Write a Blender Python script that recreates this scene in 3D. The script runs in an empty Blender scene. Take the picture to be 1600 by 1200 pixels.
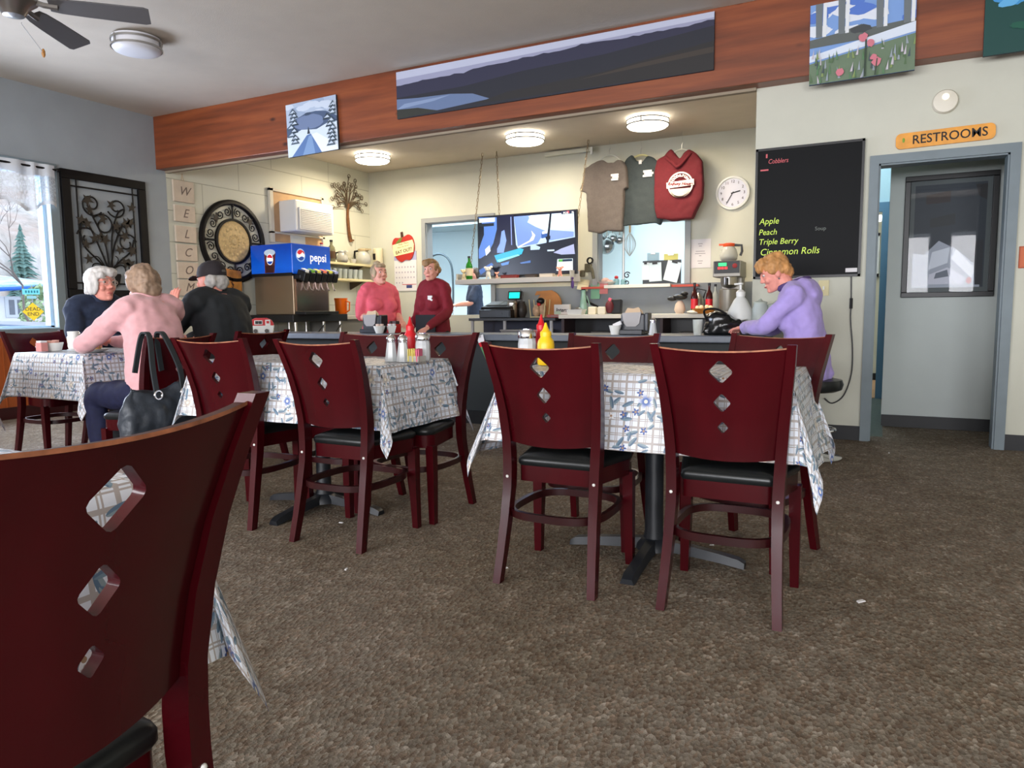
import bpy, bmesh, math, random
from mathutils import Vector, Matrix, Euler, noise
from mathutils.geometry import delaunay_2d_cdt
R = math.radians
PI = math.pi
scene = bpy.context.scene
COL = scene.collection
rnd = random.Random(7)
SCR = bpy.data.scenes.new('scratch')   # a scratch scene for evaluating modifiers quickly
def evaluated_mesh(o):
    SCR.collection.objects.link(o); vl = SCR.view_layers[0]; vl.update(); dg = vl.depsgraph
    return bpy.data.meshes.new_from_object(o.evaluated_get(dg))

# ------------------------------------------------------------------ camera
FPX, PITCH, ROLL, YAW, HCAM = 1126.73, 0.102274, -0.0109781, 0.466842, 1.03
_cy, _sy = math.cos(YAW), math.sin(YAW)
FW = Vector((-_sy*math.cos(PITCH), _cy*math.cos(PITCH), -math.sin(PITCH)))
_r0 = Vector((_cy, _sy, 0)); _u0 = _r0.cross(FW)
RT = math.cos(ROLL)*_r0 + math.sin(ROLL)*_u0
UP = -math.sin(ROLL)*_r0 + math.cos(ROLL)*_u0
CAM = Vector((0, 0, HCAM))

def on(px, py, axis, v):
    """point of a photograph direction on the real plane axis = v (survey of the room)"""
    d = FW*FPX + RT*(px-800) - UP*(py-600)
    return CAM + d*((v-CAM[axis])/d[axis])

def onX(px, py, v): return on(px, py, 0, v)
def onY(px, py, v): return on(px, py, 1, v)
def onZ(px, py, v): return on(px, py, 2, v)

cd = bpy.data.cameras.new('camera'); co = bpy.data.objects.new('camera', cd); COL.objects.link(co)
cd.sensor_fit = 'HORIZONTAL'; cd.sensor_width = 36.0; cd.lens = 36.0*FPX/1600.0
cd.clip_start = 0.02; cd.clip_end = 400
M = Matrix((RT, UP, -FW)).transposed().to_4x4(); M.translation = CAM
co.matrix_world = M
scene.camera = co

# ------------------------------------------------------------------ materials
def lin(r, g, b):
    f = lambda c: c/12.92 if c <= .04045 else ((c+.055)/1.055)**2.4
    return (f(r/255), f(g/255), f(b/255), 1)

MATS = {}
def mat(name, rgb, rough=.6, metal=0, spec=.5, emit=0, emit_rgb=None, coat=0, alpha=1, trans=0, ior=1.45,
        var=0, vscale=20, bump=0, bscale=80, vstretch=(1, 1, 1), sheen=0):
    if name in MATS: return MATS[name]
    m = bpy.data.materials.new(name); m.use_nodes = True
    nt = m.node_tree; b = nt.nodes['Principled BSDF']
    c = lin(*rgb)
    b.inputs['Base Color'].default_value = c
    b.inputs['Roughness'].default_value = rough
    b.inputs['Metallic'].default_value = metal
    b.inputs['Specular IOR Level'].default_value = spec
    b.inputs['Coat Weight'].default_value = coat
    b.inputs['Coat Roughness'].default_value = .12
    b.inputs['Transmission Weight'].default_value = trans
    b.inputs['IOR'].default_value = ior
    b.inputs['Alpha'].default_value = alpha
    b.inputs['Sheen Weight'].default_value = sheen
    if emit:
        b.inputs['Emission Color'].default_value = lin(*(emit_rgb or rgb))
        b.inputs['Emission Strength'].default_value = emit
    if var or bump:
        tc = nt.nodes.new('ShaderNodeTexCoord'); mp = nt.nodes.new('ShaderNodeMapping')
        mp.inputs['Scale'].default_value = vstretch
        nt.links.new(tc.outputs['Object'], mp.inputs['Vector'])
    if var:
        n = nt.nodes.new('ShaderNodeTexNoise'); n.inputs['Scale'].default_value = vscale; n.inputs['Detail'].default_value = 5
        nt.links.new(mp.outputs[0], n.inputs['Vector'])
        mr = nt.nodes.new('ShaderNodeMapRange'); mr.inputs[1].default_value = .3; mr.inputs[2].default_value = .7
        mr.inputs[3].default_value = 1-var; mr.inputs[4].default_value = 1+var
        nt.links.new(n.outputs['Fac'], mr.inputs[0])
        mx = nt.nodes.new('ShaderNodeMix'); mx.data_type = 'RGBA'; mx.blend_type = 'MULTIPLY'
        mx.inputs[0].default_value = 1; mx.inputs[6].default_value = c
        nt.links.new(mr.outputs[0], mx.inputs[7]); nt.links.new(mx.outputs[2], b.inputs['Base Color'])
    if bump:
        n2 = nt.nodes.new('ShaderNodeTexNoise'); n2.inputs['Scale'].default_value = bscale; n2.inputs['Detail'].default_value = 3
        nt.links.new(mp.outputs[0], n2.inputs['Vector'])
        bp = nt.nodes.new('ShaderNodeBump'); bp.inputs['Strength'].default_value = bump; bp.inputs['Distance'].default_value = .01
        nt.links.new(n2.outputs['Fac'], bp.inputs['Height']); nt.links.new(bp.outputs[0], b.inputs['Normal'])
    MATS[name] = m
    return m

class NT:
    """tiny node helper"""
    def __init__(s, m): s.nt = m.node_tree; s.n = s.nt.nodes; s.l = s.nt.links; s.bsdf = s.n['Principled BSDF']
    def put(s, inp, v):
        if hasattr(v, 'is_linked') or isinstance(v, bpy.types.NodeSocket): s.l.new(v, inp)
        else: inp.default_value = v
    def math(s, op, a, b=0.0, c=None):
        n = s.n.new('ShaderNodeMath'); n.operation = op
        s.put(n.inputs[0], a); s.put(n.inputs[1], b)
        if c is not None: s.put(n.inputs[2], c)
        return n.outputs[0]
    def vmath(s, op, a, b=None):
        n = s.n.new('ShaderNodeVectorMath'); n.operation = op
        s.put(n.inputs[0], a)
        if b is not None: s.put(n.inputs[1], b)
        return n.outputs['Value'] if op in ('LENGTH', 'DOT_PRODUCT') else n.outputs[0]
    def sep(s, v):
        n = s.n.new('ShaderNodeSeparateXYZ'); s.put(n.inputs[0], v); return n.outputs
    def mix(s, f, a, b, mode='MIX'):
        n = s.n.new('ShaderNodeMix'); n.data_type = 'RGBA'; n.blend_type = mode
        s.put(n.inputs[0], f); s.put(n.inputs[6], a); s.put(n.inputs[7], b); return n.outputs[2]
    def noise(s, v, scale, detail=3, rough=.5):
        n = s.n.new('ShaderNodeTexNoise'); s.put(n.inputs['Vector'], v); n.inputs['Scale'].default_value = scale
        n.inputs['Detail'].default_value = detail; n.inputs['Roughness'].default_value = rough; return n.outputs['Fac']
    def ramp(s, f, stops):
        n = s.n.new('ShaderNodeValToRGB'); s.put(n.inputs[0], f); e = n.color_ramp.elements
        while len(e) < len(stops): e.new(.5)
        for el, (p, c) in zip(e, stops): el.position = p; el.color = c
        return n.outputs[0]
    def smooth(s, x, lo, hi):
        n = s.n.new('ShaderNodeMapRange'); s.put(n.inputs[0], x); n.inputs[1].default_value = lo; n.inputs[2].default_value = hi
        n.clamp = True; return n.outputs[0]
    def coord(s, kind='Object', scale=None):
        tc = s.n.new('ShaderNodeTexCoord'); o = tc.outputs[kind]
        if scale:
            mp = s.n.new('ShaderNodeMapping'); mp.inputs['Scale'].default_value = scale; s.l.new(o, mp.inputs[0]); o = mp.outputs[0]
        return o
    def bump(s, h, strength=.3, dist=.01):
        n = s.n.new('ShaderNodeBump'); n.inputs['Strength'].default_value = strength; n.inputs['Distance'].default_value = dist
        s.l.new(h, n.inputs['Height']); s.l.new(n.outputs[0], s.bsdf.inputs['Normal'])

# ------------------------------------------------------------------ mesh helpers
class MB:
    def __init__(s): s.bm = bmesh.new(); s.mi = 0
    def face(s, vs):
        try:
            f = s.bm.faces.new(vs); f.material_index = s.mi; return f
        except ValueError: return None
    def v(s, p): return s.bm.verts.new(p)
    def poly(s, pts):
        return s.face([s.v(p) for p in pts])
    def box(s, c, d, rot=None, bev=0):
        hx, hy, hz = d[0]/2, d[1]/2, d[2]/2
        m = (rot.to_matrix() if isinstance(rot, Euler) else rot) if rot is not None else Matrix.Identity(3)
        c = Vector(c)
        if bev:
            g = bmesh.new(); bmesh.ops.create_cube(g, size=1)
            for v in g.verts: v.co = Vector((v.co.x*d[0], v.co.y*d[1], v.co.z*d[2]))
            bmesh.ops.bevel(g, geom=list(g.edges), offset=bev, segments=2, profile=.5, affect='EDGES')
            s.merge(g, c, m); return
        vs = [s.v(c + m @ Vector((x*hx, y*hy, z*hz))) for x in (-1, 1) for y in (-1, 1) for z in (-1, 1)]
        for q in ((0, 1, 3, 2), (4, 6, 7, 5), (0, 4, 5, 1), (2, 3, 7, 6), (0, 2, 6, 4), (1, 5, 7, 3)): s.face([vs[i] for i in q])
    def merge(s, g, c=Vector(), m=Matrix.Identity(3)):
        mp = {v: s.v(Vector(c) + m @ v.co) for v in g.verts}
        for f in g.faces: s.face([mp[v] for v in f.verts])
        g.free()
    def rings(s, rings, closed=False, cap=True):
        prev = None; first = None
        for ring in rings:
            cur = [s.v(p) for p in ring]
            if prev:
                n = len(cur)
                for i in range(n): s.face([prev[i], prev[(i+1) % n], cur[(i+1) % n], cur[i]])
            else: first = cur
            prev = cur
        if closed:
            n = len(prev)
            for i in range(n): s.face([prev[i], prev[(i+1) % n], first[(i+1) % n], first[i]])
        elif cap:
            s.face(list(reversed(first))); s.face(prev)
    def tube(s, pts, r, seg=8, closed=False, up=None, flat=None):
        """round (or flat: (w,h) half sizes rectangular-ish) tube along a path"""
        pts = [Vector(p) for p in pts]; n = len(pts); rr = r if isinstance(r, (list, tuple)) else [r]*n
        out = []; last = None
        for i, p in enumerate(pts):
            a = pts[(i-1) % n] if (closed or i) else p; b = pts[(i+1) % n] if (closed or i < n-1) else p
            t = (b-a); t = t.normalized() if t.length > 1e-9 else Vector((0, 0, 1))
            if up is not None: x = Vector(up)
            elif last is not None: x = last
            else: x = Vector((0, 0, 1)) if abs(t.z) < .9 else Vector((1, 0, 0))
            x = x - t*x.dot(t); x = x.normalized() if x.length > 1e-6 else t.orthogonal().normalized()
            y = t.cross(x); last = x
            if flat: out.append([p + x*(cx*flat[1]) + y*(cy*flat[0]) for cx, cy in ((-1, -1), (1, -1), (1, 1), (-1, 1))])
            else: out.append([p + (x*math.cos(2*PI*k/seg) + y*math.sin(2*PI*k/seg))*rr[i] for k in range(seg)])
        s.rings(out, closed)
    def cyl(s, p0, p1, r0, r1=None, seg=16): s.tube([p0, p1], [r0, r0 if r1 is None else r1], seg)
    def lathe(s, prof, c=(0, 0, 0), seg=20, axis='Z', cap=True):
        c = Vector(c); out = []
        for r, h in prof:
            r = max(r, 1e-4); ring = []
            for k in range(seg):
                a = 2*PI*k/seg; x, y = r*math.cos(a), r*math.sin(a)
                ring.append(c + (Vector((x, y, h)) if axis == 'Z' else Vector((x, -h, y)) if axis == 'Y' else Vector((h, x, y))))
            out.append(ring)
        s.rings(out, cap=cap)
    def ell(s, c, r, rot=None, u=14, v=10):
        m = rot.to_matrix() if isinstance(rot, Euler) else (rot or Matrix.Identity(3)); c = Vector(c); out = []
        for j in range(1, v):
            ph = -PI/2 + PI*j/v
            out.append([c + m @ Vector((r[0]*math.cos(ph)*math.cos(2*PI*k/u), r[1]*math.cos(ph)*math.sin(2*PI*k/u), r[2]*math.sin(ph))) for k in range(u)])
        s.rings(out)
    def prism(s, pts, y0, y1, plane='XZ'):
        f = (lambda p, d: Vector((p[0], d, p[1]))) if plane == 'XZ' else (lambda p, d: Vector((p[0], p[1], d))) if plane == 'XY' else (lambda p, d: Vector((d, p[0], p[1])))
        s.rings([[f(p, y0) for p in pts], [f(p, y1) for p in pts]])
    def flat(s, pts, y):   # decoration polygon in a thing's own x,z plane
        s.face([s.v((p[0], y, p[1])) for p in pts])
    def done(s, name, mats, parent=None, smooth=False, loc=None):
        bmesh.ops.recalc_face_normals(s.bm, faces=list(s.bm.faces))
        me = bpy.data.meshes.new(name); s.bm.to_mesh(me); s.bm.free()
        for m in (mats if isinstance(mats, (list, tuple)) else [mats]): me.materials.append(m)
        if smooth:
            for p in me.polygons: p.use_smooth = True
            try: me.set_sharp_from_angle(angle=R(42))
            except Exception: pass
        o = bpy.data.objects.new(name, me); COL.objects.link(o)
        if parent: o.parent = parent
        if loc: o.location = loc
        return o

def tag(o, label=None, cat=None, group=None, kind=None):
    if label: o['label'] = label
    if cat: o['category'] = cat
    if group: o['group'] = group
    if kind: o['kind'] = kind
    return o

def thing(name, label, cat, loc=(0, 0, 0), rz=0, group=None, rot=None):
    o = bpy.data.objects.new(name, None); COL.objects.link(o); o.empty_display_size = .05
    o.location = loc; o.rotation_euler = rot or (0, 0, rz)
    return tag(o, label, cat, group)

def copy_tree(o, parent=None):
    c = o.copy(); COL.objects.link(c)
    if parent: c.parent = parent
    for ch in list(o.children): copy_tree(ch, c)
    return c

def struct(name, mb, mats, smooth=False): return tag(mb.done(name, mats, None, smooth), kind='structure')

def bez(p0, p1, p2, n=8):
    p0, p1, p2 = Vector(p0), Vector(p1), Vector(p2)
    return [p0*(1-t)**2 + p1*2*t*(1-t) + p2*t*t for t in [i/n for i in range(n+1)]]

def cat_rom(P, n=6, closed=False):
    P = [Vector(p) for p in P]; out = []; N = len(P); rng = N if closed else N-1
    for i in range(rng):
        a = P[(i-1) % N] if (closed or i > 0) else P[i]; b = P[i]; c = P[(i+1) % N]; d = P[(i+2) % N] if (closed or i+2 < N) else c
        for k in range(n):
            t = k/n
            out.append(.5*((2*b) + (c-a)*t + (2*a-5*b+4*c-d)*t*t + (3*b-a-3*c+d)*t**3))
    if not closed: out.append(P[-1])
    return out

def spiral(c, r0, a0, turns, n=16, shrink=.25):
    return [Vector((c[0] + r0*(1-(1-shrink)*i/n)*math.cos(a0+turns*2*PI*i/n), c[1] + r0*(1-(1-shrink)*i/n)*math.sin(a0+turns*2*PI*i/n))) for i in range(n+1)]

def text(name, s, size, m, parent, loc, rot=(PI/2, 0, 0), ext=.0008, align='CENTER', shear=0, bold=0, sx=1):
    cu = bpy.data.curves.new(name, 'FONT'); cu.body = s; cu.size = size; cu.extrude = ext; cu.align_x = align; cu.align_y = 'CENTER'
    cu.shear = shear; cu.offset = bold; cu.resolution_u = 3
    t = bpy.data.objects.new('tmp', cu); me = evaluated_mesh(t)
    bpy.data.objects.remove(t); bpy.data.curves.remove(cu)
    me.materials.clear(); me.materials.append(m)
    o = bpy.data.objects.new(name, me); COL.objects.link(o); o.parent = parent; o.location = loc; o.rotation_euler = rot; o.scale = (sx, 1, 1)
    return o

def remesh(mb, name, mats, voxel, parent=None, smooth=4, fold=0, fscale=14, seed=0):
    """closed overlapping shells -> one continuous skin"""
    bmesh.ops.recalc_face_normals(mb.bm, faces=list(mb.bm.faces))
    me = bpy.data.meshes.new('t'); mb.bm.to_mesh(me); mb.bm.free()
    t = bpy.data.objects.new('t', me)
    md = t.modifiers.new('r', 'REMESH'); md.mode = 'VOXEL'; md.voxel_size = voxel; md.use_smooth_shade = True
    if smooth:
        sm = t.modifiers.new('s', 'SMOOTH'); sm.factor = .5; sm.iterations = smooth
    new = evaluated_mesh(t)
    bpy.data.objects.remove(t); bpy.data.meshes.remove(me)
    new.name = name; new.materials.clear()
    for m in (mats if isinstance(mats, (list, tuple)) else [mats]): new.materials.append(m)
    if fold:
        off = Vector((seed*3.1, seed*1.7, seed))
        N = [Vector(n.vector) for n in new.vertex_normals]; V0 = [v.co.copy() for v in new.vertices]; out = []
        for c, n in zip(V0, N):
            q = c*fscale + off
            d = noise.noise(Vector((q.x, q.y, q.z*.55))) + .5*noise.noise(q*2.1)
            out.extend(c + n*(d*fold))
        new.vertices.foreach_set('co', out)
    for p in new.polygons: p.use_smooth = True
    o = bpy.data.objects.new(name, new); COL.objects.link(o)
    if parent: o.parent = parent
    return o

# ------------------------------------------------------------------ palette
WALLC = mat('cream_wall_paint', (200, 200, 186), .75, var=.03, vscale=3, bump=.05, bscale=60)
WALLB = mat('blue_grey_wall_paint', (156, 163, 168), .7, var=.05, vscale=3, bump=.06, bscale=50)
WALLH = mat('hall_wall_paint', (185, 192, 190), .75, var=.03, vscale=3)
CEIL = mat('ceiling_paint', (204, 194, 180), .85, var=.03, vscale=4, bump=.15, bscale=120)
KWHITE = mat('kitchen_white_paint', (214, 230, 236), .6)
TRIM = mat('grey_trim_paint', (112, 124, 130), .5, var=.06, vscale=8)
BLKBASE = mat('black_baseboard', (20, 21, 24), .5)
CHERRY = mat('cherry_wood', (60, 5, 12), .27, spec=.3, coat=.12, var=.35, vscale=5, vstretch=(1, 1, .25))
CHERRYD = mat('dark_cherry_wood', (46, 7, 11), .35, coat=.3, var=.3, vscale=6)
WORN = mat('worn_wood_edge', (150, 92, 62), .6, var=.5, vscale=30)
VINYL = mat('black_vinyl', (22, 25, 26), .32, var=.15, vscale=8)
IRON = mat('black_cast_iron', (30, 33, 38), .45, var=.2, vscale=12)
BLACK = mat('black_plastic', (16, 16, 18), .4)
BLKMETAL = mat('dark_bronze_iron', (14, 11, 11), .5, spec=.25, var=.2, vscale=20)
STEEL = mat('stainless_steel', (178, 176, 172), .28, metal=1)
CHROME = mat('chrome', (215, 215, 218), .12, metal=1)
WHITE = mat('white_plastic', (226, 226, 222), .4)
PAPER = mat('white_paper', (222, 220, 222), .8)
INK = mat('dark_ink', (45, 42, 45), .8)
CREAM = mat('cream_laminate', (216, 205, 160), .5)
RED = mat('red_plastic', (196, 24, 34), .35)
YELLOW = mat('yellow_plastic', (232, 190, 30), .35)
GLASS = mat('clear_glass', (220, 226, 222), .05, alpha=.4)
FROST = mat('frosted_glass', (205, 215, 212), .35, alpha=.55)
BARTOP = mat('grey_bar_laminate', (92, 98, 108), .35, var=.08, vscale=10)
BARDARK = mat('dark_bar_front', (28, 34, 34), .6)
ORANGEWOOD = mat('orange_wood_panel', (150, 74, 30), .45, var=.25, vscale=6, vstretch=(1, 1, .15), coat=.2)
TAN = mat('tan_wood', (186, 150, 110), .6, var=.12, vscale=8)
SKIN = mat('fair_skin', (222, 158, 140), .5, var=.06, vscale=30)
SKINP = mat('pink_skin', (226, 150, 134), .5, var=.06, vscale=30)
# ------------------------------------------------------------------ the room
XL, YH, YB, ZC = -7.7, 6.11, 10.0, 3.34
YBEAM = 5.95
XR, YR = 4.2, -4.6

def wall_cells(mb, axis, p0, p1, u0, u1, z0, z1, holes=()):
    """a wall slab (axis 0: x from p0 to p1, u = y; axis 1: y from p0 to p1, u = x) with rectangular holes (u0,u1,z0,z1)"""
    us = sorted({u0, u1, *[h[0] for h in holes], *[h[1] for h in holes]}); zs = sorted({z0, z1, *[h[2] for h in holes], *[h[3] for h in holes]})
    us = [u for u in us if u0 <= u <= u1]; zs = [z for z in zs if z0 <= z <= z1]
    for a, b in zip(us, us[1:]):
        for c, d in zip(zs, zs[1:]):
            um, zm = (a+b)/2, (c+d)/2
            if any(h[0] < um < h[1] and h[2] < zm < h[3] for h in holes): continue
            ctr = ((p0+p1)/2, um, zm) if axis == 0 else (um, (p0+p1)/2, zm)
            dim = (p1-p0, b-a, d-c) if axis == 0 else (b-a, p1-p0, d-c)
            mb.box(ctr, dim)

# carpet
m = bpy.data.materials.new('speckled_carpet'); m.use_nodes = True; t = NT(m)
v = t.coord('Object')
vs = t.vmath('MULTIPLY', v, (1.0, .55, 1))
vor = t.n.new('ShaderNodeTexVoronoi'); vor.inputs['Scale'].default_value = 105; t.l.new(vs, vor.inputs['Vector'])
sx, sy_, sz = t.sep(vor.outputs['Color'])
big = t.noise(v, 1.3, 3); mid = t.noise(v, 9, 4, .6); fine = t.noise(v, 230, 2)
f1 = t.math('ADD', t.math('MULTIPLY', sx, .42), .065); f2 = t.math('MULTIPLY', mid, .75); f3 = t.math('ADD', f1, f2)
base = t.ramp(f3, [(.25, lin(100, 92, 82)), (.55, lin(119, 111, 100)), (.8, lin(136, 128, 116)), (1, lin(176, 168, 156))])
tint = t.mix(t.smooth(sy_, .35, .75), (1, 1, 1, 1), lin(236, 222, 214), 'MIX')
c1 = t.mix(1.0, base, tint, 'MULTIPLY')
c2 = t.mix(t.smooth(big, .35, .7), c1, t.mix(1.0, c1, (.80, .77, .70, 1), 'MULTIPLY'))
fleck = t.smooth(t.noise(v, 150, 1), .66, .74)
c3 = t.mix(t.math('MULTIPLY', fleck, .45), c2, lin(172, 164, 150))
t.l.new(c3, t.bsdf.inputs['Base Color']); t.bsdf.inputs['Roughness'].default_value = .95; t.bsdf.inputs['Specular IOR Level'].default_value = .12
t.bump(t.math('ADD', t.math('MULTIPLY', fine, .5), vor.outputs['Distance']), .5, .008)
CARPET = m
mb = MB(); mb.box(((XL+XR)/2, (YR+YB)/2, -.05), (XR-XL+.4, YB-YR+.3, .1)); struct('floor', mb, CARPET)
mb = MB(); mb.box(((XL+XR)/2, (YR+14)/2, ZC+.05), (XR-XL+.4, 14-YR, .1)); struct('ceiling', mb, CEIL)

# left wall: window in the dining part; painted blue grey in front, cream concrete block behind the beam
WY0, WY1, WZ0, WZ1 = 2.15, 4.66, .89, 2.5
mb = MB(); wall_cells(mb, 0, XL-.18, XL, YR, 6.08, 0, ZC, [(WY0, WY1, WZ0, WZ1)]); struct('wall_left', mb, WALLB)
m = bpy.data.materials.new('painted_concrete_block'); m.use_nodes = True; t = NT(m)
v = t.coord('Object'); x, y, z = t.sep(v)
cmb = t.n.new('ShaderNodeCombineXYZ'); t.l.new(y, cmb.inputs[0]); t.l.new(z, cmb.inputs[1])
br = t.n.new('ShaderNodeTexBrick'); t.l.new(cmb.outputs[0], br.inputs['Vector']); br.inputs['Scale'].default_value = 1
br.inputs['Brick Width'].default_value = 1.2; br.inputs['Row Height'].default_value = .38; br.inputs['Mortar Size'].default_value = .006; br.inputs['Mortar Smooth'].default_value = .3
cc = t.mix(br.outputs['Fac'], lin(205, 205, 190), lin(168, 168, 152))
t.l.new(cc, t.bsdf.inputs['Base Color']); t.bsdf.inputs['Roughness'].default_value = .6
t.bump(t.math('SUBTRACT', t.math('MULTIPLY', t.noise(v, 60, 3), .2), br.outputs['Fac']), .35, .01)
mb = MB(); wall_cells(mb, 0, XL-.18, XL, 6.08, YB+.12, 0, ZC); struct('wall_kitchen_left', mb, m)
# wood wainscot under the window
mb = MB()
mb.box((XL+.012, (YR+5.9)/2, .41), (.024, 5.9-YR, .82))
for k in range(40):
    yy = 5.8-.19*k
    if yy > YR+.1: mb.box((XL+.027, yy, .41), (.006, .012, .82))
struct('trim_1', mb, ORANGEWOOD)
mb = MB(); mb.box((XL+.03, (YR+5.9)/2, .06), (.02, 5.9-YR, .12)); struct('baseboard_left', mb, CHERRYD)

# window
mb = MB()
for (a, b, c, d) in ((WY0-.09, WY1+.09, WZ0-.075, WZ0), (WY0-.09, WY1+.09, WZ1, WZ1+.09), (WY0-.09, WY0, WZ0, WZ1), (WY1, WY1+.09, WZ0, WZ1)):
    mb.box((XL+.015, (a+b)/2, (c+d)/2), (.03, b-a, d-c))
w = tag(mb.done('window_1', [mat('window_casing_grey', (118, 130, 134), .5)]), kind='structure')
mb = MB()
for (a, b, c, d) in ((WY0, WY1, WZ0, WZ0+.03), (WY0, WY1, WZ1-.03, WZ1), (WY0, WY0+.04, WZ0, WZ1), (WY1-.035, WY1, WZ0, WZ1)):
    mb.box((XL-.1, (a+b)/2, (c+d)/2), (.09, b-a, d-c))
mb.box((XL-.02, (WY0+WY1)/2, WZ0+.006), (.12, WY1-WY0, .012))
mb.done('window_frame', mat('pale_window_frame', (176, 204, 222), .4), w)
m = bpy.data.materials.new('window_pane_glass'); m.use_nodes = True; t = NT(m)
gl = t.n.new('ShaderNodeBsdfGlossy'); gl.inputs['Roughness'].default_value = .02; tr = t.n.new('ShaderNodeBsdfTransparent'); mxs = t.n.new('ShaderNodeMixShader')
fr = t.n.new('ShaderNodeFresnel'); fr.inputs[0].default_value = 1.4
t.l.new(fr.outputs[0], mxs.inputs[0]); t.l.new(tr.outputs[0], mxs.inputs[1]); t.l.new(gl.outputs[0], mxs.inputs[2])
t.l.new(mxs.outputs[0], t.n['Material Output'].inputs['Surface']); PANE = m
mb = MB(); mb.poly([(XL-.1, WY0, WZ0), (XL-.1, WY1, WZ0), (XL-.1, WY1, WZ1), (XL-.1, WY0, WZ1)]); mb.done('pane', PANE, w)

# far kitchen wall with two pass-through openings
P1 = (-6.56, -5.37, .96, 2.44); P2 = (-3.62, -2.36, 1.37, 2.24)
mb = MB(); wall_cells(mb, 1, YB, YB+.14, XL-.18, -.82, 0, ZC, [P1, P2]); struct('wall_back', mb, WALLC)
mb = MB()   # grey painted lower area of that wall
wall_cells(mb, 1, YB-.012, YB, -5.37, -1.0, .0, 1.37)
struct('trim_2', mb, mat('grey_lower_wall_paint', (124, 130, 136), .65, var=.05, vscale=4))
for nm, (a, b, c, d) in (('trim_3', P1), ('trim_4', P2)):
    mb = MB(); wd = .075
    for (x0, x1, z0, z1) in ((a-wd, a, c, d+wd), (b, b+wd, c, d+wd), (a, b, d, d+wd)):
        mb.box(((x0+x1)/2, YB-.02, (z0+z1)/2), (x1-x0, .05, z1-z0))
    for (x0, x1, z0, z1) in ((a, a+.012, c, d), (b-.012, b, c, d), (a, b, d-.012, d)):
        mb.box(((x0+x1)/2, YB+.07, (z0+z1)/2), (x1-x0, .16, z1-z0))
    struct(nm, mb, mat('pass_through_trim', (146, 150, 152), .5))
# room behind the pass-throughs
mb = MB(); wall_cells(mb, 1, 12.9, 13.0, -9.5, -.82, 0, ZC); struct('wall_cookroom_back', mb, KWHITE)
mb = MB(); wall_cells(mb, 0, -9.6, -9.5, YB+.14, 13.0, 0, ZC); struct('wall_cookroom_left', mb, KWHITE)
mb = MB(); mb.box((-5.1, 11.6, -.05), (9, 3, .1)); struct('floor_cookroom', mb, mat('cookroom_tile', (140, 140, 136), .5))

# wall under the beam with the restroom passage
DX0, DX1, DZ = -.02, .785, 2.07
mb = MB(); wall_cells(mb, 1, YH, YH+.13, -.9, XR, 0, ZC, [(DX0, DX1, -1, DZ)]); struct('wall_hall', mb, WALLC)
mb = MB(); wall_cells(mb, 0, -.9, -.78, YH+.13, YB, 0, ZC); struct('wall_kitchen_right', mb, WALLC)
mb = MB(); cw = .062
for (x0, x1, z0, z1) in ((DX0-cw, DX0, 0, DZ+cw), (DX1, DX1+cw, 0, DZ+cw), (DX0, DX1, DZ, DZ+cw)):
    mb.box(((x0+x1)/2, YH-.012, (z0+z1)/2), (x1-x0, .035, z1-z0))
for (x0, x1, z0, z1) in ((DX0, DX0+.012, 0, DZ), (DX1-.012, DX1, 0, DZ), (DX0, DX1, DZ-.012, DZ)):
    mb.box(((x0+x1)/2, YH+.06, (z0+z1)/2), (x1-x0, .14, z1-z0))
struct('trim_5', mb, TRIM)
mb = MB(); mb.box((( -.9+DX0-cw)/2, YH-.008, .055), (DX0-cw+.9, .016, .11)); struct('baseboard_hall_left', mb, BLKBASE)
mb = MB(); mb.box(((XR+DX1+cw)/2, YH-.008, .055), (XR-DX1-cw, .016, .11)); struct('baseboard_hall_right', mb, BLKBASE)
# passage behind it
mb = MB(); wall_cells(mb, 1, 6.94, 7.06, .069, 3.2, 0, ZC); struct('wall_passage', mb, WALLH)
mb = MB(); mb.box((1.6, 6.93, .05), (3.06, .02, .1)); struct('baseboard_passage', mb, BLKBASE)
mb = MB(); wall_cells(mb, 0, 3.1, 3.2, YH+.13, 6.94, 0, ZC); struct('wall_passage_right', mb, WALLH)
mb = MB(); wall_cells(mb, 0, .10, .2, 7.06, 11.2, 0, ZC); struct('wall_corridor_right', mb, WALLH)
mb = MB(); wall_cells(mb, 1, 9.0, 9.1, -.78, .1, 0, ZC, [(-.75, .035, -1, 2.07)]); struct('wall_corridor_end', mb, mat('pale_cyan_paint', (190, 220, 226), .7))
mb = MB()
for (x0, x1, z0, z1) in ((.02, .1, 0, 2.15), (-.75, .02, 2.05, 2.15)): mb.box(((x0+x1)/2, 8.97, (z0+z1)/2), (x1-x0, .06, z1-z0))
struct('trim_6', mb, mat('blue_door_trim', (98, 138, 164), .5))
mb = MB(); wall_cells(mb, 1, 11.2, 11.3, -.9, .2, 0, ZC, [(-.5, .01, 1.43, 2.02)]); struct('wall_corridor_far', mb, mat('corridor_cream', (206, 204, 186), .7))
mb = MB(); mb.box((-.35, 11.19, .05), (1.05, .02, .1)); struct('baseboard_corridor', mb, BLKBASE)
mb = MB()
for (x0, x1, z0, z1) in ((-.5, -.46, 1.43, 2.02), (-.03, .01, 1.43, 2.02), (-.5, .01, 1.98, 2.02), (-.5, .01, 1.43, 1.47)): mb.box(((x0+x1)/2, 11.2, (z0+z1)/2), (x1-x0, .08, z1-z0))
w2 = struct('window_2', mb, mat('white_window_frame', (220, 226, 232), .4))
mb = MB(); mb.poly([(-.46, 11.22, 1.47), (-.03, 11.22, 1.47), (-.03, 11.22, 1.98), (-.46, 11.22, 1.98)]); mb.done('pane', PANE, w2)
mb = MB(); mb.box((-.35, 7.64, .0035), (.86, 2.6, .007)); struct('floor_corridor', mb, mat('teal_corridor_carpet', (92, 104, 98), .95, var=.15, vscale=40))
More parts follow.
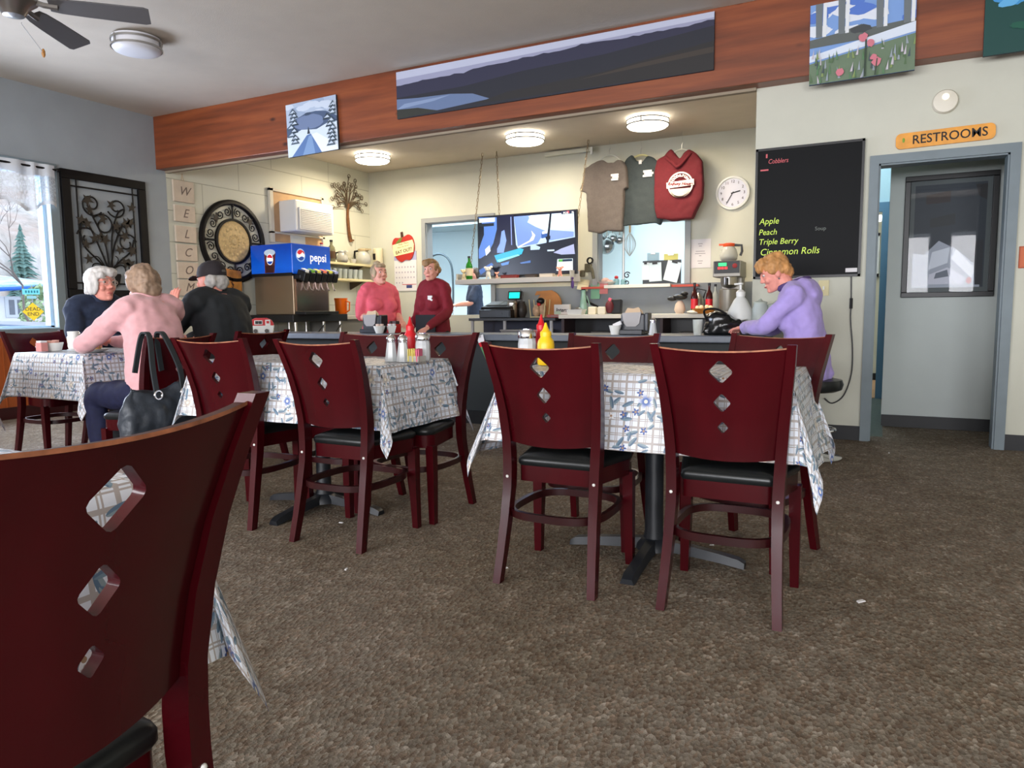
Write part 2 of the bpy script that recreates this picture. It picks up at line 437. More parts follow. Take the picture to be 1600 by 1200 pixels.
mb = MB(); mb.box((-.35, 10.1, .0), (.86, 2.2, .012)); struct('floor_washroom', mb, mat('orange_vinyl_floor', (176, 138, 100), .5))

# the rest of the dining room, behind and beside the camera
mb = MB(); wall_cells(mb, 0, XR, XR+.12, YR, YH, 0, ZC); struct('wall_right', mb, WALLC)
REARW = [(-7.0, -4.6, .8, 2.6), (-4.2, -1.8, .8, 2.6), (-1.4, 1.0, .8, 2.6), (1.4, 3.8, .8, 2.6)]
mb = MB(); wall_cells(mb, 1, YR-.15, YR, XL-.18, XR+.12, 0, ZC, REARW); struct('wall_rear', mb, WALLB)

# glulam beam
m = bpy.data.materials.new('stained_beam_wood'); m.use_nodes = True; t = NT(m)
v = t.coord('Object', (1, 6, 14)); n1 = t.noise(v, 1.1, 6, .6); n2 = t.noise(t.coord('Object', (.35, 2, 6)), 1.6, 3)
kn = t.n.new('ShaderNodeTexVoronoi'); kn.inputs['Scale'].default_value = 1.6; t.l.new(t.coord('Object', (1, 1, 2)), kn.inputs['Vector'])
c = t.ramp(t.math('ADD', t.math('MULTIPLY', n1, .5), t.math('MULTIPLY', n2, .5)), [(.3, lin(84, 40, 18)), (.5, lin(124, 60, 28)), (.72, lin(156, 84, 42))])
c = t.mix(t.smooth(kn.outputs['Distance'], .09, .03), c, lin(60, 24, 12))
t.l.new(c, t.bsdf.inputs['Base Color']); t.bsdf.inputs['Roughness'].default_value = .45; t.bsdf.inputs['Coat Weight'].default_value = .15
mb = MB(); mb.box(((XL+XR)/2, YBEAM+.08, (2.735+ZC)/2), (XR-XL, .16, ZC-2.735), bev=.006)
tag(mb.done('ceiling_beam', m), kind='structure')
mb = MB(); mb.box(((XL-.9)/2, YBEAM+.145, 2.728), (-.9-XL, .05, .03)); struct('trim_7', mb, mat('beam_under_trim', (150, 136, 116), .7))

# ------------------------------------------------------------------ outside the window
mb = MB(); mb.box((-72, 30, -.55), (128, 200, .1)); struct('ground_outside', mb, mat('wet_asphalt', (150, 154, 158), .8, var=.1, vscale=.6))
mb = MB(); mb.box((0, -30, -.55), (60, 50, .1)); struct('ground_parking', mb, mat('parking_asphalt', (120, 122, 126), .85, var=.1, vscale=.5))
m = bpy.data.materials.new('bare_wooded_hill'); m.use_nodes = True; t = NT(m); v = t.coord('Object', (1, 1, .35))
c = t.ramp(t.noise(v, .55, 8, .75), [(.3, lin(150, 146, 140)), (.45, lin(186, 180, 172)), (.58, lin(206, 200, 194)), (.75, lin(226, 226, 226))])
c = t.mix(t.math('MULTIPLY', t.smooth(t.noise(t.coord('Object', (1, 1, .8)), .16, 4, .6), .5, .66), .6), c, lin(192, 164, 148))
t.l.new(c, t.bsdf.inputs['Base Color']); t.bsdf.inputs['Roughness'].default_value = 1
mb = MB(); N = 30
row0, row1, row2 = [], [], []
for i in range(N+1):
    yy = -15 + 95*i/N
    h = 16 + 5*noise.noise(Vector((yy*.08, 3, 0))) + 2.5*noise.noise(Vector((yy*.3, 1, 0)))
    row0.append((-92, yy*1.7, -.5)); row1.append((-98, yy*1.7, h*.75)); row2.append((-120, yy*1.7, h*1.5))
vv = [[mb.v(p) for p in r] for r in (row0, row1, row2)]
for a, b in zip(vv, vv[1:]):
    for i in range(N): mb.face([a[i], a[i+1], b[i+1], b[i]])
struct('hill_outside', mb, m, True)
def conifer(x, y, z0, h, r, label, seed):
    th = thing('conifer_tree', label, 'tree', (x, y, z0), group='evergreens on the hill'); q = random.Random(seed); mb = MB()
    for k in range(15):
        zc = h*(.14+.8*k/14); rr = r*(1-k/16.)*(.8+.4*q.random()); pts = []
        ring = []
        for j in range(14):
            a = 2*PI*j/14; rj = rr*(1 if j % 2 else .5)*(.8+.4*q.random()); ring.append(Vector((rj*math.cos(a), rj*math.sin(a), zc-.25*rr*(1 if j % 2 else .3))))
        top = mb.v((0, 0, zc+h*.11)); rv = [mb.v(p) for p in ring]
        for j in range(14): mb.face([rv[j], rv[(j+1) % 14], top])
    mb.done('foliage', mat('conifer_green', (112, 146, 138), .9, var=.3, vscale=4), th)
    mb = MB(); mb.cyl((0, 0, 0), (0, 0, h*.9), r*.08, r*.02, 8); mb.done('trunk', mat('tree_bark', (120, 106, 98), .9), th)
p = onX(36, 420, -95); conifer(-95, p.y, 5.0, 7.0, 1.9, 'teal green conifer in the middle of the hillside seen through the window', 1)
p = onX(26, 440, -94); conifer(-94, p.y, 2.8, 4.4, 1.7, 'low conifer behind the blue-roofed house seen through the window', 2)
# neighbour's house
HX, HK = -58, 2.3; hp = onX(40, 500, HX); th = thing('neighbour_house', 'white house with a pale blue tarped roof outside the left window', 'house', (HX, 0, -.5))
y1 = onX(39, 470, HX).y; zt = onX(20, 463, HX).z + .5
ztop = onX(10, 428, HX-9).z + .5
mb = MB(); mb.box((-6, y1-14, zt/2), (12, 28, zt)); mb.done('wall', mat('white_siding', (246, 246, 248), .7), th)
mb = MB(); y0 = y1-28.8; y2 = y1+1.2
mb.rings([[(.9, y0, zt-.4), (.9, y2+1.6, zt+.8), (.9, y2+1.6, zt+1.0), (.9, y0, zt-.2)], [(-9, y0, ztop-.2), (-9, y2+.6, ztop-.2), (-9, y2+.6, ztop), (-9, y0, ztop)]])
m = bpy.data.materials.new('blue_tarp_roof'); m.use_nodes = True; t = NT(m); v = t.coord('Object', (1, .4, 2))
c = t.ramp(t.noise(v, 1.3, 5, .65), [(.36, lin(120, 190, 232)), (.5, lin(190, 226, 244)), (.62, lin(236, 242, 250))]); t.l.new(c, t.bsdf.inputs['Base Color'])
mb.done('roof', m, th)
mb = MB(); mb.tube([(1.0, y0, zt-.35), (1.0, y1-7, zt-.1), (1.05, y1-5, zt-.2), (1.0, y1-3.2, zt+.4), (1.0, y2+1.6, zt+.85)], [.1, .2, .5, .16, .1], 8); mb.done('tarp_edge', mat('blue_tarp', (44, 110, 214), .5), th)
wc = onX(25.5, 480, HX+.1); mb = MB(); mb.box((.04, wc.y, wc.z+.5), (.08, 1.5, 1.5)); f = mb.done('window', mat('white_window_frame', (220, 226, 232)), th)
mb = MB()
for s in (-1, 1): mb.box((.09, wc.y+s*.3, wc.z+.5), (.04, .38, 1.1))
mb.done('pane', mat('dark_pane', (120, 128, 140), .2), f)
mb = MB(); mb.cyl((.1, y1-.2, 0), (.1, y1-.2, zt+.4), .1, .1, 8); mb.done('downpipe', mat('grey_pipe', (170, 172, 178)), th)
# sign post
sp = onX(52, 487, -38); th = thing('dead_end_sign', 'yellow diamond DEAD END sign with plates on one post outside the window', 'sign', (-38, sp.y, -.5), rz=R(55))
mb = MB(); mb.cyl((0, .02, 0), (0, .02, sp.z+1.75), .03, .03, 8); mb.done('post', mat('galvanised_post', (150, 154, 158), .5, metal=.5), th)
zz = sp.z+.5; h = .46
YSIGN = mat('sign_yellow', (250, 200, 30), .5); 
mb = MB(); mb.prism([(-h, zz), (0, zz-h), (h, zz), (0, zz+h)], -.03, -.015); pl = mb.done('sign_plate', YSIGN, th)
text('lettering', 'DEAD\nEND', .25, INK, pl, (0, -.033, zz)).data.name = 'lettering'
mb = MB(); mb.box((0, -.022, zz-.8), (.56, .014, .56), bev=.004); pl = mb.done('lower_plate', mat('sign_amber', (250, 186, 60), .5), th)
mb = MB(); mb.box((0, -.03, zz-.8), (.4, .003, .05)); mb.box((0, -.03, zz-.64), (.16, .003, .08)); mb.done('marking', INK, pl)
mb = MB(); mb.box((-.03, -.022, zz+1.0), (.74, .014, .28)); pl = mb.done('street_name_plate', mat('sign_teal', (120, 214, 214), .5), th)
mb = MB()
for k in range(5): mb.box((-.24+.12*k, -.03, zz+1.0), (.07, .003, .12))
mb.done('marking', mat('teal_ink', (30, 120, 130)), pl)
mb = MB(); mb.box((-.02, -.022, zz+.72), (.4, .014, .14)); mb.done('second_plate', mat('sign_teal2', (150, 200, 200), .5), th)
# parked car seen over the sill
cp = onX(43, 512, -11.5); th = thing('parked_car', 'white car parked just outside the left window, only its roof and windows above the sill', 'car', (-11.5, cp.y, -.5))
wz = 1.32
prof = [(-4.2, .25), (.25, .25), (.3, .72), (.22, .92), (.08, 1.08), (-.2, 1.38), (-2.0, 1.46), (-3.4, 1.28), (-4.1, .95), (-4.3, .7)]
zs_ = (onX(15, 497, -11.5).z+.5)/1.44
mb = MB(); mb.prism([(p[0], p[1]*zs_) for p in prof], -.85, .85, 'YZ'); mb.done('car_body', mat('white_car_paint', (226, 228, 234), .2, coat=.5), th)
mb = MB(); mb.prism([(p[0], p[1]*zs_) for p in [(-.02, 1.08), (-.26, 1.32), (-1.2, 1.39), (-1.2, 1.08)]], .84, .87, 'YZ'); mb.prism([(p[0], p[1]*zs_) for p in [(-1.3, 1.08), (-1.3, 1.39), (-2.6, 1.34), (-3.3, 1.08)]], .84, .87, 'YZ'); mb.done('car_window', mat('car_glass', (150, 168, 196), .1), th)
for s in (-.6, -3.4):
    mb = MB(); mb.lathe([(.1, -.1), (.3, -.1), (.32, 0), (.3, .1), (.1, .1)], (.8, s, .32), 16, 'X'); mb.done('wheel', BLACK, th)
mb = MB(); mb.box((.8, .18, .82*zs_), (.14, .22, .1)); mb.done('tail_lamp', mat('car_lamp', (240, 170, 170)), th)
# bare tree and ivy hedge
def bare_tree(x, y, z0, h, label, seed, lean=0):
    th = thing('bare_tree', label, 'tree', (x, y, z0)); q = random.Random(seed); mb = MB()
    def grow(p, d, l, r, n):
        e = p + d*l; mid = p+d*l*.5+Vector((q.uniform(-.1, .1), q.uniform(-.1, .1), 0))*l
        mb.tube([p, mid, e], [r, r*.85, r*.65], 5)
        if n:
            for _ in range(3 if n > 1 else 2):
                nd = (d + Vector((q.uniform(-.8, .8), q.uniform(-.9, .9), q.uniform(-.1, .5)))).normalized(); grow(e, nd, l*q.uniform(.55, .8), r*.6, n-1)
    grow(Vector((0, 0, 0)), Vector((0, lean, 1)).normalized(), h*.4, h*.010, 5)
    mb.done('branches', mat('bare_bark', (136, 124, 118), .9), th)
p = onX(55, 470, -46); bare_tree(-46, p.y, -.5, 8.5, 'leafless tree beside the white house, behind the yellow sign', 4, -.2)
p = onX(72, 400, -66); bare_tree(-66, p.y, -.5, 17, 'tall reddish leafless tree against the hillside near the window frame', 9)
def bush(x, y, z0, w, h, label, seed, rgb):
    th = thing('hedge_bush', label, 'bush', (x, y, z0)); q = random.Random(seed); mb = MB()
    for k in range(420):
        a, u = q.uniform(0, 2*PI), q.uniform(-1, 1); c_ = Vector((w*math.cos(a)*math.sqrt(1-u*u), w*math.sin(a)*math.sqrt(1-u*u), h*.5+h*.5*u))*1.0
        d = Vector((q.uniform(-1, 1), q.uniform(-1, 1), q.uniform(-1, 1))).normalized()*.26; e = d.orthogonal().normalized()*.16
        mb.poly([c_-d, c_+e, c_+d, c_-e])
    mb.done('foliage', mat('bush_leaf', rgb, .7, var=.5, vscale=6), th)
p = onX(69, 470, -48); bush(-48, p.y, -.5, 1.3, 3.4, 'light green ivy bush right of the yellow sign outside the window', 5, (170, 192, 150))
# ------------------------------------------------------------------ dining chairs
PROF = [(0, 0, .190), (.12, .028, .183), (.25, .055, .177), (.36, .076, .174), (.45, .085, .175), (.55, .083, .180), (.65, .067, .187), (.75, .040, .196), (.84, .006, .206), (.915, -.028, .213)]
def pz(z, k):
    for a, b in zip(PROF, PROF[1:]):
        if z <= b[0]: t = (z-a[0])/(b[0]-a[0]); return a[k]+(b[k]-a[k])*t
    return PROF[-1][k]

def back_panel():
    """curved backrest board with three diamond cut-outs, built flat and bent"""
    z0, z1 = .535, .90
    holes = [(0, .826, .038, .041), (0, .722, .029, .033), (0, .638, .019, .021)]
    pts = []; edges = []
    def loop(P):
        b = len(pts); pts.extend(Vector(p) for p in P); edges.extend((b+i, b+(i+1) % len(P)) for i in range(len(P)))
    NX, NZ = 16, 12
    bot = [(-1+2*i/NX, z0 - .012*(1-(-1+2*i/NX)**2)) for i in range(NX+1)]
    top = [(1-2*i/NX, z1 - .012*(1-(1-2*i/NX)**2) + .004) for i in range(NX+1)]
    rt = [(1, z0+(z1-z0)*i/NZ) for i in range(1, NZ)]; lf = [(-1, z1-(z1-z0)*i/NZ) for i in range(1, NZ)]
    bound = bot + rt + top + lf
    W = .185
    hol = []
    for cx, cz, hw, hh in holes:
        P = []
        for k in range(4):   # diamond with rounded corners
            cs = [(0, hh), (-hw, 0), (0, -hh), (hw, 0)]
            a = Vector(cs[k]); p = Vector(cs[k-1]); n = Vector(cs[(k+1) % 4])
            P += [a+(p-a)*.16, a+(p-a)*.05+(n-a)*.05, a+(n-a)*.16]
        hol.append([((cx+q.x)/W, cz+q.y) for q in P])
    loop(bound)
    for h_ in hol: loop(h_)
    for i in range(1, NX):
        for j in range(1, NZ):
            u, z = -1+2*i/NX, z0+(z1-z0)*j/NZ
            if all(abs(u*W)/(hw+.012)+abs(z-cz)/(hh+.012) > 1 for _, cz, hw, hh in holes): pts.append(Vector((u, z)))
    vs, es, fs, *_ = delaunay_2d_cdt([Vector((p[0]*W, p[1])) for p in pts], edges, [], 1, 1e-6)
    mb = MB(); T = .019
    def bend(p, d):
        u = p.x/W; z = p.y; w = pz(z, 2)-.006
        return Vector((u*w, pz(z, 1) - .034*(1-u*u) + .006 + d, z))
    F = [mb.v(bend(p, -T/2)) for p in vs]; B = [mb.v(bend(p, T/2)) for p in vs]; cnt = {}
    for f in fs:
        c = sum((vs[i] for i in f), Vector((0, 0)))/len(f)
        if any(abs(c.x)/(hw*.99)+abs(c.y-cz)/(hh*.99) < 1 for _, cz, hw, hh in holes): continue
        mb.mi = 0; mb.face([F[i] for i in f]); mb.face([B[i] for i in reversed(f)])
        for a, b in zip(f, list(f[1:])+[f[0]]): cnt[(a, b)] = 1
    for a, b in cnt:
        if (b, a) not in cnt:
            topedge = vs[a].y > z1-.02 and vs[b].y > z1-.02
            mb.mi = 2 if topedge else 0
            mb.face([F[a], F[b], B[b], B[a]])
            if topedge:   # rubbed front arris
                mb.mi = 1; ra = F[a].co.copy(); rb = F[b].co.copy(); up = Vector((0, -.0012, .0022)); dn = Vector((0, -.0014, -.0028))
                mb.face([mb.v(ra+dn), mb.v(rb+dn), mb.v(rb+up), mb.v(ra+up)])
    return mb

def square_leg(mb, pts, sizes):
    mb.rings([[Vector((p[0]+sx*w/2, p[1]+sy*d/2, p[2])) for sx, sy in ((-1, -1), (1, -1), (1, 1), (-1, 1))] for p, (w, d) in zip(pts, sizes)])

TOPDARK = mat('worn_dark_top', (74, 44, 38), .5, var=.4, vscale=25)
def seat_outline(ins=0, n=6):
    rw, fw, y0, y1, r = .158-ins, .212-ins, .105+ins, .44-ins, .06
    P = []
    for (cx, cy, a0) in ((rw-.02, y0+.02, -90), (fw-r, y1-r, 0), (-(fw-r), y1-r, 90), (-(rw-.02), y0+.02, 180)):
        rr = .02 if cy < .2 else r
        for k in range(n+1):
            a = R(a0 + 90*k/n); P.append((cx+rr*math.cos(a), cy+rr*math.sin(a)))
    return P

def make_chair():
    t = thing('dining_chair', 'x', 'chair')
    back_panel().done('backrest', [CHERRY, WORN, TOPDARK], t, True)
    for s in (-1, 1):
        mb = MB()
        zs = [0, .06, .12, .18, .25, .31, .36, .42, .48, .55, .6, .65, .7, .75, .8, .84, .88, .915]
        square_leg(mb, [(s*pz(z, 2), pz(z, 1), z) for z in zs], [(.030+.006*min(1, z/.4)-.008*max(0, z-.6)/.3, .036+.012*min(1, z/.4)-.018*max(0, z-.5)/.4) for z in zs])
        l = mb.done('leg', CHERRY, t, True)
        mb = MB(); mb.ell((s*(pz(.4, 2)), pz(.4, 1)-.0245, .4), (.006, .004, .006), u=8, v=6); mb.done('screw_cap', WHITE, l, True)
        mb = MB(); square_leg(mb, [(s*.203, .405, 0), (s*.199, .40, .2), (s*.197, .40, .385)], [(.030, .032), (.038, .038), (.042, .042)]); mb.done('leg', CHERRY, t, True)
    mb = MB(); o = seat_outline(.006); n = len(o)
    mb.rings([[Vector((p[0], p[1], .375)) for p in o], [Vector((p[0], p[1], .436)) for p in o]]); mb.done('seat_frame', CHERRY, t, True)
    mb = MB(); c = Vector((0, .27))
    mb.rings([[Vector((c.x+(p[0]-c.x)*s, c.y+(p[1]-c.y)*s, z)) for p in seat_outline()] for s, z in ((.97, .436), (1.0, .444), (1.0, .458), (.97, .468), (.86, .476), (.55, .481), (.2, .482))])
    mb.done('seat', VINYL, t, True)
    pts = []
    for k in range(40):
        a = 2*PI*k/40; e = 2/3.2
        x = math.copysign(abs(math.cos(a))**e, math.cos(a))*.186; y = .225+math.copysign(abs(math.sin(a))**e, math.sin(a))*.205
        pts.append((x, y, .262))
    mb = MB(); mb.tube(pts, .01, closed=True, up=(0, 0, 1), flat=(.009, .014)); mb.done('stretcher', CHERRYD, t, True)
    return t

proto = make_chair()
CH = [  # x, y of the rear feet, turn, label, group
 (-1.060, 2.345, 0, 'left of the two cherry chairs along the front of the right-hand table', None),
 (-.437, 2.368, 0, 'cherry wood dining chair with diamond cut-outs, rightmost of the front row, back to the viewer', None),
 (-2.130, 2.392, 0, 'cherry wood dining chair with black seat in front of the centre table, behind the shakers', None),
 (-2.815, 2.425, R(3), 'cherry chair at the left end of the centre table, just right of the charcoal bag', None),
 (-2.090, 3.285, PI, 'far-side chair of the centre table with its diamond right of the sugar dispenser', None),
 (-2.545, 3.285, PI, 'far-side chair of the centre table seen just left of the salt and pepper shakers', None),
 (-1.120, 3.285, PI, 'far-side chair of the right table, showing between the two front chairs', None),
 (-.377, 3.318, PI-R(18.7), 'turned chair on the far side of the right table in front of the lilac hoodie', None),
 (-5.665, 3.25, -PI/2, 'empty chair under the window on the near left of the diners\' table', None),
 (-5.665, 3.76, -PI/2, 'chair under the woman in navy with white hair', None),
 (-3.50, 2.79, PI/2, 'chair with a charcoal bag hung on it, under the woman in pink', None),
 (-3.66, 3.55, PI/2, 'chair under the man in black cap', None),
 (-.735, .476, R(96), 'very near cherry wood dining chair filling the left foreground, worn top edge', None),
]
chairs = []
for i, (x, y, rz, lb, g) in enumerate(CH):
    o = proto if i == 0 else copy_tree(proto)
    o.location = (x, y, 0); o.rotation_euler = (0, 0, rz); o.scale = (1, 1, 1.012 if i == 12 else 1); tag(o, lb, 'chair', 'dining chairs with diamond cut-out backs'); chairs.append(o)

# ------------------------------------------------------------------ tables and cloths
m = bpy.data.materials.new('floral_plaid_oilcloth'); m.use_nodes = True; t = NT(m)
uv = t.coord('UV'); x, y, _ = t.sep(uv)
def band(v, period, off, w):
    f = t.math('FRACT', t.math('ADD', t.math('DIVIDE', v, period), off)); d = t.math('ABSOLUTE', t.math('SUBTRACT', f, .5)); return t.math('LESS_THAN', d, w/period/2)
P_ = .056
line = None
for v in (x, y):
    for off, w in ((.5, .0085), (.0+.06, .0032), (-.06, .0032)):
        b = band(v, P_, off, w); line = b if line is None else t.math('MAXIMUM', line, b)
vz = t.noise(uv, 14, 3)
col = t.mix(t.math('MULTIPLY', line, .9), lin(224, 230, 240), lin(166, 156, 150))
def cell(scale, offset):
    vo = t.n.new('ShaderNodeTexVoronoi'); vo.voronoi_dimensions = '2D'; vo.inputs['Scale'].default_value = scale
    p = t.vmath('ADD', uv, offset); t.l.new(p, vo.inputs['Vector'])
    sc = t.vmath('MULTIPLY', p, (scale, scale, scale))
    d = t.vmath('SUBTRACT', p, vo.outputs['Position']); a, b, _ = t.sep(d); r, g, bb = t.sep(vo.outputs['Color'])
    return a, b, vo.outputs['Distance'], r, g, bb
def rot(a, b, ang):
    c, s = t.math('COSINE', ang), t.math('SINE', ang)
    return t.math('ADD', t.math('MULTIPLY', a, c), t.math('MULTIPLY', b, s)), t.math('SUBTRACT', t.math('MULTIPLY', b, c), t.math('MULTIPLY', a, s))
def over(mask, colr, k=1.0):
    global col; col = t.mix(t.math('MULTIPLY', mask, k), col, colr)
# leaves (two layers of slim ellipses), buds, open flowers
for sc, off, la, lb_, keep in ((20, (3.1, .7, 0), .024, .0075, .42), (24, (.37, 5.2, 0), .020, .006, .45)):
    a, b, d, r, g, bb = cell(sc, off); u, v = rot(a, b, t.math('MULTIPLY', r, 6.283))
    el = t.math('ADD', t.math('POWER', t.math('DIVIDE', u, la), 2), t.math('POWER', t.math('DIVIDE', v, lb_), 2))
    mk = t.math('MULTIPLY', t.math('LESS_THAN', el, 1), t.math('LESS_THAN', g, keep)); lc = t.mix(bb, lin(112, 138, 158), lin(150, 164, 166)); lc = t.mix(t.math('GREATER_THAN', v, .0), lc, lin(92, 116, 140)); over(mk, lc)
a, b, d, r, g, bb = cell(13, (7.7, 2.2, 0))
u, v = rot(a, b, t.math('MULTIPLY', r, 6.283)); rad = t.math('SQRT', t.math('ADD', t.math('MULTIPLY', a, a), t.math('MULTIPLY', b, b))); ang = t.math('ARCTAN2', v, u)
pet = t.math('MULTIPLY', t.math('ADD', .72, t.math('MULTIPLY', .28, t.math('COSINE', t.math('MULTIPLY', ang, 5)))), .0145)
mk = t.math('MULTIPLY', t.math('LESS_THAN', rad, pet), t.math('LESS_THAN', g, .5)); over(mk, t.mix(t.math('GREATER_THAN', bb, .35), lin(240, 240, 244), lin(66, 92, 156)))
over(t.math('MULTIPLY', t.math('LESS_THAN', rad, .0045), t.math('LESS_THAN', g, .5)), lin(170, 140, 112))
a, b, d, r, g, bb = cell(6.5, (1.3, 9.4, 0))
u, v = rot(a, b, t.math('MULTIPLY', r, 6.283)); rad = t.math('SQRT', t.math('ADD', t.math('MULTIPLY', a, a), t.math('MULTIPLY', b, b))); ang = t.math('ARCTAN2', v, u)
pet = t.math('MULTIPLY', t.math('ADD', .74, t.math('MULTIPLY', .26, t.math('COSINE', t.math('MULTIPLY', ang, 5)))), .032)
on_ = t.math('LESS_THAN', g, .62); big_ = t.math('MULTIPLY', t.math('LESS_THAN', rad, pet), on_)
fc = t.mix(t.math('GREATER_THAN', bb, .5), lin(196, 186, 176), lin(84, 112, 176)); fc = t.mix(t.smooth(rad, .012, .026), fc, t.mix(.6, fc, (1, 1, 1, 1))); fc = t.mix(t.math('MULTIPLY', t.math('LESS_THAN', t.math('ABSOLUTE', t.math('COSINE', t.math('MULTIPLY', ang, 2.5))), .12), .6), fc, lin(70, 90, 140)); over(big_, fc)
over(t.math('MULTIPLY', t.math('LESS_THAN', rad, .007), on_), lin(232, 226, 206))
t.l.new(col, t.bsdf.inputs['Base Color']); t.bsdf.inputs['Roughness'].default_value = .42; t.bsdf.inputs['Specular IOR Level'].default_value = .45
t.bump(vz, .12, .01); CLOTH = m

def tablecloth(W, D, z, dropy, dropx, label, loc, seed, flare=.03, point=.04):
    """cloth over a W x D top: flat top, hanging sides with ripples, corners falling in a folded point"""
    def axis_pts(L, drop):
        k = max(2, round(L/.05)); nd = 12
        return [-L/2-drop+drop*i/nd for i in range(nd)] + [-L/2+L*i/k for i in range(k+1)] + [L/2+drop*(i+1)/nd for i in range(nd)]
    us, vs = axis_pts(W, dropx), axis_pts(D, dropy); drop = dropy; bm = bmesh.new(); uvl = bm.loops.layers.uv.new('UVMap'); q = Vector((seed*3.7, seed*1.3, 0)); grid = []
    for u in us:
        row = []
        for v in vs:
            a = max(0, abs(u)-W/2); b = max(0, abs(v)-D/2); sx, sy = math.copysign(1, u), math.copysign(1, v)
            if a == 0 and b == 0:
                co = Vector((u, v, z + .0015*noise.noise(Vector((u*7, v*7, 0))+q)))
            elif b == 0 or a == 0:
                tt = (a+b); s = v if b == 0 else u; L = D if b == 0 else W
                rip = .010*noise.noise(Vector((s*6, seed, sx*3+sy)))*(tt/drop) + .006*math.sin(s*21+seed)*(tt/drop)**2
                edge = max(0, 1-(L/2-abs(s))/.16); out = flare*(tt/drop)**1.1 + rip + .055*edge**2*(tt/drop)
                out += .004 - .035*edge**2*(tt/drop)
                dz = math.sqrt(max(tt*tt-out*out*.6, 0)); lat = 0
                co = Vector((sx*(W/2+out), v+sy*.25*out*edge, z-dz)) if b == 0 else Vector((u+sx*.25*out*edge, sy*(D/2+out), z-dz))
            else:
                r = math.hypot(a, b); ph = math.atan2(b, a); s2 = math.sin(2*ph); tt = r/drop
                # base hem direction blended between the two sides, plus the diagonal point
                out0 = (flare+.02)*min(tt, 1.4)**1.05+.004
                ox = out0*(math.cos(ph)**.5 if ph < PI/2-1e-6 else 0); oy = out0*(math.sin(ph)**.5 if ph > 1e-6 else 0)
                k = s2**1.5*r*point; wob = .11*r*math.sin(4*ph)*s2
                ox2, oy2 = ox+k-wob, oy+k+wob
                horiz = math.hypot(ox2, oy2); dz = math.sqrt(max(r*r-horiz*horiz*.8, .2*r*r))
                co = Vector((sx*(W/2+ox2), sy*(D/2+oy2), z-dz))
            row.append(bm.verts.new(co))
        grid.append(row)
    for i in range(len(us)-1):
        for j in range(len(vs)-1):
            f = bm.faces.new([grid[i][j], grid[i+1][j], grid[i+1][j+1], grid[i][j+1]]); f.smooth = True
            for lp, (uu, vv) in zip(f.loops, ((us[i], vs[j]), (us[i+1], vs[j]), (us[i+1], vs[j+1]), (us[i], vs[j+1]))): lp[uvl].uv = (uu+seed*1.37, vv+seed*.71)
    me = bpy.data.meshes.new('tablecloth'); bm.to_mesh(me); bm.free(); me.materials.append(CLOTH)
    o = bpy.data.objects.new('tablecloth', me); COL.objects.link(o); o.location = loc
    tag(o, label, 'tablecloth', 'floral plaid tablecloths'); return o

TZ = .785
def table(cx, cy, W, D, label, clabel, seed, drop=.285, dropx=.30, flare=.04, point=.04):
    th = thing('pedestal_table', label, 'table', (cx, cy, 0), group='pedestal dining tables')
    mb = MB(); mb.box((0, 0, TZ-.022), (W-.012, D-.012, .034), bev=.008); mb.done('tabletop', mat('table_laminate', (92, 62, 44), .5), th)
    mb = MB(); mb.lathe([(.05, .03), (.05, .06), (.038, .10), (.038, TZ-.07), (.05, TZ-.06), (.10, TZ-.05), (.10, TZ-.04)], seg=20); mb.done('column', IRON, th, True)
    mb = MB(); mb.lathe([(.075, .03), (.07, .05), (.05, .075), (.04, .08)], seg=16); hub = mb.done('base', IRON, th, True); mb = MB(); mb.box((0, 0, TZ-.045), (.32, .32, .01)); mb.done('mounting_plate', IRON, th)
    for k in range(4):
        a = PI/2*k; L = .37; d = Vector((math.cos(a), math.sin(a), 0)); n = Vector((-d.y, d.x, 0)); mb = MB(); rr = []
        for s, h, w, z0 in ((.03, .045, .028, .03), (.14, .04, .026, .024), (.27, .034, .027, .013), (.345, .03, .03, .004), (L, .02, .028, 0)):
            p = d*s; rr.append([p-n*w+Vector((0, 0, z0)), p+n*w+Vector((0, 0, z0)), p+n*w*.7+Vector((0, 0, z0+h)), p-n*w*.7+Vector((0, 0, z0+h))])
        mb.rings(rr); mb.done('foot', IRON, th, True)
    tablecloth(W, D, TZ, drop, dropx, clabel, (cx, cy, 0), seed, flare, point)
T2 = (-.80, 2.895, 1.10, .58); T1 = (-2.585, 2.90, 1.22, .57); T0 = (-4.72, 3.34, .72, 1.12)
table(*T2, 'pedestal table on black four-foot iron base, right of centre', 'floral plaid cloth with hanging points on the right-hand table', 1, .285, .35, .06)
table(*T1, 'pedestal table behind the centre chair, under the salt and pepper shakers', 'floral plaid cloth on the centre table with shakers and ketchup', 2)
table(*T0, 'table by the window where three people are eating', 'floral plaid cloth on the diners\' table by the window', 3)
table(-4.72, 1.60, .72, 1.12, 'table at the far left edge of the view, mostly outside it', 'floral plaid cloth whose corner shows at the left edge', 4)
table(-1.32, .40, .68, .70, 'near table hidden behind the foreground chair', 'floral plaid cloth corner hanging beside the foreground chair', 5, .31, .31, .035, .05)
# ------------------------------------------------------------------ things on the walls and ceiling
def rect_Y(px, Y):   # px: TL TR BR BL -> centre, width, height, roll in the plane y = Y
    a, b, c, d = [onY(x, y, Y) for x, y in px]; ctr = (a+b+c+d)/4
    return ctr, ((b-a).length+(c-d).length)/2, ((d-a).length+(c-b).length)/2, math.atan2((b-a).z+(c-d).z, (b-a).x+(c-d).x)
def rect_X(px, X):
    a, b, c, d = [onX(x, y, X) for x, y in px]; ctr = (a+b+c+d)/4
    return ctr, ((b-a).length+(c-d).length)/2, ((d-a).length+(c-b).length)/2
RZL = PI/2   # turn for things on the left wall: local x runs along +Y, local -y points into the room

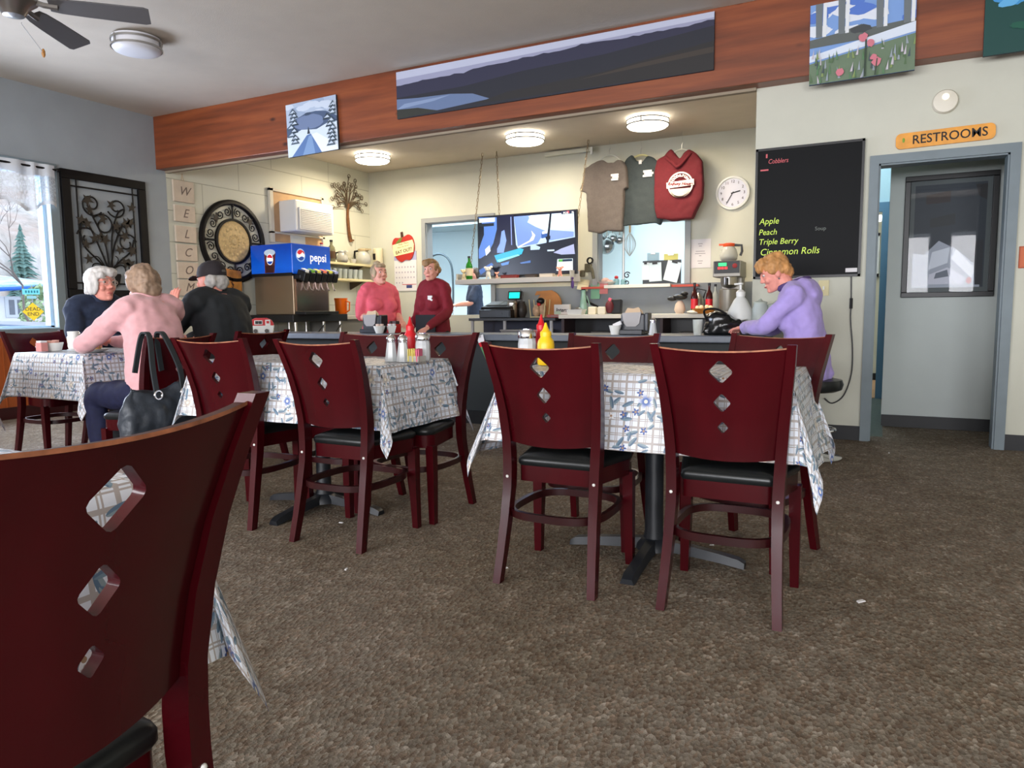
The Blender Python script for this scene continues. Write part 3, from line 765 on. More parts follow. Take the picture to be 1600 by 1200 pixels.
# --- paintings on the beam
def canvas(px, Y, label, art, name='canvas_painting'):
    c, w, h, roll = rect_Y(px, Y)
    th = thing(name, label, 'painting', (c.x, YBEAM-.003, c.z)); th.rotation_euler = (0, -roll, 0)
    mb = MB(); mb.box((0, -.012, 0), (w, .022, h)); mb.done('canvas', mat('canvas_edge', (60, 66, 76), .8), th)
    mb = MB(); art(mb, w, h); return th, mb, w, h
AC = {}
def C(r, g, b, ro=.6):
    k = (r, g, b); n = 'paint_%d_%d_%d' % k
    return mat(n, k, ro)
def blob(cx, cz, rx, rz, n=14, jit=.2, seed=0):
    q = random.Random(seed); return [(cx+rx*math.cos(2*PI*k/n)*(1+jit*q.uniform(-1, 1)), cz+rz*math.sin(2*PI*k/n)*(1+jit*q.uniform(-1, 1))) for k in range(n)]
class Art:
    """layers of flat paint on a picture surface (front face looks to local -y)"""
    def __init__(s, w, h, y=-.024): s.mb = MB(); s.m = []; s.w, s.h, s.y = w, h, y
    def p(s, pts, rgb, unit=True, ro=.6, m=None):
        mm = m or C(*rgb, ro)
        if mm not in s.m: s.m.append(mm)
        s.mb.mi = s.m.index(mm); s.y -= .00025
        clampx = lambda a: max(-.5, min(.5, a))
        if unit: pts = [(clampx(a)*s.w, clampx(b)*s.h) for a, b in pts]
        s.mb.flat(pts, s.y)
    def done(s, parent, name='picture'): return s.mb.done(name, s.m, parent)
def painting(px, Y, label, draw, name='canvas_painting'):
    c, w, h, roll = rect_Y(px, Y)
    th = thing(name, label, 'painting', (c.x, YBEAM-.003, c.z), rot=(0, -roll, 0), group='canvases hung on the beam')
    mb = MB(); mb.box((0, -.012, 0), (w, .022, h)); mb.done('canvas', mat('canvas_edge', (60, 66, 76), .8), th)
    A = Art(w, h); draw(A); A.done(th); return th
def snow(A):
    q = random.Random(3)
    A.p([(-.5, -.5), (.5, -.5), (.5, .5), (-.5, .5)], (170, 184, 204))
    for k in range(14): A.p(blob(q.uniform(-.5, .5), q.uniform(.2, .5), .16, .06, seed=k), (196, 206, 220) if k % 2 else (150, 166, 190))
    A.p([(-.5, .05), (-.3, .2), (-.1, .27), (.1, .28), (.3, .24), (.5, .12), (.5, -.5), (-.5, -.5)], (72, 88, 116))
    A.p(blob(-.05, .1, .3, .14, 16, .08, 3), (108, 124, 156)); A.p(blob(-.06, .25, .07, .03, seed=5), (60, 74, 96))
    A.p([(-.5, -.12), (-.2, -.02), (.1, -.06), (.4, .05), (.5, .02), (.5, -.5), (-.5, -.5)], (206, 218, 232))
    A.p([(-.42, -.5), (-.1, -.14), (-.02, -.12), (.18, -.5)], (88, 118, 166)); A.p([(-.2, -.5), (-.06, -.16), (.0, -.16), (.05, -.5)], (120, 150, 190))
    A.p([(.18, -.5), (.0, -.14), (.1, -.12), (.48, -.4), (.5, -.5)], (226, 234, 244))
    A.p([(-.09, -.12), (-.06, .02), (-.03, -.12)], (40, 52, 64))
    for sx, n in ((-1, 9), (1, 11)):
        for k in range(n):
            x = sx*(.46-.14*q.random()); z = .34-.07*k
            A.p([(x-.09, z-.05), (x, z+.07), (x+.09, z-.05)], (40, 54, 66) if k % 2 else (70, 86, 100))
            A.p([(x-.06, z-.02), (x+.01, z+.03), (x+.05, z-.02)], (190, 202, 216))
painting([(447, 164), (525, 149), (530, 232), (452, 248)], 5.93, 'square snowy mountain road painting in blue and white at the left end of the beam', snow)
def pano(A):
    q = random.Random(5); top = []
    A.p([(-.5, -.5), (.5, -.5), (.5, .5), (-.5, .5)], (150, 152, 178))
    A.p([(-.5, .34), (.5, .40), (.5, .5), (-.5, .5)], (182, 186, 206))
    N = 60; z = .22
    for k in range(N+1):
        x = -.5+k/N; b = .20+.14*min(1, (x+.5)*1.6); top.append((x, b+.05*noise.noise(Vector((x*9, 2, 0)))+.035*noise.noise(Vector((x*34, 5, 0)))))
    A.p([(-.5, -.5), (.5, -.5)] + list(reversed(top)), (44, 44, 66))
    A.p([(-.5, -.5), (.5, -.5), (.5, .26), (.2, .1), (-.05, .06), (-.25, -.04), (-.5, -.05)], (34, 36, 46))
    A.p([(-.5, -.5), (-.16, -.38), (-.22, -.22), (-.3, -.15), (-.42, -.12), (-.5, -.08)], (98, 116, 150)); A.p([(-.47, -.2), (-.3, -.17), (-.36, -.24), (-.5, -.3)], (128, 146, 178))
    A.p([(-.5, -.5), (-.34, -.46), (-.42, -.33), (-.5, -.3)], (44, 46, 40))
    A.p([(-.22, -.44), (.5, -.5), (.5, .0), (.2, -.22), (-.1, -.3)], (38, 36, 36)); A.p([(.12, -.3), (.5, -.2), (.5, -.1), (.3, -.18)], (58, 50, 44))
painting([(619, 113), (1116, 19), (1116, 108), (622, 187)], 5.93, 'long dark panoramic landscape of a ridge above a blue lake along the beam', pano)
def porch(A):
    q = random.Random(8)
    A.p([(-.5, -.5), (.5, -.5), (.5, .5), (-.5, .5)], (122, 158, 214))
    for k in range(16): A.p(blob(q.uniform(-.5, .5), q.uniform(.05, .5), .12, .07, seed=k), (220, 226, 236) if k % 3 else (84, 120, 200))
    A.p([(-.5, .06), (-.2, .1), (.0, .16), (.1, .1), (.5, .12), (.5, -.02), (-.5, -.04)], (92, 98, 96)); A.p(blob(0, .1, .1, .05, seed=3), (66, 70, 72))
    for x in (-.41, -.19, .17, .42):
        A.p([(x-.035, .5), (x+.035, .5), (x+.03, .08), (x-.03, .08)], (108, 116, 120)); A.p([(x+.04, .5), (x+.075, .5), (x+.07, .08), (x+.035, .08)], (222, 226, 230))
    A.p([(-.5, -.14), (.5, .08), (.5, -.04), (-.5, -.22)], (214, 224, 238)); A.p([(-.5, -.5), (.5, -.5), (.5, -.06), (-.5, -.24)], (104, 124, 100))
    for k in range(70):
        x, z = q.uniform(-.5, .5), q.uniform(-.5, -.12); A.p([(x-.012, z-.05), (x+.012, z-.05), (x+.02*q.uniform(-1, 1), z+.07)], q.choice([(84, 110, 76), (130, 150, 92), (150, 160, 170), (70, 84, 90), (196, 190, 200), (88, 128, 90)]))
    for x, z, r in ((.02, -.02, .045), (.09, -.1, .04), (.15, -.34, .045), (-.2, -.4, .04), (.12, -.28, .03)): A.p(blob(x, z, r, r*1.2, seed=int(x*99)), (206, 120, 134))
    A.p([(.03, -.5), (.05, -.5), (.055, -.05), (.04, -.05)], (50, 66, 52)); A.p([(.13, -.5), (.145, -.5), (.16, -.3), (.15, -.3)], (56, 72, 56))
painting([(1268, 11), (1434, -24), (1428, 111), (1263, 133)], 5.93, 'painting of a white porch with pink flowers on the beam above the menu board', porch)
def hydr(A):
    q = random.Random(2); A.p([(-.5, -.5), (.5, -.5), (.5, .5), (-.5, .5)], (14, 66, 62))
    for k in range(24): A.p(blob(-.05+q.uniform(-.36, .5), .22+q.uniform(-.16, .25), .1, .06, seed=k), q.choice([(64, 146, 206), (50, 128, 190), (96, 172, 222)]))
    for k in range(8): A.p(blob(q.uniform(-.4, .4), q.uniform(-.45, -.1), .08, .04, seed=k+30), (16, 84, 66))
painting([(1540, -34), (1700, -66), (1696, 66), (1537, 88)], 5.93, 'dark green painting with a blue flower head at the right edge', hydr)

# --- ceiling lamps
def flush_lamp(x, y, r, lit, label, grp):
    th = thing('flush_ceiling_lamp', label, 'ceiling lamp', (x, y, ZC), group=grp)
    mb = MB(); mb.lathe([(r*.75, 0), (r*.78, -.012), (r*.5, -.012)], seg=32)
    for z in (-.03, -.085):
        mb.lathe([(r, z), (r, z-.016), (r*.965, z-.016), (r*.965, z), (r, z)], seg=32, cap=False)
    for k in range(3):
        a = 2*PI*k/3+.5; mb.box((r*.985*math.cos(a), r*.985*math.sin(a), -.06), (.012, .012, .07))
    mb.done('rim', mat('brushed_nickel', (176, 174, 170), .3, metal=1), th, True)
    g = mat('lit_shade', (255, 250, 238), .5, emit=9, emit_rgb=(255, 246, 226)) if lit else mat('unlit_shade', (226, 226, 232), .4)
    mb = MB(); mb.lathe([(r*.94, -.012), (r*.945, -.10), (r*.88, -.118), (r*.6, -.135), (r*.2, -.142), (.001, -.143)], seg=32); mb.done('lamp_shade', g, th, True)
    return th
for i, (px, py) in enumerate(((580, 240), (818, 208), (1010, 182))):
    p = onZ(px, py, ZC); flush_lamp(p.x, 8.84, .26, True, ('lit flush ceiling lamp left of the row of three in the kitchen', 'lit flush ceiling lamp in the middle of the kitchen row', 'lit flush ceiling lamp nearest the hanging shirts')[i], 'lit kitchen ceiling lamps')
p = onZ(213, 58, ZC); flush_lamp(p.x, p.y, .2, False, 'unlit flush ceiling lamp with two nickel rings beside the fan', None)

# --- ceiling fan
FZ = ZC-.33
tip1, tip2, fin = onZ(128, 72, FZ), onZ(234, 26, FZ), onZ(68, 83, FZ-.1)
_ch = tip2-tip1; FL = _ch.length/(2*math.sin(PI/5)); _mid = (tip1+tip2)/2; _n = Vector((-_ch.y, _ch.x, 0)).normalized(); _n = _n if _n.x < 0 else -_n; hub = _mid+_n*FL*math.cos(PI/5)
th = thing('ceiling_fan', 'grey-bladed ceiling fan at the upper left corner with a pull chain', 'fan', (hub.x, hub.y, ZC))
FB = mat('grey_fan_blade', (92, 90, 92), .5); NICK = mat('fan_nickel', (150, 146, 142), .3, metal=.9)
mb = MB(); mb.lathe([(.07, 0), (.08, -.03), (.03, -.05), (.013, -.06), (.013, -.2), (.05, -.21), (.13, -.24), (.14, -.33), (.09, -.37), (.06, -.42), (.001, -.43)], seg=24); mb.done('motor', NICK, th, True)
a1 = math.atan2(tip1.y-hub.y, tip1.x-hub.x); a2 = math.atan2(tip2.y-hub.y, tip2.x-hub.x); L1 = math.hypot(tip1.y-hub.y, tip1.x-hub.x)
step = 2*PI/5
for k in range(5):
    a = a1 + k*(2*PI/5)
    mb = MB(); ca, sa = math.cos(a), math.sin(a); d = Vector((ca, sa, 0)); n = Vector((-sa, ca, -.34)).normalized(); L = FL
    P = []
    for s, w in ((.2, .05), (.26, .062), (.4, .07), (L-.03, .078), (L, .066)): P.append((s, w))
    zc = Vector((0, 0, -.335)); top = [d*s+n*w+zc for s, w in P]+[d*s-n*w+zc for s, w in reversed(P)]
    mb.rings([[p for p in top], [p+Vector((0, 0, .008)) for p in top]]); b = mb.done('blade', FB, th)
    mb = MB(); mb.tube([d*.1+zc+Vector((0, 0, .02)), d*.17+zc+Vector((0, 0, .0)), d*.25+zc-Vector((0, 0, .006))], .018, 6); mb.done('blade_bracket', NICK, b)
ch = fin-Vector((hub.x, hub.y, ZC)); mb = MB(); mb.tube([(ch.x*.25, ch.y*.25, -.40), (ch.x*.25, ch.y*.25, -.41), (ch.x, ch.y, -.43), (ch.x, ch.y, ch.z+.03)], .0022, 6); cc_ = mb.done('pull_chain', STEEL, th)
mb = MB(); mb.lathe([(.004, .03), (.012, .015), (.013, -.01), (.006, -.03)], (ch.x, ch.y, ch.z), 10); mb.done('chain_finial', mat('amber_wood', (176, 122, 60), .4), cc_, True)

# --- dark iron vine panel on the left wall
c, w, h = rect_X([(90, 262), (224, 285), (233, 466), (105, 466.5)], XL)
w, h = .985, 1.352
th = thing('iron_wall_panel', 'black framed wrought-iron vine in a pot hung beside the window', 'wall decoration', (XL+.002, 5.277, 1.883), RZL)
fw = .095; mb = MB()
for (x0, x1, z0, z1) in ((-w/2, w/2, h/2-fw, h/2), (-w/2, w/2, -h/2, -h/2+fw), (-w/2, -w/2+fw, -h/2+fw, h/2-fw), (w/2-fw, w/2, -h/2+fw, h/2-fw)):
    mb.box(((x0+x1)/2, -.02, (z0+z1)/2), (x1-x0, .038, z1-z0), bev=.006)
mb.done('frame', mat('black_brown_frame', (12, 10, 11), .5, spec=.25, var=.3, vscale=14), th)
mb = MB()
for s in (-1, 1):
    mb.tube([(s*(w/2-.165), -.02, -h/2+fw), (s*(w/2-.165), -.02, h/2-fw)], .009, 6); mb.tube([(-w/2+fw, -.02, s*(h/2-.165)), (w/2-fw, -.02, s*(h/2-.165))], .009, 6)
mb.done('inner_bars', BLKMETAL, th)
def vine(mb, P, r=.007):
    mb.tube([(p[0], -.022, p[1]) for p in (cat_rom([Vector((a, b, 0)) for a, b in P], 5))], r*1.45, 6)
mb = MB()
pot = (-.02, -.40)
vine(mb, [(-.02, -.36), (-.12, -.1), (-.2, .08), (-.26, .17), (-.3, .12), (-.32, .0)])
vine(mb, [(0, -.36), (.06, -.1), (.16, .12), (.22, .2), (.27, .16)])
vine(mb, [(-.01, -.36), (-.05, -.05), (-.17, .22), (-.22, .33)]); vine(mb, [(.02, -.36), (.04, 0), (.12, .26), (.2, .33)])
for cx, cz, r0, a0, tr in ((-.17, .34, .13, -.6, -1.25), (.12, .34, .12, 3.6, 1.25), (-.05, .13, .13, 2.6, -1.2), (.17, .1, .085, 2.2, 1.2), (-.24, -.02, .12, 2.9, -1.05), (.22, -.05, .12, .2, 1.05)):
    s_ = spiral((cx, cz), r0, a0, tr, 22, .3); mb.tube([(p.x, -.022, p.y) for p in s_], .0095, 6)
vine(mb, [(-.02, -.37), (-.16, -.24), (-.28, -.12), (-.32, .02)]); vine(mb, [(.0, -.37), (.14, -.24), (.26, -.14), (.31, .0)])
vine(mb, [(-.03, -.36), (-.12, -.30), (-.2, -.31), (-.22, -.42)], .005); vine(mb, [(.02, -.36), (.12, -.30), (.18, -.34), (.2, -.5), (.26, -.53), (.29, -.49), (.26, -.46)], .005)
vine(mb, [(.05, -.33), (.1, -.24), (.07, -.2)], .004); vine(mb, [(-.06, -.33), (-.14, -.22), (-.22, -.24)], .004)
mb.done('scroll_stems', BLKMETAL, th, True)
mb = MB(); q = random.Random(2)
for lx, lz in ((-.22, .38), (-.2, .28), (-.3, .16), (-.24, .13), (-.06, .2), (.05, .36), (.1, .13), (.22, .17), (.27, .19), (.3, .36), (-.1, .0), (-.17, -.02), (-.05, -.03), (.19, .03), (-.27, -.09), (.12, -.13), (.27, -.13), (-.25, -.25), (.24, -.28), (.18, -.27)):
    a0 = q.uniform(0, 6.28); s = q.uniform(.06, .078); rs = [1, .45, .95, .4, .9, .4, .95, .45, 1, .3]; P = [(lx+s*rs[k]*math.cos(a0+2*PI*k/10), lz+s*rs[k]*math.sin(a0+2*PI*k/10)) for k in range(10)]; mb.prism(P, -.034, -.03)
mb.done('vine_leaves', mat('dark_iron_leaf', (52, 46, 40), .5, metal=.3, var=.3), th)
mb = MB(); mb.prism([(-.125, -.40), (.1, -.40), (.105, -.425), (.085, -.5), (.03, -.565), (-.055, -.565), (-.1, -.5), (-.13, -.425)], -.05, -.012); mb.done('pot', BLKMETAL, th)

# --- WELCOME tiles
letters = 'WELCOME'; prev = None
TP = [(280, 311, 2), (281, 331, 0), (280, 364, 0), (280, 391, 0), (282, 422, 0), (284, 449, 0)]
tiles = [((263, 278), (295, 287), (297, 317), (265, 311)), ((264, 318), (296, 324), (297, 348), (265, 342)), ((265, 350), (297, 357), (298, 379), (266, 375)), ((267, 381), (298, 386), (299, 406), (268, 404)), ((270, 410), (299, 411), (301, 435), (271, 433)), ((272, 439), (301, 438), (303, 460), (273, 460))]
TILE = mat('driftwood_tile', (206, 190, 172), .7, var=.08, vscale=10)
names = ['W', 'E', 'L', 'C', 'O', 'M', 'E']
for i in range(7):
    if i < 6: c, tw, thh = rect_X(tiles[i], XL+.03); z = c.z
    else: z = z-.22
    th = thing('hanging_letter_tile', 'cream tile with script letter %s in the hung column%s' % (names[i], (', topmost', ', second from the top', '', '', '', ', behind the man in the cap', ', lowest')[i]), 'wall tile', (XL+.004, 6.30, z), RZL, 'script letter tiles strung in a column')
    mb = MB(); mb.box((0, -.015, 0), (.30, .028, .2 if i else .26), bev=.005); mb.done('tile', TILE, th)
    text('letter', names[i], .15, mat('brown_script', (120, 104, 96), .7), th, (0, -.0305, 0), shear=.35)
    if i == 0:
        mb = MB(); mb.tube([(-.02, -.01, .12), (.0, -.01, .22), (.02, -.01, .12)], .003, 5); mb.done('string', TAN, th)

# --- round iron medallion
th = thing('round_wall_medallion', 'round black iron scroll ring with a carved tan centre on the white block wall', 'wall decoration', (XL+.002, 7.05, 1.975), RZL)
RO = .545; mb = MB(); mb.lathe([(RO, 0), (RO, .03), (RO-.02, .045), (RO-.055, .045), (RO-.07, .03), (RO-.07, 0)], seg=48, axis='Y', cap=False)
mb.done('outer_ring', BLKMETAL, th, True)
mb = MB(); mb.lathe([(.30, 0), (.30, .035), (.27, .035), (.27, 0)], seg=40, axis='Y', cap=False)
for k in range(4):
    a = PI/2*k; mb.tube([(.28*math.cos(a), -.02, .28*math.sin(a)), (.5*math.cos(a), -.02, .5*math.sin(a))], .014, 6); mb.ell((.47*math.cos(a), -.025, .47*math.sin(a)), (.022, .015, .022))
mb.done('inner_ring', BLKMETAL, th, True)
mb = MB()
for k in range(8):
    a = 2*PI*(k+.5)/8; cx, cz = .385*math.cos(a), .385*math.sin(a)
    for sg in (-1, 1):
        s_ = spiral((cx+sg*.066*-math.sin(a), cz+sg*.066*math.cos(a)), .062, a+sg*.8, sg*1.5, 20, .2); mb.tube([(p.x, -.02, p.y) for p in s_], .0075, 5)
mb.done('scrolls', BLKMETAL, th)
q = random.Random(4)
for k in range(4):
    mb = MB(); a = PI/4+PI/2*k; cx, cz = .4*math.cos(a), .4*math.sin(a); rs = [1, .5, .9, .45, 1, .5, .9, .45, 1, .5]; mb.prism([(cx+.065*rs[j]*math.cos(a+2*PI*j/10), cz+.065*rs[j]*math.sin(a+2*PI*j/10)) for j in range(10)], -.036, -.03)
    mb.done('leaf', mat('dark_iron_leaf', (52, 46, 40)), th)
mb = MB(); mb.lathe([(.27, 0), (.27, .02), (.25, .032), (.225, .024), (.2, .028), (.14, .03), (.125, .038), (.05, .03), (.04, .045), (.001, .05)], seg=40, axis='Y')
for k in range(14):
    a = 2*PI*k/14; mb.ell((.175*math.cos(a), -.028, .175*math.sin(a)), (.026, .012, .026), u=8, v=6); mb.ell((.085*math.cos(a), -.034, .085*math.sin(a)), (.014, .01, .014), u=8, v=6)
mb.done('medallion', mat('carved_tan_resin', (196, 170, 120), .6, var=.2, vscale=30), th, True)

# --- air conditioner set in a plywood panel
th = thing('air_conditioner', 'white window air conditioner set in a plywood panel on the block wall', 'air conditioner', (XL+.002, 8.27, 2.4), RZL)
mb = MB(); mb.box((0, -.01, 0), (1.06, .018, .72)); mb.done('backing_board', mat('raw_plywood', (196, 158, 116), .7, var=.1, vscale=6), th)
mb = MB()
for (x0, x1, z0, z1) in ((-.56, -.5, -.38, .38), (.5, .545, -.38, .38), (-.56, .545, .34, .37), (-.56, .545, -.25, -.225)): mb.box(((x0+x1)/2, -.025, (z0+z1)/2), (x1-x0, .045, z1-z0))
mb.done('frame', mat('pale_pine_trim', (208, 200, 182), .6), th)
mb = MB(); mb.box((.03, -.17, 0), (.80, .32, .44), bev=.02); mb.done('case', WHITE, th)
mb = MB(); mb.box((.03, -.342, -.04), (.70, .02, .31), bev=.006)
for k in range(11): mb.box((.03, -.356, -.165+.025*k), (.64, .008, .008))
mb.done('grille', mat('grille_white', (206, 204, 200), .5), th)
mb = MB(); mb.box((-.02, -.02, -.46), (.3, .02, .42)); mb.done('hanging_board', mat('pale_board', (214, 214, 206), .6), th)

# --- wire tree
th = thing('wire_tree_art', 'brown metal tree with curled wire branches on the block wall', 'wall decoration', (XL+.02, 9.42, 2.16), RZL)
RUST = mat('rusty_metal', (112, 74, 42), .5, metal=.3, var=.3, vscale=20)
mb = MB(); mb.tube(cat_rom([(.04, -.01, .0), (0, -.01, .15), (-.02, -.01, .4), (0, -.01, .6)], 5), [.03]*5+[.026]*5+[.022]*6, 8); mb.tube([(.03, -.01, .03), (.11, -.01, .03)], .014, 6); mb.done('trunk', RUST, th, True)
mb = MB(); q = random.Random(11)
for k in range(30):
    a = R(-20 + 220*k/29); L = .22+.22*q.random(); e = Vector((L*1.05*math.cos(a)*1.05, 0, .62+L*math.sin(a)*.95)); mid = Vector((e.x*.45+q.uniform(-.06, .06), 0, .62+(e.z-.62)*.5+q.uniform(-.05, .05)))
    P = cat_rom([(0, -.012, .5), (mid.x*.5, -.015, .58+(mid.z-.6)*.4), (mid.x, -.015-.02*q.random(), mid.z), (e.x, -.015, e.z)], 4); mb.tube(P, .006, 5)
    s_ = spiral((e.x+q.uniform(-.03, .03), e.z), .045, a+PI, q.choice((-1, 1))*1.1, 12, .3); mb.tube([(p.x, -.02, p.y) for p in s_], .005, 5)
mb.done('branches', mat('dark_wire', (84, 68, 50), .5, metal=.3), th)

# --- menu board, its cord, sign, smoke alarm
c, w, h, roll = rect_Y([(1181.5, 235), (1352.5, 217), (1344, 431), (1178, 437)], YH)
th = thing('menu_board', 'black menu board with handwritten green pie names left of the restroom passage', 'sign', (c.x, YH, c.z))
mb = MB(); mb.box((0, -.012, 0), (w-.02, .02, h-.02)); mb.done('writing_panel', mat('black_glossy_panel', (17, 18, 20), .5, spec=.12), th)
mb = MB()
for (x0, x1, z0, z1) in ((-w/2, w/2, h/2-.018, h/2), (-w/2, w/2, -h/2, -h/2+.018), (-w/2, -w/2+.018, -h/2, h/2), (w/2-.018, w/2, -h/2, h/2)): mb.box(((x0+x1)/2, -.016, (z0+z1)/2), (x1-x0, .03, z1-z0))
mb.done('frame', BLACK, th)
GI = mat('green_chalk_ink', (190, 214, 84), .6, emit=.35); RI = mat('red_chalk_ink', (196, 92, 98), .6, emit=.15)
def bd(px, py): p = onY(px, py, YH-.025); return (p.x-c.x, p.z-c.z)
for s, x0, y0, sz in (('Apple', 1184, 347, .068), ('Peach', 1183, 364, .064), ('Triple Berry', 1183, 379, .064), ('Cinnamon Rolls', 1185, 395, .074)):
    q = bd(x0, y0); text('handwriting', s, sz, GI, th, (q[0]+.01, -.0235, q[1]), align='LEFT', shear=.2, sx=.92)
q = bd(1200, 253); text('handwriting', "Cobblers", .05, RI, th, (q[0], -.0235, q[1]), align='LEFT', shear=.2, sx=.8)
mb = MB(); q = bd(1184, 267); mb.box((q[0]+.05, -.0235, q[1]), (.06, .002, .012)); q = bd(1198, 244); mb.box((q[0], -.0235, q[1]), (.012, .002, .03)); mb.done('underline', RI, th)
q = bd(1330, 424); mb = MB(); mb.box((q[0], -.0245, q[1]+.01), (.08, .003, .03)); mb.done('sticker', PAPER, th)
o = text('handwriting', 'Soup', .04, mat('faint_ink', (110, 116, 110), .6), th, (bd(1282, 357)[0], -.0235, bd(1282, 357)[1]), align='CENTER')
mb = MB(); P = [onY(x, y, YH-.02) for x, y in ((1330, 432), (1330, 472), (1329, 500), (1332, 545), (1330, 585), (1318, 618), (1300, 630), (1288, 622))]
mb.tube(cat_rom(P, 5), .005, 6); a = P[1]; cord = mb.done('power_cord', BLACK)
tag(cord, 'thin black power cord hanging down the wall from the menu board', 'cord')
mb = MB(); mb.tube([a+Vector((0, 0, .03)), a-Vector((0, 0, .05))], .011, 8); mb.done('switch', BLACK, cord)
q = onY(1287, 450, YH); th = thing('light_switch', 'cream switch plate on the wall right of the woman in lilac', 'switch', (q.x, YH, q.z)); mb = MB(); mb.box((0, -.004, 0), (.075, .008, .118), bev=.002); mb.done('plate', CREAM, th); mb = MB(); mb.box((0, -.011, 0), (.012, .012, .026)); mb.done('toggle', WHITE, th)

th = thing('restrooms_sign', 'orange-yellow wooden sign reading RESTROOMS above the passage', 'sign', (.387, YH, 2.222), rot=(0, R(-1.2), 0))
mb = MB(); P = []
for (cx, cz, a0) in ((.27, -.02, -90), (.27, .02, 0), (-.27, .02, 90), (-.27, -.02, 180)):
    for k in range(6): a = R(a0+90*k/5); P.append((cx+.035*math.cos(a), cz+.035*math.sin(a)))
mb.prism(P, -.022, -.001); mb.done('board', mat('varnished_yellow_wood', (222, 150, 44), .4, var=.15, vscale=12), th)
text('lettering', 'RESTROOMS', .088, mat('black_sign_paint', (22, 16, 14), .6), th, (.03, -.0235, -.002), bold=.0008, sx=.93)
mb = MB(); mb.ell((-.255, -.023, .005), (.008, .003, .018), u=8, v=6); mb.done('painted_leaf', mat('leaf_green', (120, 160, 50)), th)
th = thing('smoke_alarm', 'round white smoke alarm on the wall above the RESTROOMS sign', 'smoke alarm', (.382, YH, 2.462))
mb = MB(); mb.lathe([(.082, 0), (.082, .018), (.074, .034), (.04, .04), (.001, .04)], seg=32, axis='Y'); mb.done('case', mat('ivory_plastic', (222, 216, 200), .45), th, True)
mb = MB(); mb.lathe([(.024, .038), (.022, .046), (.001, .047)], (.0, 0, .028), 16, 'Y'); mb.done('sounder', mat('warm_lens', (250, 244, 226), .2, emit=.5), th, True)

# --- framed print at the end of the passage, with its glass reflection painted in
c, w, h, roll = rect_Y([(1415, 279), (1563, 265), (1551, 463), (1408, 464)], 6.94)
w, h = .655, .99
th = thing('framed_picture', 'black framed picture behind glass on the passage wall', 'picture', (c.x, 6.94, c.z))
mb = MB(); fw = .042
for (x0, x1, z0, z1) in ((-w/2, w/2, h/2-fw, h/2), (-w/2, w/2, -h/2, -h/2+fw), (-w/2, -w/2+fw, -h/2+fw, h/2-fw), (w/2-fw, w/2, -h/2+fw, h/2-fw)): mb.box(((x0+x1)/2, -.016, (z0+z1)/2), (x1-x0, .03, z1-z0), bev=.004)
mb.done('frame', BLACK, th)
A = Art(w-2*fw, h-2*fw, -.004); A.p([(-.5, -.5), (.5, -.5), (.5, .5), (-.5, .5)], (74, 82, 84)); A.p([(-.44, -.46), (.44, -.46), (.44, .46), (-.44, .46)], (34, 44, 54))
A.p([(-.3, .37), (.0, .40), (.0, .30), (-.3, .29)], (38, 32, 34)); A.p([(-.24, .16), (.07, .20), (.07, .10), (-.24, .08)], (30, 38, 42)); A.p([(.3, .44), (.44, .44), (.44, .3), (.34, .34)], (20, 22, 26))
A.p([(-.44, -.46), (.4, -.46), (.4, -.3), (.1, -.12), (-.12, -.04), (-.3, -.16), (-.44, -.14)], (150, 158, 172)); A.p([(-.2, -.14), (.02, -.1), (.0, -.24), (-.24, -.3)], (196, 204, 216)); A.p([(.1, -.12), (.34, -.3), (.3, -.38), (.04, -.2)], (206, 212, 222))  # pale shapes: bright outdoor reflection in the glass, painted into the print's colours
A.p([(-.22, -.34), (.0, -.28), (.24, -.38), (.2, -.43), (-.24, -.43)], (186, 190, 204)); A.p([(-.14, -.33), (.0, -.3), (.02, -.36), (-.16, -.38)], (96, 104, 116)); A.p(blob(.27, -.4, .035, .03, seed=4), (170, 70, 70)); A.p([(.3, -.05), (.42, -.05), (.42, -.44), (.34, -.44)], (30, 34, 42))
A.done(th, 'print')
mb = MB(); mb.poly([(-w/2+fw, -.017, -h/2+fw), (w/2-fw, -.017, -h/2+fw), (w/2-fw, -.017, h/2-fw), (-w/2+fw, -.017, h/2-fw)]); mb.done('glass', PANE, th)
th = thing('hanging_corridor_lamp', 'white lamp glimpsed through the doorway at the far end of the passage', 'ceiling lamp', (-.12, 9.9, 2.08)); mb = MB(); mb.box((0, 0, 0), (.28, .3, .05), bev=.01); mb.done('lamp_shade', mat('lit_shade2', (255, 255, 250), .5, emit=3), th)
mb = MB(); mb.cyl((0, 0, .025), (0, 0, ZC-2.08), .008, seg=8); mb.done('stem', WHITE, th)
q = onY(1597, 402, YH); th = thing('small_wall_notice', 'orange-brown plaque cut off by the right edge, right of the passage', 'sign', (q.x+.03, YH, q.z)); mb = MB(); mb.box((0, -.006, 0), (.1, .012, .15), bev=.003); mb.done('plaque', mat('brick_orange', (176, 84, 50), .6), th); mb = MB(); mb.box((0, -.0125, 0), (.084, .002, .134)); mb.done('face', mat('brick_orange2', (196, 104, 66), .6), th)

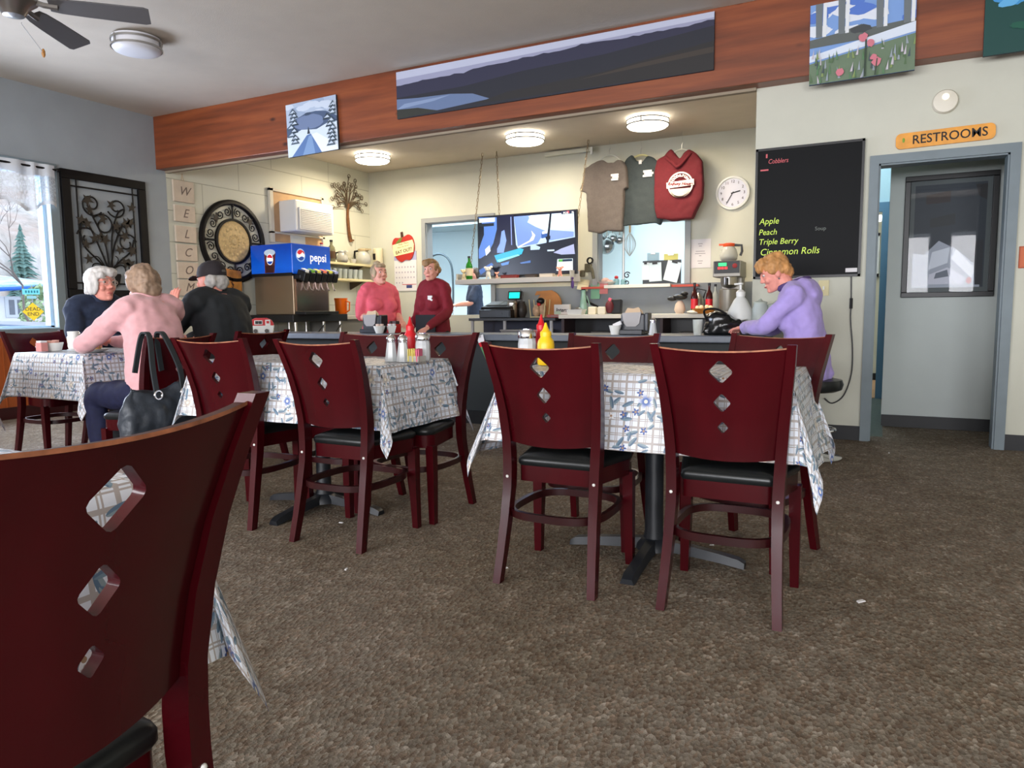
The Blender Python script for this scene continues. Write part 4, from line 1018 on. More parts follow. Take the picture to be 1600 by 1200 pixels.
# --- lace valance on a rod
th = thing('lace_valance', 'white lace valance gathered on a rod across the top of the left window', 'curtain', (XL, 0, 0))
mb = MB(); mb.cyl((.07, WY0-.1, 2.52), (.07, 4.72, 2.52), .011, seg=8); mb.ell((.07, 4.735, 2.52), (.02, .022, .02)); mb.done('rod', BLKMETAL, th, True)
m = bpy.data.materials.new('white_lace'); m.use_nodes = True; t = NT(m); uv = t.coord('UV')
vo = t.n.new('ShaderNodeTexVoronoi'); vo.feature = 'DISTANCE_TO_EDGE'; vo.inputs['Scale'].default_value = 26; t.l.new(uv, vo.inputs['Vector'])
_, vv_, _ = t.sep(uv); a_ = t.smooth(vo.outputs['Distance'], .16, .05); a_ = t.math('MAXIMUM', t.math('MULTIPLY', a_, .8), .42); a_ = t.math('MAXIMUM', a_, t.smooth(vv_, .28, .32)); a_ = t.math('MAXIMUM', a_, t.smooth(vv_, .06, .03))
t.l.new(t.math('MULTIPLY', a_, .93), t.bsdf.inputs['Alpha']); t.bsdf.inputs['Base Color'].default_value = lin(216, 220, 226); t.bsdf.inputs['Roughness'].default_value = .9
t.bsdf.inputs['Transmission Weight'].default_value = 0
bm = bmesh.new(); ul = bm.loops.layers.uv.new('UVMap'); NY, NZ_ = 110, 12; g = []
for i in range(NY+1):
    yy = WY0-.08+(4.70-WY0+.08)*i/NY; ph = yy*34; row = []
    for j in range(NZ_+1):
        k = j/NZ_; zb = 2.115+.045*math.cos(yy*2*PI/.42)
        row.append(bm.verts.new((.075+.03*math.sin(ph+1.2*math.sin(ph*.37))*(.4+.6*(1-k)), yy, zb+(2.56-zb)*k)))
    g.append(row)
for i in range(NY):
    for j in range(NZ_):
        f = bm.faces.new([g[i][j], g[i+1][j], g[i+1][j+1], g[i][j+1]]); f.smooth = True
        for lp, (a, b) in zip(f.loops, ((i, j), (i+1, j), (i+1, j+1), (i, j+1))): lp[ul].uv = (a/NY*2.6*1.25, b/NZ_*.44)
me = bpy.data.meshes.new('lace_cloth'); bm.to_mesh(me); bm.free(); me.materials.append(m); o = bpy.data.objects.new('lace_cloth', me); COL.objects.link(o); o.parent = th
# --- carved plaque behind the man in the cap
a, b = onX(343, 424, XL), onX(375, 466, XL); th = thing('burl_wall_art', 'orange burl wood plaque leaning behind the man in the black cap', 'wall decoration', (XL+.003, (a.y+b.y)/2, (a.z+b.z)/2), RZL)
mb = MB(); w_, h_ = b.y-a.y, a.z-b.z+.1; mb.prism([(-w_/2, h_*.5), (-.1*w_, h_*.46), (w_/2, h_*.42), (w_*.52, -.1*h_), (w_*.42, -h_*.5), (-w_*.1, -h_*.46), (-w_*.46, -h_*.3)], -.04, 0); mb.done('slab', mat('burl_orange', (196, 132, 58), .35, var=.35, vscale=9, coat=.3), th)
mb = MB()
for k in range(5): mb.prism([(w_*(-.1+.02*k), h_*(.25-.14*k)), (w_*(.06+.03*k), h_*(.16-.14*k)), (w_*(.0+.05*k), h_*(.06-.14*k))], -.044, -.04)
mb.done('dark_grain', mat('dark_burl', (84, 52, 26), .5), th)
# ------------------------------------------------------------------ bar and kitchen
BZ = .82
th = thing('bar_counter', 'long grey-topped bar counter running under the beam', 'counter', (-3.6, 5.8, 0))
mb = MB(); mb.box((0, 0, BZ-.0275), (5.75, .50, .055), bev=.008); mb.done('countertop', BARTOP, th)
mb = MB(); mb.box((0, .05, .39), (5.6, .32, .77)); mb.done('front_panel', BARDARK, th)
mb = MB(); mb.box((0, -.12, .06), (5.6, .02, .12)); mb.done('kick_board', BLACK, th)

# soda station against the left wall
th = thing('soda_stand', 'black-topped stand on steel legs under the soda fountain', 'counter', (-7.26, 7.78, 0))
mb = MB(); mb.box((0, 0, .95), (.80, 1.1, .1), bev=.006); mb.done('countertop', BLACK, th)
for sx in (-.3, .34):
    for sy in (-.45, .1, .45):
        mb = MB(); mb.cyl((sx, sy, 0), (sx, sy, .9), .022, seg=10); mb.done('leg', STEEL, th)
mb = MB(); mb.box((0, 0, .3), (.76, 1.04, .03)); mb.tube([(.36, -.4, .45), (.36, .1, .86)], .012, 6); mb.tube([(.36, .45, .86), (.36, .1, .5)], .012, 6); mb.done('lower_shelf', STEEL, th)
for i, (x, y, z, s, mm, lb) in enumerate(((-7.2, 7.55, .315, (.5, .3, .3), mat('carton_grey', (170, 166, 156), .8), 'pale syrup carton under the soda stand'), (-7.2, 8.05, .315, (.5, .34, .26), mat('carton_tan', (182, 162, 132), .8), 'tan carton under the soda stand, right one'))):
    t_ = thing('syrup_carton', lb, 'box', (x, y, z)); mb = MB(); mb.box((0, 0, s[2]/2), s, bev=.006); mb.done('carton', mm, t_); mb = MB(); mb.box((s[0]/2+.001, 0, s[2]*.6), (.002, s[1]*.6, s[2]*.3)); mb.done('printed_label', PAPER, t_)

th = thing('soda_fountain', 'tall soda fountain with blue lighted panels and a row of dispensers against the left wall', 'drink dispenser', (-7.28, 7.68, 1.0))
BLUE = bpy.data.materials.new('blue_lit_panel'); BLUE.use_nodes = True; t = NT(BLUE); v = t.coord('Object'); x, y, z = t.sep(v)
cb = t.ramp(t.math('ADD', t.math('MULTIPLY', z, 1.0), t.math('MULTIPLY', t.noise(v, 5, 3), .2)), [(.45, lin(8, 52, 150)), (.72, lin(14, 86, 196)), (1, lin(6, 60, 160))]); t.l.new(cb, t.bsdf.inputs['Base Color']); t.l.new(cb, t.bsdf.inputs['Emission Color']); t.bsdf.inputs['Emission Strength'].default_value = .5; t.bsdf.inputs['Roughness'].default_value = .25
W2, D2 = .375, .375   # half depth (x), half width (y)
mb = MB(); mb.box((0, 0, .28), (.70, .70, .56), bev=.01); mb.done('steel_cabinet', mat('brushed_cabinet_steel', (150, 132, 110), .35, metal=.8), th)
mb = MB(); mb.box((0, 0, .74), (2*W2, 2*D2, .40), bev=.012); mb.done('head_unit', BLUE, th)
mb = MB(); mb.box((0, -.02, .535), (2*W2-.02, 2*D2-.02, .04)); mb.done('lower_trim', BLACK, th)
# front sign (faces +x): text runs along +y
G = (-.22, .79)
def disc(mb, cy, cz, r, x, a0=0, a1=2*PI, n=28): return [(x, cy+r*math.cos(a0+(a1-a0)*k/n), cz+r*math.sin(a0+(a1-a0)*k/n)) for k in range(n+(0 if a1-a0 > 6.2 else 1))]
mb = MB(); X0 = W2+.002
mb.mi = 0; mb.poly(disc(mb, G[0], G[1], .088, X0))
mb.mi = 1; mb.poly(disc(mb, G[0], G[1], .074, X0+.001)); 
top = [(G[0]+.072*math.cos(a), G[1]+.072*math.sin(a)) for a in [R(8+150*k/12) for k in range(13)]]; wave = [(G[0]-.066+.132*k/8, G[1]+.028-.022*math.sin(PI*k/8*1.6)+.0*k) for k in range(9)]
mb.mi = 2; mb.poly([(X0+.002, a, b) for a, b in top+wave])
bot = [(G[0]+.072*math.cos(a), G[1]+.072*math.sin(a)) for a in [R(205+140*k/12) for k in range(13)]]; wave2 = [(G[0]+.062-.124*k/8, G[1]-.03+.016*math.sin(PI*k/8*1.5)) for k in range(9)]
mb.mi = 3; mb.poly([(X0+.002, a, b) for a, b in bot+wave2]); mb.done('round_emblem', [mat('pale_blue_ring', (150, 190, 235), .5, emit=.4), mat('lit_white', (240, 244, 250), .5, emit=.5), mat('logo_red', (214, 34, 48), .5, emit=.3), mat('logo_blue', (20, 70, 170), .5, emit=.3)], th)
text('lettering', 'pepsi', .16, mat('lit_white', (240, 244, 250)), th, (W2+.003, .12, .77), rot=(PI/2, 0, PI/2), bold=.002)
# cup picture on the side that faces the room's front
mb = MB(); Y0 = -D2-.002; mb.mi = 0; mb.poly([(-.12, Y0, .56), (.05, Y0, .56), (.085, Y0, .83), (-.12, Y0, .83)]); mb.mi = 1; mb.poly([(-.10, Y0-.001, .56), (.03, Y0-.001, .56), (.06, Y0-.001, .66), (-.11, Y0-.001, .66)])
mb.mi = 2; mb.poly([(-.02+.1*math.cos(2*PI*k/20), Y0-.002, .83+.045*math.sin(2*PI*k/20)) for k in range(20)]); mb.mi = 3; mb.poly([(-.02+.06*math.cos(2*PI*k/20), Y0-.003, .74+.075*math.sin(2*PI*k/20)) for k in range(20)])
mb.mi = 4; mb.poly([(-.02+.052*math.cos(R(10+150*k/10)), Y0-.004, .745+.06*math.sin(R(10+150*k/10))) for k in range(11)]); mb.mi = 5; mb.poly([(-.02+.052*math.cos(R(200+140*k/10)), Y0-.004, .735+.06*math.sin(R(200+140*k/10))) for k in range(11)])
mb.done('cup_picture', [mat('cola_brown', (96, 44, 40), .5, emit=.15), mat('cola_dark', (60, 24, 28), .5, emit=.1), mat('ice_pale', (190, 208, 224), .5, emit=.3), mat('lit_white', (240, 244, 250)), mat('logo_red', (214, 34, 48)), mat('logo_blue', (20, 70, 170))], th)
mb = MB(); mb.box((.355, 0, .28), (.02, .62, .46)); mb.done('splash_plate', mat('mirror_steel', (140, 118, 110), .18, metal=1), th)
cols = [(236, 236, 230), (120, 180, 60), (238, 226, 120), (240, 130, 100), (220, 220, 90), (170, 180, 230)]
mb = MB(); mb.box((.42, 0, .50), (.12, .70, .06), bev=.012); mb.done('valve_bar', BLACK, th)
for k in range(6):
    y = -.29+.116*k; mb = MB(); mb.box((.47, y, .515), (.15, .092, .13), rot=Euler((0, .35, 0)), bev=.016); vv_ = mb.done('dispenser_valve', BLACK, th)
    mb = MB(); mb.box((.536, y, .548), (.01, .062, .085), rot=Euler((0, .35, 0)), bev=.003); mb.box((.506, y, .597), (.07, .062, .008), rot=Euler((0, .35, 0))); mb.done('flavour_label', mat('flavour_%d' % k, cols[k], .4, emit=.2), vv_)
    mb = MB(); mb.tube([(.47, y, .44), (.48, y, .38), (.50, y, .335)], .008, 6); mb.ell((.505, y, .33), (.012, .012, .012), u=8, v=6); mb.done('lever', CHROME, vv_)
mb = MB(); mb.box((.44, 0, .02), (.18, .66, .04), bev=.006); mb.done('drip_tray', BLACK, th)
p = onX(524, 481, -6.95); th = thing('orange_pitcher', 'orange-handled glass pitcher right of the soda fountain', 'pitcher', (-7.05, 8.42, .97))
mb = MB(); mb.lathe([(.07, 0), (.085, .02), (.09, .2), (.1, .26), (.094, .26), (.084, .2), (.075, .03), (.001, .02)], seg=20, cap=False); mb.done('body', mat('orange_plastic', (236, 110, 20), .3), th, True); mb = MB(); mb.tube([(.08, 0, .22), (.16, 0, .2), (.15, 0, .08), (.08, 0, .05)], .012, 6); mb.done('handle', mat('orange_plastic', (236, 110, 20)), th)
th = thing('serving_shelf', 'narrow counter right of the soda fountain along the left wall', 'counter', (-7.3, 8.95, 0)); mb = MB(); mb.box((0, 0, .945), (.7, 1.2, .05), bev=.005); mb.done('countertop', mat('pale_laminate', (190, 186, 176), .5), th); mb = MB(); mb.box((-.02, 0, .46), (.62, 1.14, .92)); mb.done('cabinet', mat('grey_cabinet', (120, 118, 112), .6), th)

# two open shelves in the corner
for i, (z, lb) in enumerate(((1.79, 'upper cream shelf with bottles and coffee pots in the corner'), (1.545, 'lower cream shelf with a row of glasses in the corner'))):
    th = thing('wall_shelf', lb, 'shelf', (-7.54, 9.13, z), group='corner shelves'); mb = MB(); mb.box((0, 0, -.0175), (.31, 1.72, .035), bev=.003); mb.done('board', CREAM, th)
    for y in (-.6, .3):
        mb = MB(); mb.prism([(-.15, -.036), (.13, -.036), (-.15, -.16)], y-.012, y+.012); mb.done('bracket', mat('dark_bracket', (70, 56, 40)), th)
def bottle(name, label, cat, x, y, z, r, h, body, cap, lab=None, neck=.35, group=None, liquid=None):
    th = thing(name, label, cat, (x, y, z), group=group); nr = r*neck
    mb = MB(); mb.lathe([(r*.9, 0), (r, .01), (r, h*.55), (r*.85, h*.66), (nr, h*.78), (nr, h*.92)], seg=16); mb.done('body', body, th, True)
    mb = MB(); mb.lathe([(nr*1.2, h*.92), (nr*1.2, h)], seg=12); mb.done('cap', cap, th)
    if lab: mb = MB(); mb.lathe([(r*1.015, h*.16), (r*1.015, h*.48)], seg=16, cap=False); mb.done('printed_label', lab, th, True)
    return th
CLR = mat('clear_bottle', (214, 220, 214), .08, alpha=.6)
bottle('syrup_bottle', 'clear bottle nearest the soda fountain on the upper corner shelf', 'bottle', -7.45, 8.50, 1.79, .06, .27, CLR, mat('red_cap', (170, 40, 36)))
bottle('liquor_bottle', 'dark-labelled tall bottle on the upper corner shelf', 'bottle', -7.45, 8.72, 1.79, .058, .33, mat('olive_glass', (120, 116, 84), .1, alpha=.75), BLACK, mat('brown_label', (84, 60, 36), .6))
def carafe(label, x, y, z, rim, liq, hot=.13, rz=0, s=1):
    th = thing('coffee_carafe', label, 'coffee pot', (x, y, z), rz, group='glass coffee carafes'); th.scale = (s, s, s)
    mb = MB(); mb.lathe([(.06, 0), (.078, .02), (.085, .06), (.07, .11), (.048, .14), (.046, .14), (.067, .11), (.08, .06), (.07, .02)], seg=20, cap=False); mb.done('glass_bowl', mat('carafe_glass', (214, 214, 206), .04, alpha=.45), th, True)
    if liq: mb = MB(); mb.lathe([(.055, .004), (.07, .02), (.073, .035), (.001, .036)], seg=18); mb.done('coffee', mat('coffee_brown', (70, 26, 22), .2), th, True)
    mb = MB(); mb.lathe([(.05, .138), (.055, .145), (.055, .165), (.03, .172), (.001, .172)], seg=18); mb.box((.058, 0, .158), (.06, .05, .016)); mb.done('collar', rim, th, True)
    mb = MB(); mb.tube([(-.05, 0, .15), (-.115, 0, .145), (-.12, 0, .09), (-.105, 0, .05)], .012, 6); mb.done('handle', BLACK, th); return th
carafe('glass coffee pot with a little dark coffee on the upper corner shelf', -7.46, 8.98, 1.79, mat('clear_rim', (220, 220, 214), .3), True, s=1.1)
carafe('tan-tinted glass coffee pot behind the head of the woman in coral', -7.46, 9.5, 1.79, mat('tan_rim', (190, 170, 130), .4), False, s=1.5)
th = thing('small_white_bowl', 'small white bowl between the two pots on the upper corner shelf', 'bowl', (-7.45, 9.22, 1.79)); mb = MB(); mb.lathe([(.03, 0), (.05, .03), (.06, .07), (.054, .07), (.044, .03), (.001, .01)], seg=18, cap=False); mb.done('bowl', WHITE, th, True)
th = thing('paper_towel_canister', 'cream canister standing at the end of the upper shelf by the corner', 'canister', (-7.42, 9.84, 1.79)); mb = MB(); mb.lathe([(.075, 0), (.08, .01), (.08, .27), (.07, .28), (.001, .28)], seg=20); mb.done('body', mat('cream_canister', (222, 214, 182), .5), th, True); mb = MB(); mb.box((-.02, -.083, .14), (.05, .008, .1)); mb.done('slot', BLACK, th)
gl = None
for k in range(7):
    if gl is None:
        gl = thing('drinking_glass', '', 'glass', (0, 0, 0)); mb = MB(); mb.lathe([(.036, 0), (.05, .15), (.046, .15), (.033, .008), (.001, .008)], seg=14, cap=False); mb.done('glass', FROST, gl, True); o = gl
    else: o = copy_tree(gl)
    o.location = (-7.44, 8.62+.125*k, 1.545); tag(o, 'upturned clear glass in the row on the lower corner shelf', 'glass', 'glasses on the lower corner shelf')

# apple sign and calendar
th = thing('apple_sign', 'red apple-shaped sign reading EAT OUT on the back wall', 'sign', (-7.0, YB-.012, 2.06), rot=(0, R(-10), 0))
AP = cat_rom([Vector((a, b, 0)) for a, b in ((-.05, .185), (-.14, .2), (-.205, .13), (-.215, 0), (-.17, -.13), (-.09, -.21), (0, -.19), (.09, -.21), (.17, -.13), (.215, 0), (.205, .13), (.14, .2), (.05, .185))], 4, True)
mb = MB(); mb.prism([(p.x, p.y) for p in AP], -.018, 0); mb.done('board', mat('apple_red', (176, 44, 36), .5), th)
mb = MB(); mb.prism([(-.205, -.09), (.18, -.1), (.215, .02), (.2, .1), (-.205, .1), (-.215, 0)], -.021, -.018); mb.done('cream_band', mat('sign_cream', (232, 226, 176), .6), th)
mb = MB(); mb.prism([(-.15, .1), (-.05, .17), (.02, .18), (-.03, .11)], -.024, -.021); mb.done('leaf', mat('leaf_green2', (104, 122, 52)), th)
mb = MB(); mb.prism([(-.02, .17), (.025, .17), (.03, .27), (-.01, .27)], -.016, -.002); mb.done('stem', mat('stem_brown', (70, 40, 28)), th)
text('lettering', 'EAT OUT!', .075, mat('brown_letter', (110, 86, 60)), th, (0, -.022, -.045), bold=.002)
text('small_lettering', 'What\'s for dinner?', .032, mat('green_letter', (110, 110, 70)), th, (.0, -.022, .03)); text('small_lettering', 'Kids\' Menu', .045, mat('brown_letter', (110, 86, 60)), th, (.02, -.022, .075))
th = thing('wall_calendar', 'white wall calendar hanging below the apple sign', 'calendar', (-6.985, YB-.006, 1.625))
mb = MB(); mb.box((0, -.004, -.01), (.44, .008, .50)); mb.done('pages', PAPER, th)
mb = MB(); mb.box((.0, -.003, .31), (.44, .006, .15)); mb.done('photo_page', mat('lilac_photo', (170, 170, 206), .6), th)
mb = MB()
for r in range(4):
    for k in range(7 if r < 3 else 3): mb.box((-.18+.058*k, -.009, .13-.085*r), (.022, .002, .026))
mb.done('numbers', mat('pale_print', (176, 170, 184)), th); mb = MB(); mb.box((.07, -.009, -.155), (.28, .002, .01)); mb.done('red_rule', mat('rule_red', (190, 60, 70)), th); mb = MB(); mb.box((.07, -.009, -.19), (.11, .002, .05)); mb.done('blue_stamp', mat('stamp_blue', (60, 70, 120)), th)

# back counters
th = thing('register_counter', 'dark-topped back counter carrying the cash register', 'counter', (-4.72, 9.66, 0))
mb = MB(); mb.box((0, 0, .895), (1.4, .64, .04), bev=.004); mb.done('countertop', mat('dark_counter', (44, 44, 46), .4), th)
mb = MB(); mb.box((0, .2, .44), (1.36, .2, .87)); mb.done('back_panel', mat('dark_blue_panel', (52, 54, 70), .6), th)
for x in (-.66, -.12, .62): mb = MB(); mb.cyl((x, -.27, 0), (x, -.27, .875), .025, seg=8); mb.done('leg', mat('pale_post', (176, 178, 184), .5), th)
mb = MB(); mb.box((0, -.05, .5), (1.34, .48, .03)); mb.done('shelf', mat('grey_shelf', (120, 118, 114), .6), th)
th = thing('storage_tub', 'grey tub on the shelf under the cash register', 'box', (-4.55, 9.55, .515)); mb = MB(); mb.rings([[Vector((sx*.3, sy*.17, 0)) for sx, sy in ((-1, -1), (1, -1), (1, 1), (-1, 1))], [Vector((sx*.34, sy*.2, .22)) for sx, sy in ((-1, -1), (1, -1), (1, 1), (-1, 1))]]); mb.done('tub', mat('grey_tub', (128, 128, 130), .5), th); mb = MB(); mb.box((0, 0, .222), (.7, .42, .02), bev=.005); mb.done('rim', mat('grey_tub2', (140, 140, 142), .5), th)
th = thing('coffee_counter', 'pale-edged back counter with the coffee brewer', 'counter', (-2.52, 9.66, 0))
mb = MB(); mb.box((0, 0, .93), (2.9, .64, .055), bev=.006); mb.done('countertop', mat('pale_counter', (206, 202, 192), .45), th)
mb = MB(); mb.box((0, .22, .45), (2.86, .16, .9)); mb.done('back_panel', BLACK, th)
for x in (-1.4, 0, 1.4): mb = MB(); mb.box((x, .0, .45), (.04, .56, .9)); mb.done('side_panel', mat('dark_red_panel', (46, 26, 30), .5), th)
mb = MB(); mb.box((0, -.03, .62), (2.86, .44, .025)); mb.done('shelf', mat('dark_shelf', (46, 46, 48), .5), th)
for i, (x, w_, lb) in enumerate(((-3.25, .5, 'black tray on the dark shelf under the pale counter, left'), (-2.0, .6, 'black tray on the dark shelf under the pale counter, right'))):
    th = thing('serving_tray', lb, 'tray', (x, 9.5, .634)); mb = MB(); mb.box((0, 0, .045), (w_, .3, .09), bev=.01); mb.done('tray', mat('tray_black', (34, 36, 40), .4), th); mb = MB(); mb.box((0, -.152, .07), (w_*.96, .006, .012)); mb.done('rim', mat('tray_rim', (90, 92, 96)), th)
th = thing('dish_sink', 'steel dish-washing sink seen behind the staff in maroon', 'sink', (-6.1, 11.35, 0)); mb = MB(); mb.box((0, 0, .88), (1.3, .6, .05), bev=.005); mb.done('rim', STEEL, th); mb = MB(); mb.box((0, 0, .6), (1.1, .5, .52)); mb.done('basin', STEEL, th)
for sx in (-.6, .6): mb = MB(); mb.cyl((sx, 0, 0), (sx, 0, .86), .025, seg=8); mb.done('leg', STEEL, th)
mb = MB(); P = [onY(x, y, 11.35) for x, y in ((671, 410), (676, 400), (688, 397), (699, 403), (706, 418), (708, 450), (708, 480))]; P = [p-Vector((-6.1, 11.35, 0)) for p in P]; mb.tube(cat_rom(P, 6), .02, 8); mb.done('spray_hose', mat('dark_hose', (70, 84, 92), .4), th)
mb = MB(); b0 = P[0]; mb.tube([(b0.x, 0, .9), (b0.x, 0, b0.z)], .018, 8); mb.tube([P[-1], (P[-1].x, 0, .95)], .016, 8); mb.done('riser', CHROME, th)
th = thing('dish_machine', 'pale steel dish machine left of the cook behind the opening', 'dish machine', (-5.95, 12.4, 0)); mb = MB(); mb.box((0, 0, .8), (.9, .7, 1.6), bev=.02); mb.done('case', mat('pale_steel', (178, 196, 200), .3, metal=.4), th); mb = MB(); mb.box((0, -.36, 1.2), (.7, .02, .1)); mb.done('door_handle', STEEL, th)
th = thing('range_hood', 'grey hood edge across the top of the left opening', 'range hood', (-6.4, 12.2, 2.62)); mb = MB(); mb.rings([[Vector((sx*2.4, sy*.5, 0)) for sx, sy in ((-1, -1), (1, -1), (1, 1), (-1, 1))], [Vector((sx*2.2, .1+sy*.38, .6)) for sx, sy in ((-1, -1), (1, -1), (1, 1), (-1, 1))]]); mb.done('canopy', mat('hood_grey', (170, 180, 182), .4, metal=.3), th); mb = MB(); mb.box((0, -.5, .02), (4.8, .03, .08)); mb.done('rim', mat('hood_rim', (130, 142, 146), .4), th)

# hanging shelf with television
th = thing('hanging_shelf', 'pale grey shelf hung on chains carrying the television', 'shelf', (-4.64, 9.38, 1.41)); 
mb = MB(); mb.box((0, 0, .035), (1.82, .38, .07), bev=.004); mb.done('board', mat('pale_grey_board', (176, 174, 172), .5), th)
for (x0, z1, x1) in ((-.84, 1.93, -.63), (-.28, 1.93, -.40), (.79, 1.93, 1.03)):
    mb = MB(); a = Vector((x0, .1, .07)); b = Vector((x1, .2, ZC-1.41)); n = int((b-a).length/.055); d = (b-a).normalized()
    for k in range(n):
        c0 = a+(b-a)*((k+.5)/n); s = d.orthogonal().normalized(); s = s if k % 2 else d.cross(s)
        mb.tube([c0+d*.033*math.sin(2*PI*j/8)+s*.012*math.cos(2*PI*j/8) for j in range(8)], .0045, 4, closed=True)
    mb.done('chain', mat('brass_chain', (140, 122, 96), .4, metal=.6), th)
mb = MB(); mb.box((-.9, -.0, .11), (.012, .34, .09)); mb.box((.9, 0, .11), (.012, .34, .09)); mb.done('end_bracket', mat('pale_grey_board', (176, 174, 172)), th)
th = thing('television', 'flat television showing a car race, standing on the hanging shelf', 'television', (-4.475, 9.36, 1.482), rot=(0, R(-1.0)*0, 0))
tw, thh = 1.56, .875; z0 = .035
mb = MB(); mb.box((0, .02, z0+thh/2), (tw, .04, thh), bev=.005); mb.done('case', BLACK, th)
mb = MB(); mb.box((0, .02, .015), (.5, .2, .03), bev=.004); mb.box((0, .03, .04), (.12, .04, .06)); mb.done('stand', BLACK, th)
SC = {}
def em(r, g, b):
    return mat('screen_%d_%d_%d' % (r, g, b), (r, g, b), .25, emit=.42)
class ScreenArt(Art):
    def p(s, pts, rgb, unit=True, ro=.3, m=None):
        # pts in 0..1 photo-screen units, y down
        Art.p(s, [(max(0, min(1, a))-.5, .5-max(0, min(1, b))) for a, b in pts], rgb, True, ro, em(*rgb))
A = ScreenArt(tw-.03, thh-.03, -.0005); P_ = A.p
P_([(0, 0), (1, 0), (1, 1), (0, 1)], (16, 20, 34))
P_([(.0, .0), (.2, .02), (.22, .1), (.16, .45), (.1, .62), (.02, .7), (0, .7)], (78, 118, 196)); P_([(0, .0), (.0, .55), (.06, .3), (.06, .16)], (14, 18, 30)); P_([(.01, .02), (.18, .02), (.18, .09), (.01, .09)], (196, 216, 214)); P_([(.01, .11), (.17, .11), (.17, .16), (.01, .16)], (28, 36, 46))
P_([(.2, .0), (.38, 0), (.38, .62), (.14, .62), (.2, .3)], (22, 24, 48)); P_([(.25, .26), (.28, .24), (.3, .42), (.27, .62), (.2, .62), (.2, .55), (.23, .46)], (112, 142, 214)); P_([(.0, .9), (.14, .78), (.16, .82), (.02, .98)], (40, 84, 160)); P_([(.07, .55), (.12, .48), (.13, .58), (.08, .66)], (210, 226, 246))
P_([(.345, .03), (.355, .03), (.36, .5), (.35, .5)], (110, 130, 190))
P_([(.38, .03), (.98, .03), (.99, .43), (.42, .56), (.40, .5)], (158, 184, 232)); P_([(.38, .03), (.55, .03), (.52, .14), (.6, .22), (.7, .3), (.62, .5), (.42, .54)], (96, 124, 196)); P_([(.53, .04), (.98, .04), (.98, .28), (.7, .28), (.58, .18)], (176, 206, 222))
P_([(.56, .28), (.6, .36), (.58, .44), (.44, .54), (.41, .54), (.54, .44), (.57, .36)], (196, 196, 206)); P_([(.66, .34), (.73, .32), (.74, .4), (.66, .42)], (40, 74, 140)); P_([(.67, .31), (.72, .3), (.72, .34), (.67, .35)], (214, 230, 240)); P_([(.75, .29), (.98, .34), (.98, .42), (.74, .46)], (104, 130, 196))
P_([(.745, .02), (.765, .02), (.735, .5), (.71, .5)], (16, 20, 34)); P_([(.7, .4), (.75, .38), (.75, .44), (.71, .45)], (12, 16, 30))
P_([(.17, .66), (.44, .56), (.48, .58), (.46, .66), (.2, .78)], (40, 156, 206)); P_([(.2, .74), (.42, .66), (.44, .68), (.22, .78)], (120, 214, 226)); P_([(.24, .8), (.33, .77), (.32, .82), (.25, .84)], (70, 120, 196)); P_([(.44, .8), (.55, .77), (.55, .81), (.45, .82)], (60, 96, 160)); P_([(.55, .52), (.6, .52), (.65, .56), (.64, .6), (.55, .6)], (150, 176, 214))
P_([(.78, .66), (.86, .6), (.98, .54), (.99, .7), (.86, .7)], (140, 150, 190)); P_([(.72, .61), (.79, .61), (.79, .635), (.72, .635)], (170, 190, 220))
P_([(.82, .77), (.97, .77), (.97, .96), (.81, .96)], (206, 222, 230)); P_([(.83, .775), (.965, .775), (.965, .815), (.83, .815)], (20, 40, 64)); P_([(.835, .775), (.87, .775), (.87, .815), (.835, .815)], (70, 150, 60)); P_([(.86, .0), (.98, 0), (.98, .05), (.86, .05)], (30, 36, 60)); P_([(.915, .008), (.935, .008), (.935, .042), (.915, .042)], (200, 60, 70))
scr = A.done(th, 'screen'); scr.location = (0, 0, z0+thh/2)
text('channel_name', 'FOX', .038, em(230, 236, 244), th, (tw*.5-.16, -.012, z0+thh-.045)); text('channel_name', '70', .034, em(230, 236, 244), th, (tw*.5-.06, -.012, z0+thh-.045))
# things standing on that shelf
bottle('green_bottle', 'green glass bottle beside the left edge of the television', 'bottle', -5.36, 9.28, 1.48, .05, .34, mat('green_glass', (40, 120, 36), .1, alpha=.9), BLACK, mat('pale_label', (206, 190, 160)))
def figurine(label, x, y, z, s, mm):
    th = thing('animal_figurine', label, 'figurine', (x, y, z), group='figurines in front of the television'); mb = MB()
    mb.ell((0, 0, .07*s), (.03*s, .026*s, .045*s)); mb.ell((0, -.01*s, .135*s), (.045*s, .03*s, .032*s)); mb.ell((-.045*s, 0, .155*s), (.026*s, .01*s, .016*s)); mb.ell((.045*s, 0, .16*s), (.026*s, .01*s, .016*s)); mb.ell((0, -.035*s, .125*s), (.02*s, .016*s, .016*s))
    for sx in (-1, 1): mb.tube([(sx*.02*s, 0, .05*s), (sx*.032*s, -.005*s, .0)], .013*s, 6)
    mb.done('body', mm, th, True); mb = MB()
    for sx in (-1, 1): mb.ell((sx*.016*s, -.036*s, .145*s), (.006*s, .004*s, .006*s), u=6, v=5)
    mb.done('eyes', BLACK, th)
CW = mat('ceramic_white', (226, 220, 206), .3)
figurine('white eared animal figurine in front of the television', -5.02, 9.24, 1.48, 1.05, CW); figurine('small tan figurine near the green bottle on the shelf', -5.43, 9.25, 1.48, .9, mat('ceramic_tan', (206, 190, 150), .4)); figurine('tiny pink figurine right of the white eared one', -4.88, 9.24, 1.48, .55, mat('ceramic_pink', (220, 160, 140), .4)); figurine('pink pig figurine at the right end of the television shelf', -3.9, 9.24, 1.48, .8, mat('ceramic_pig', (226, 150, 132), .4))
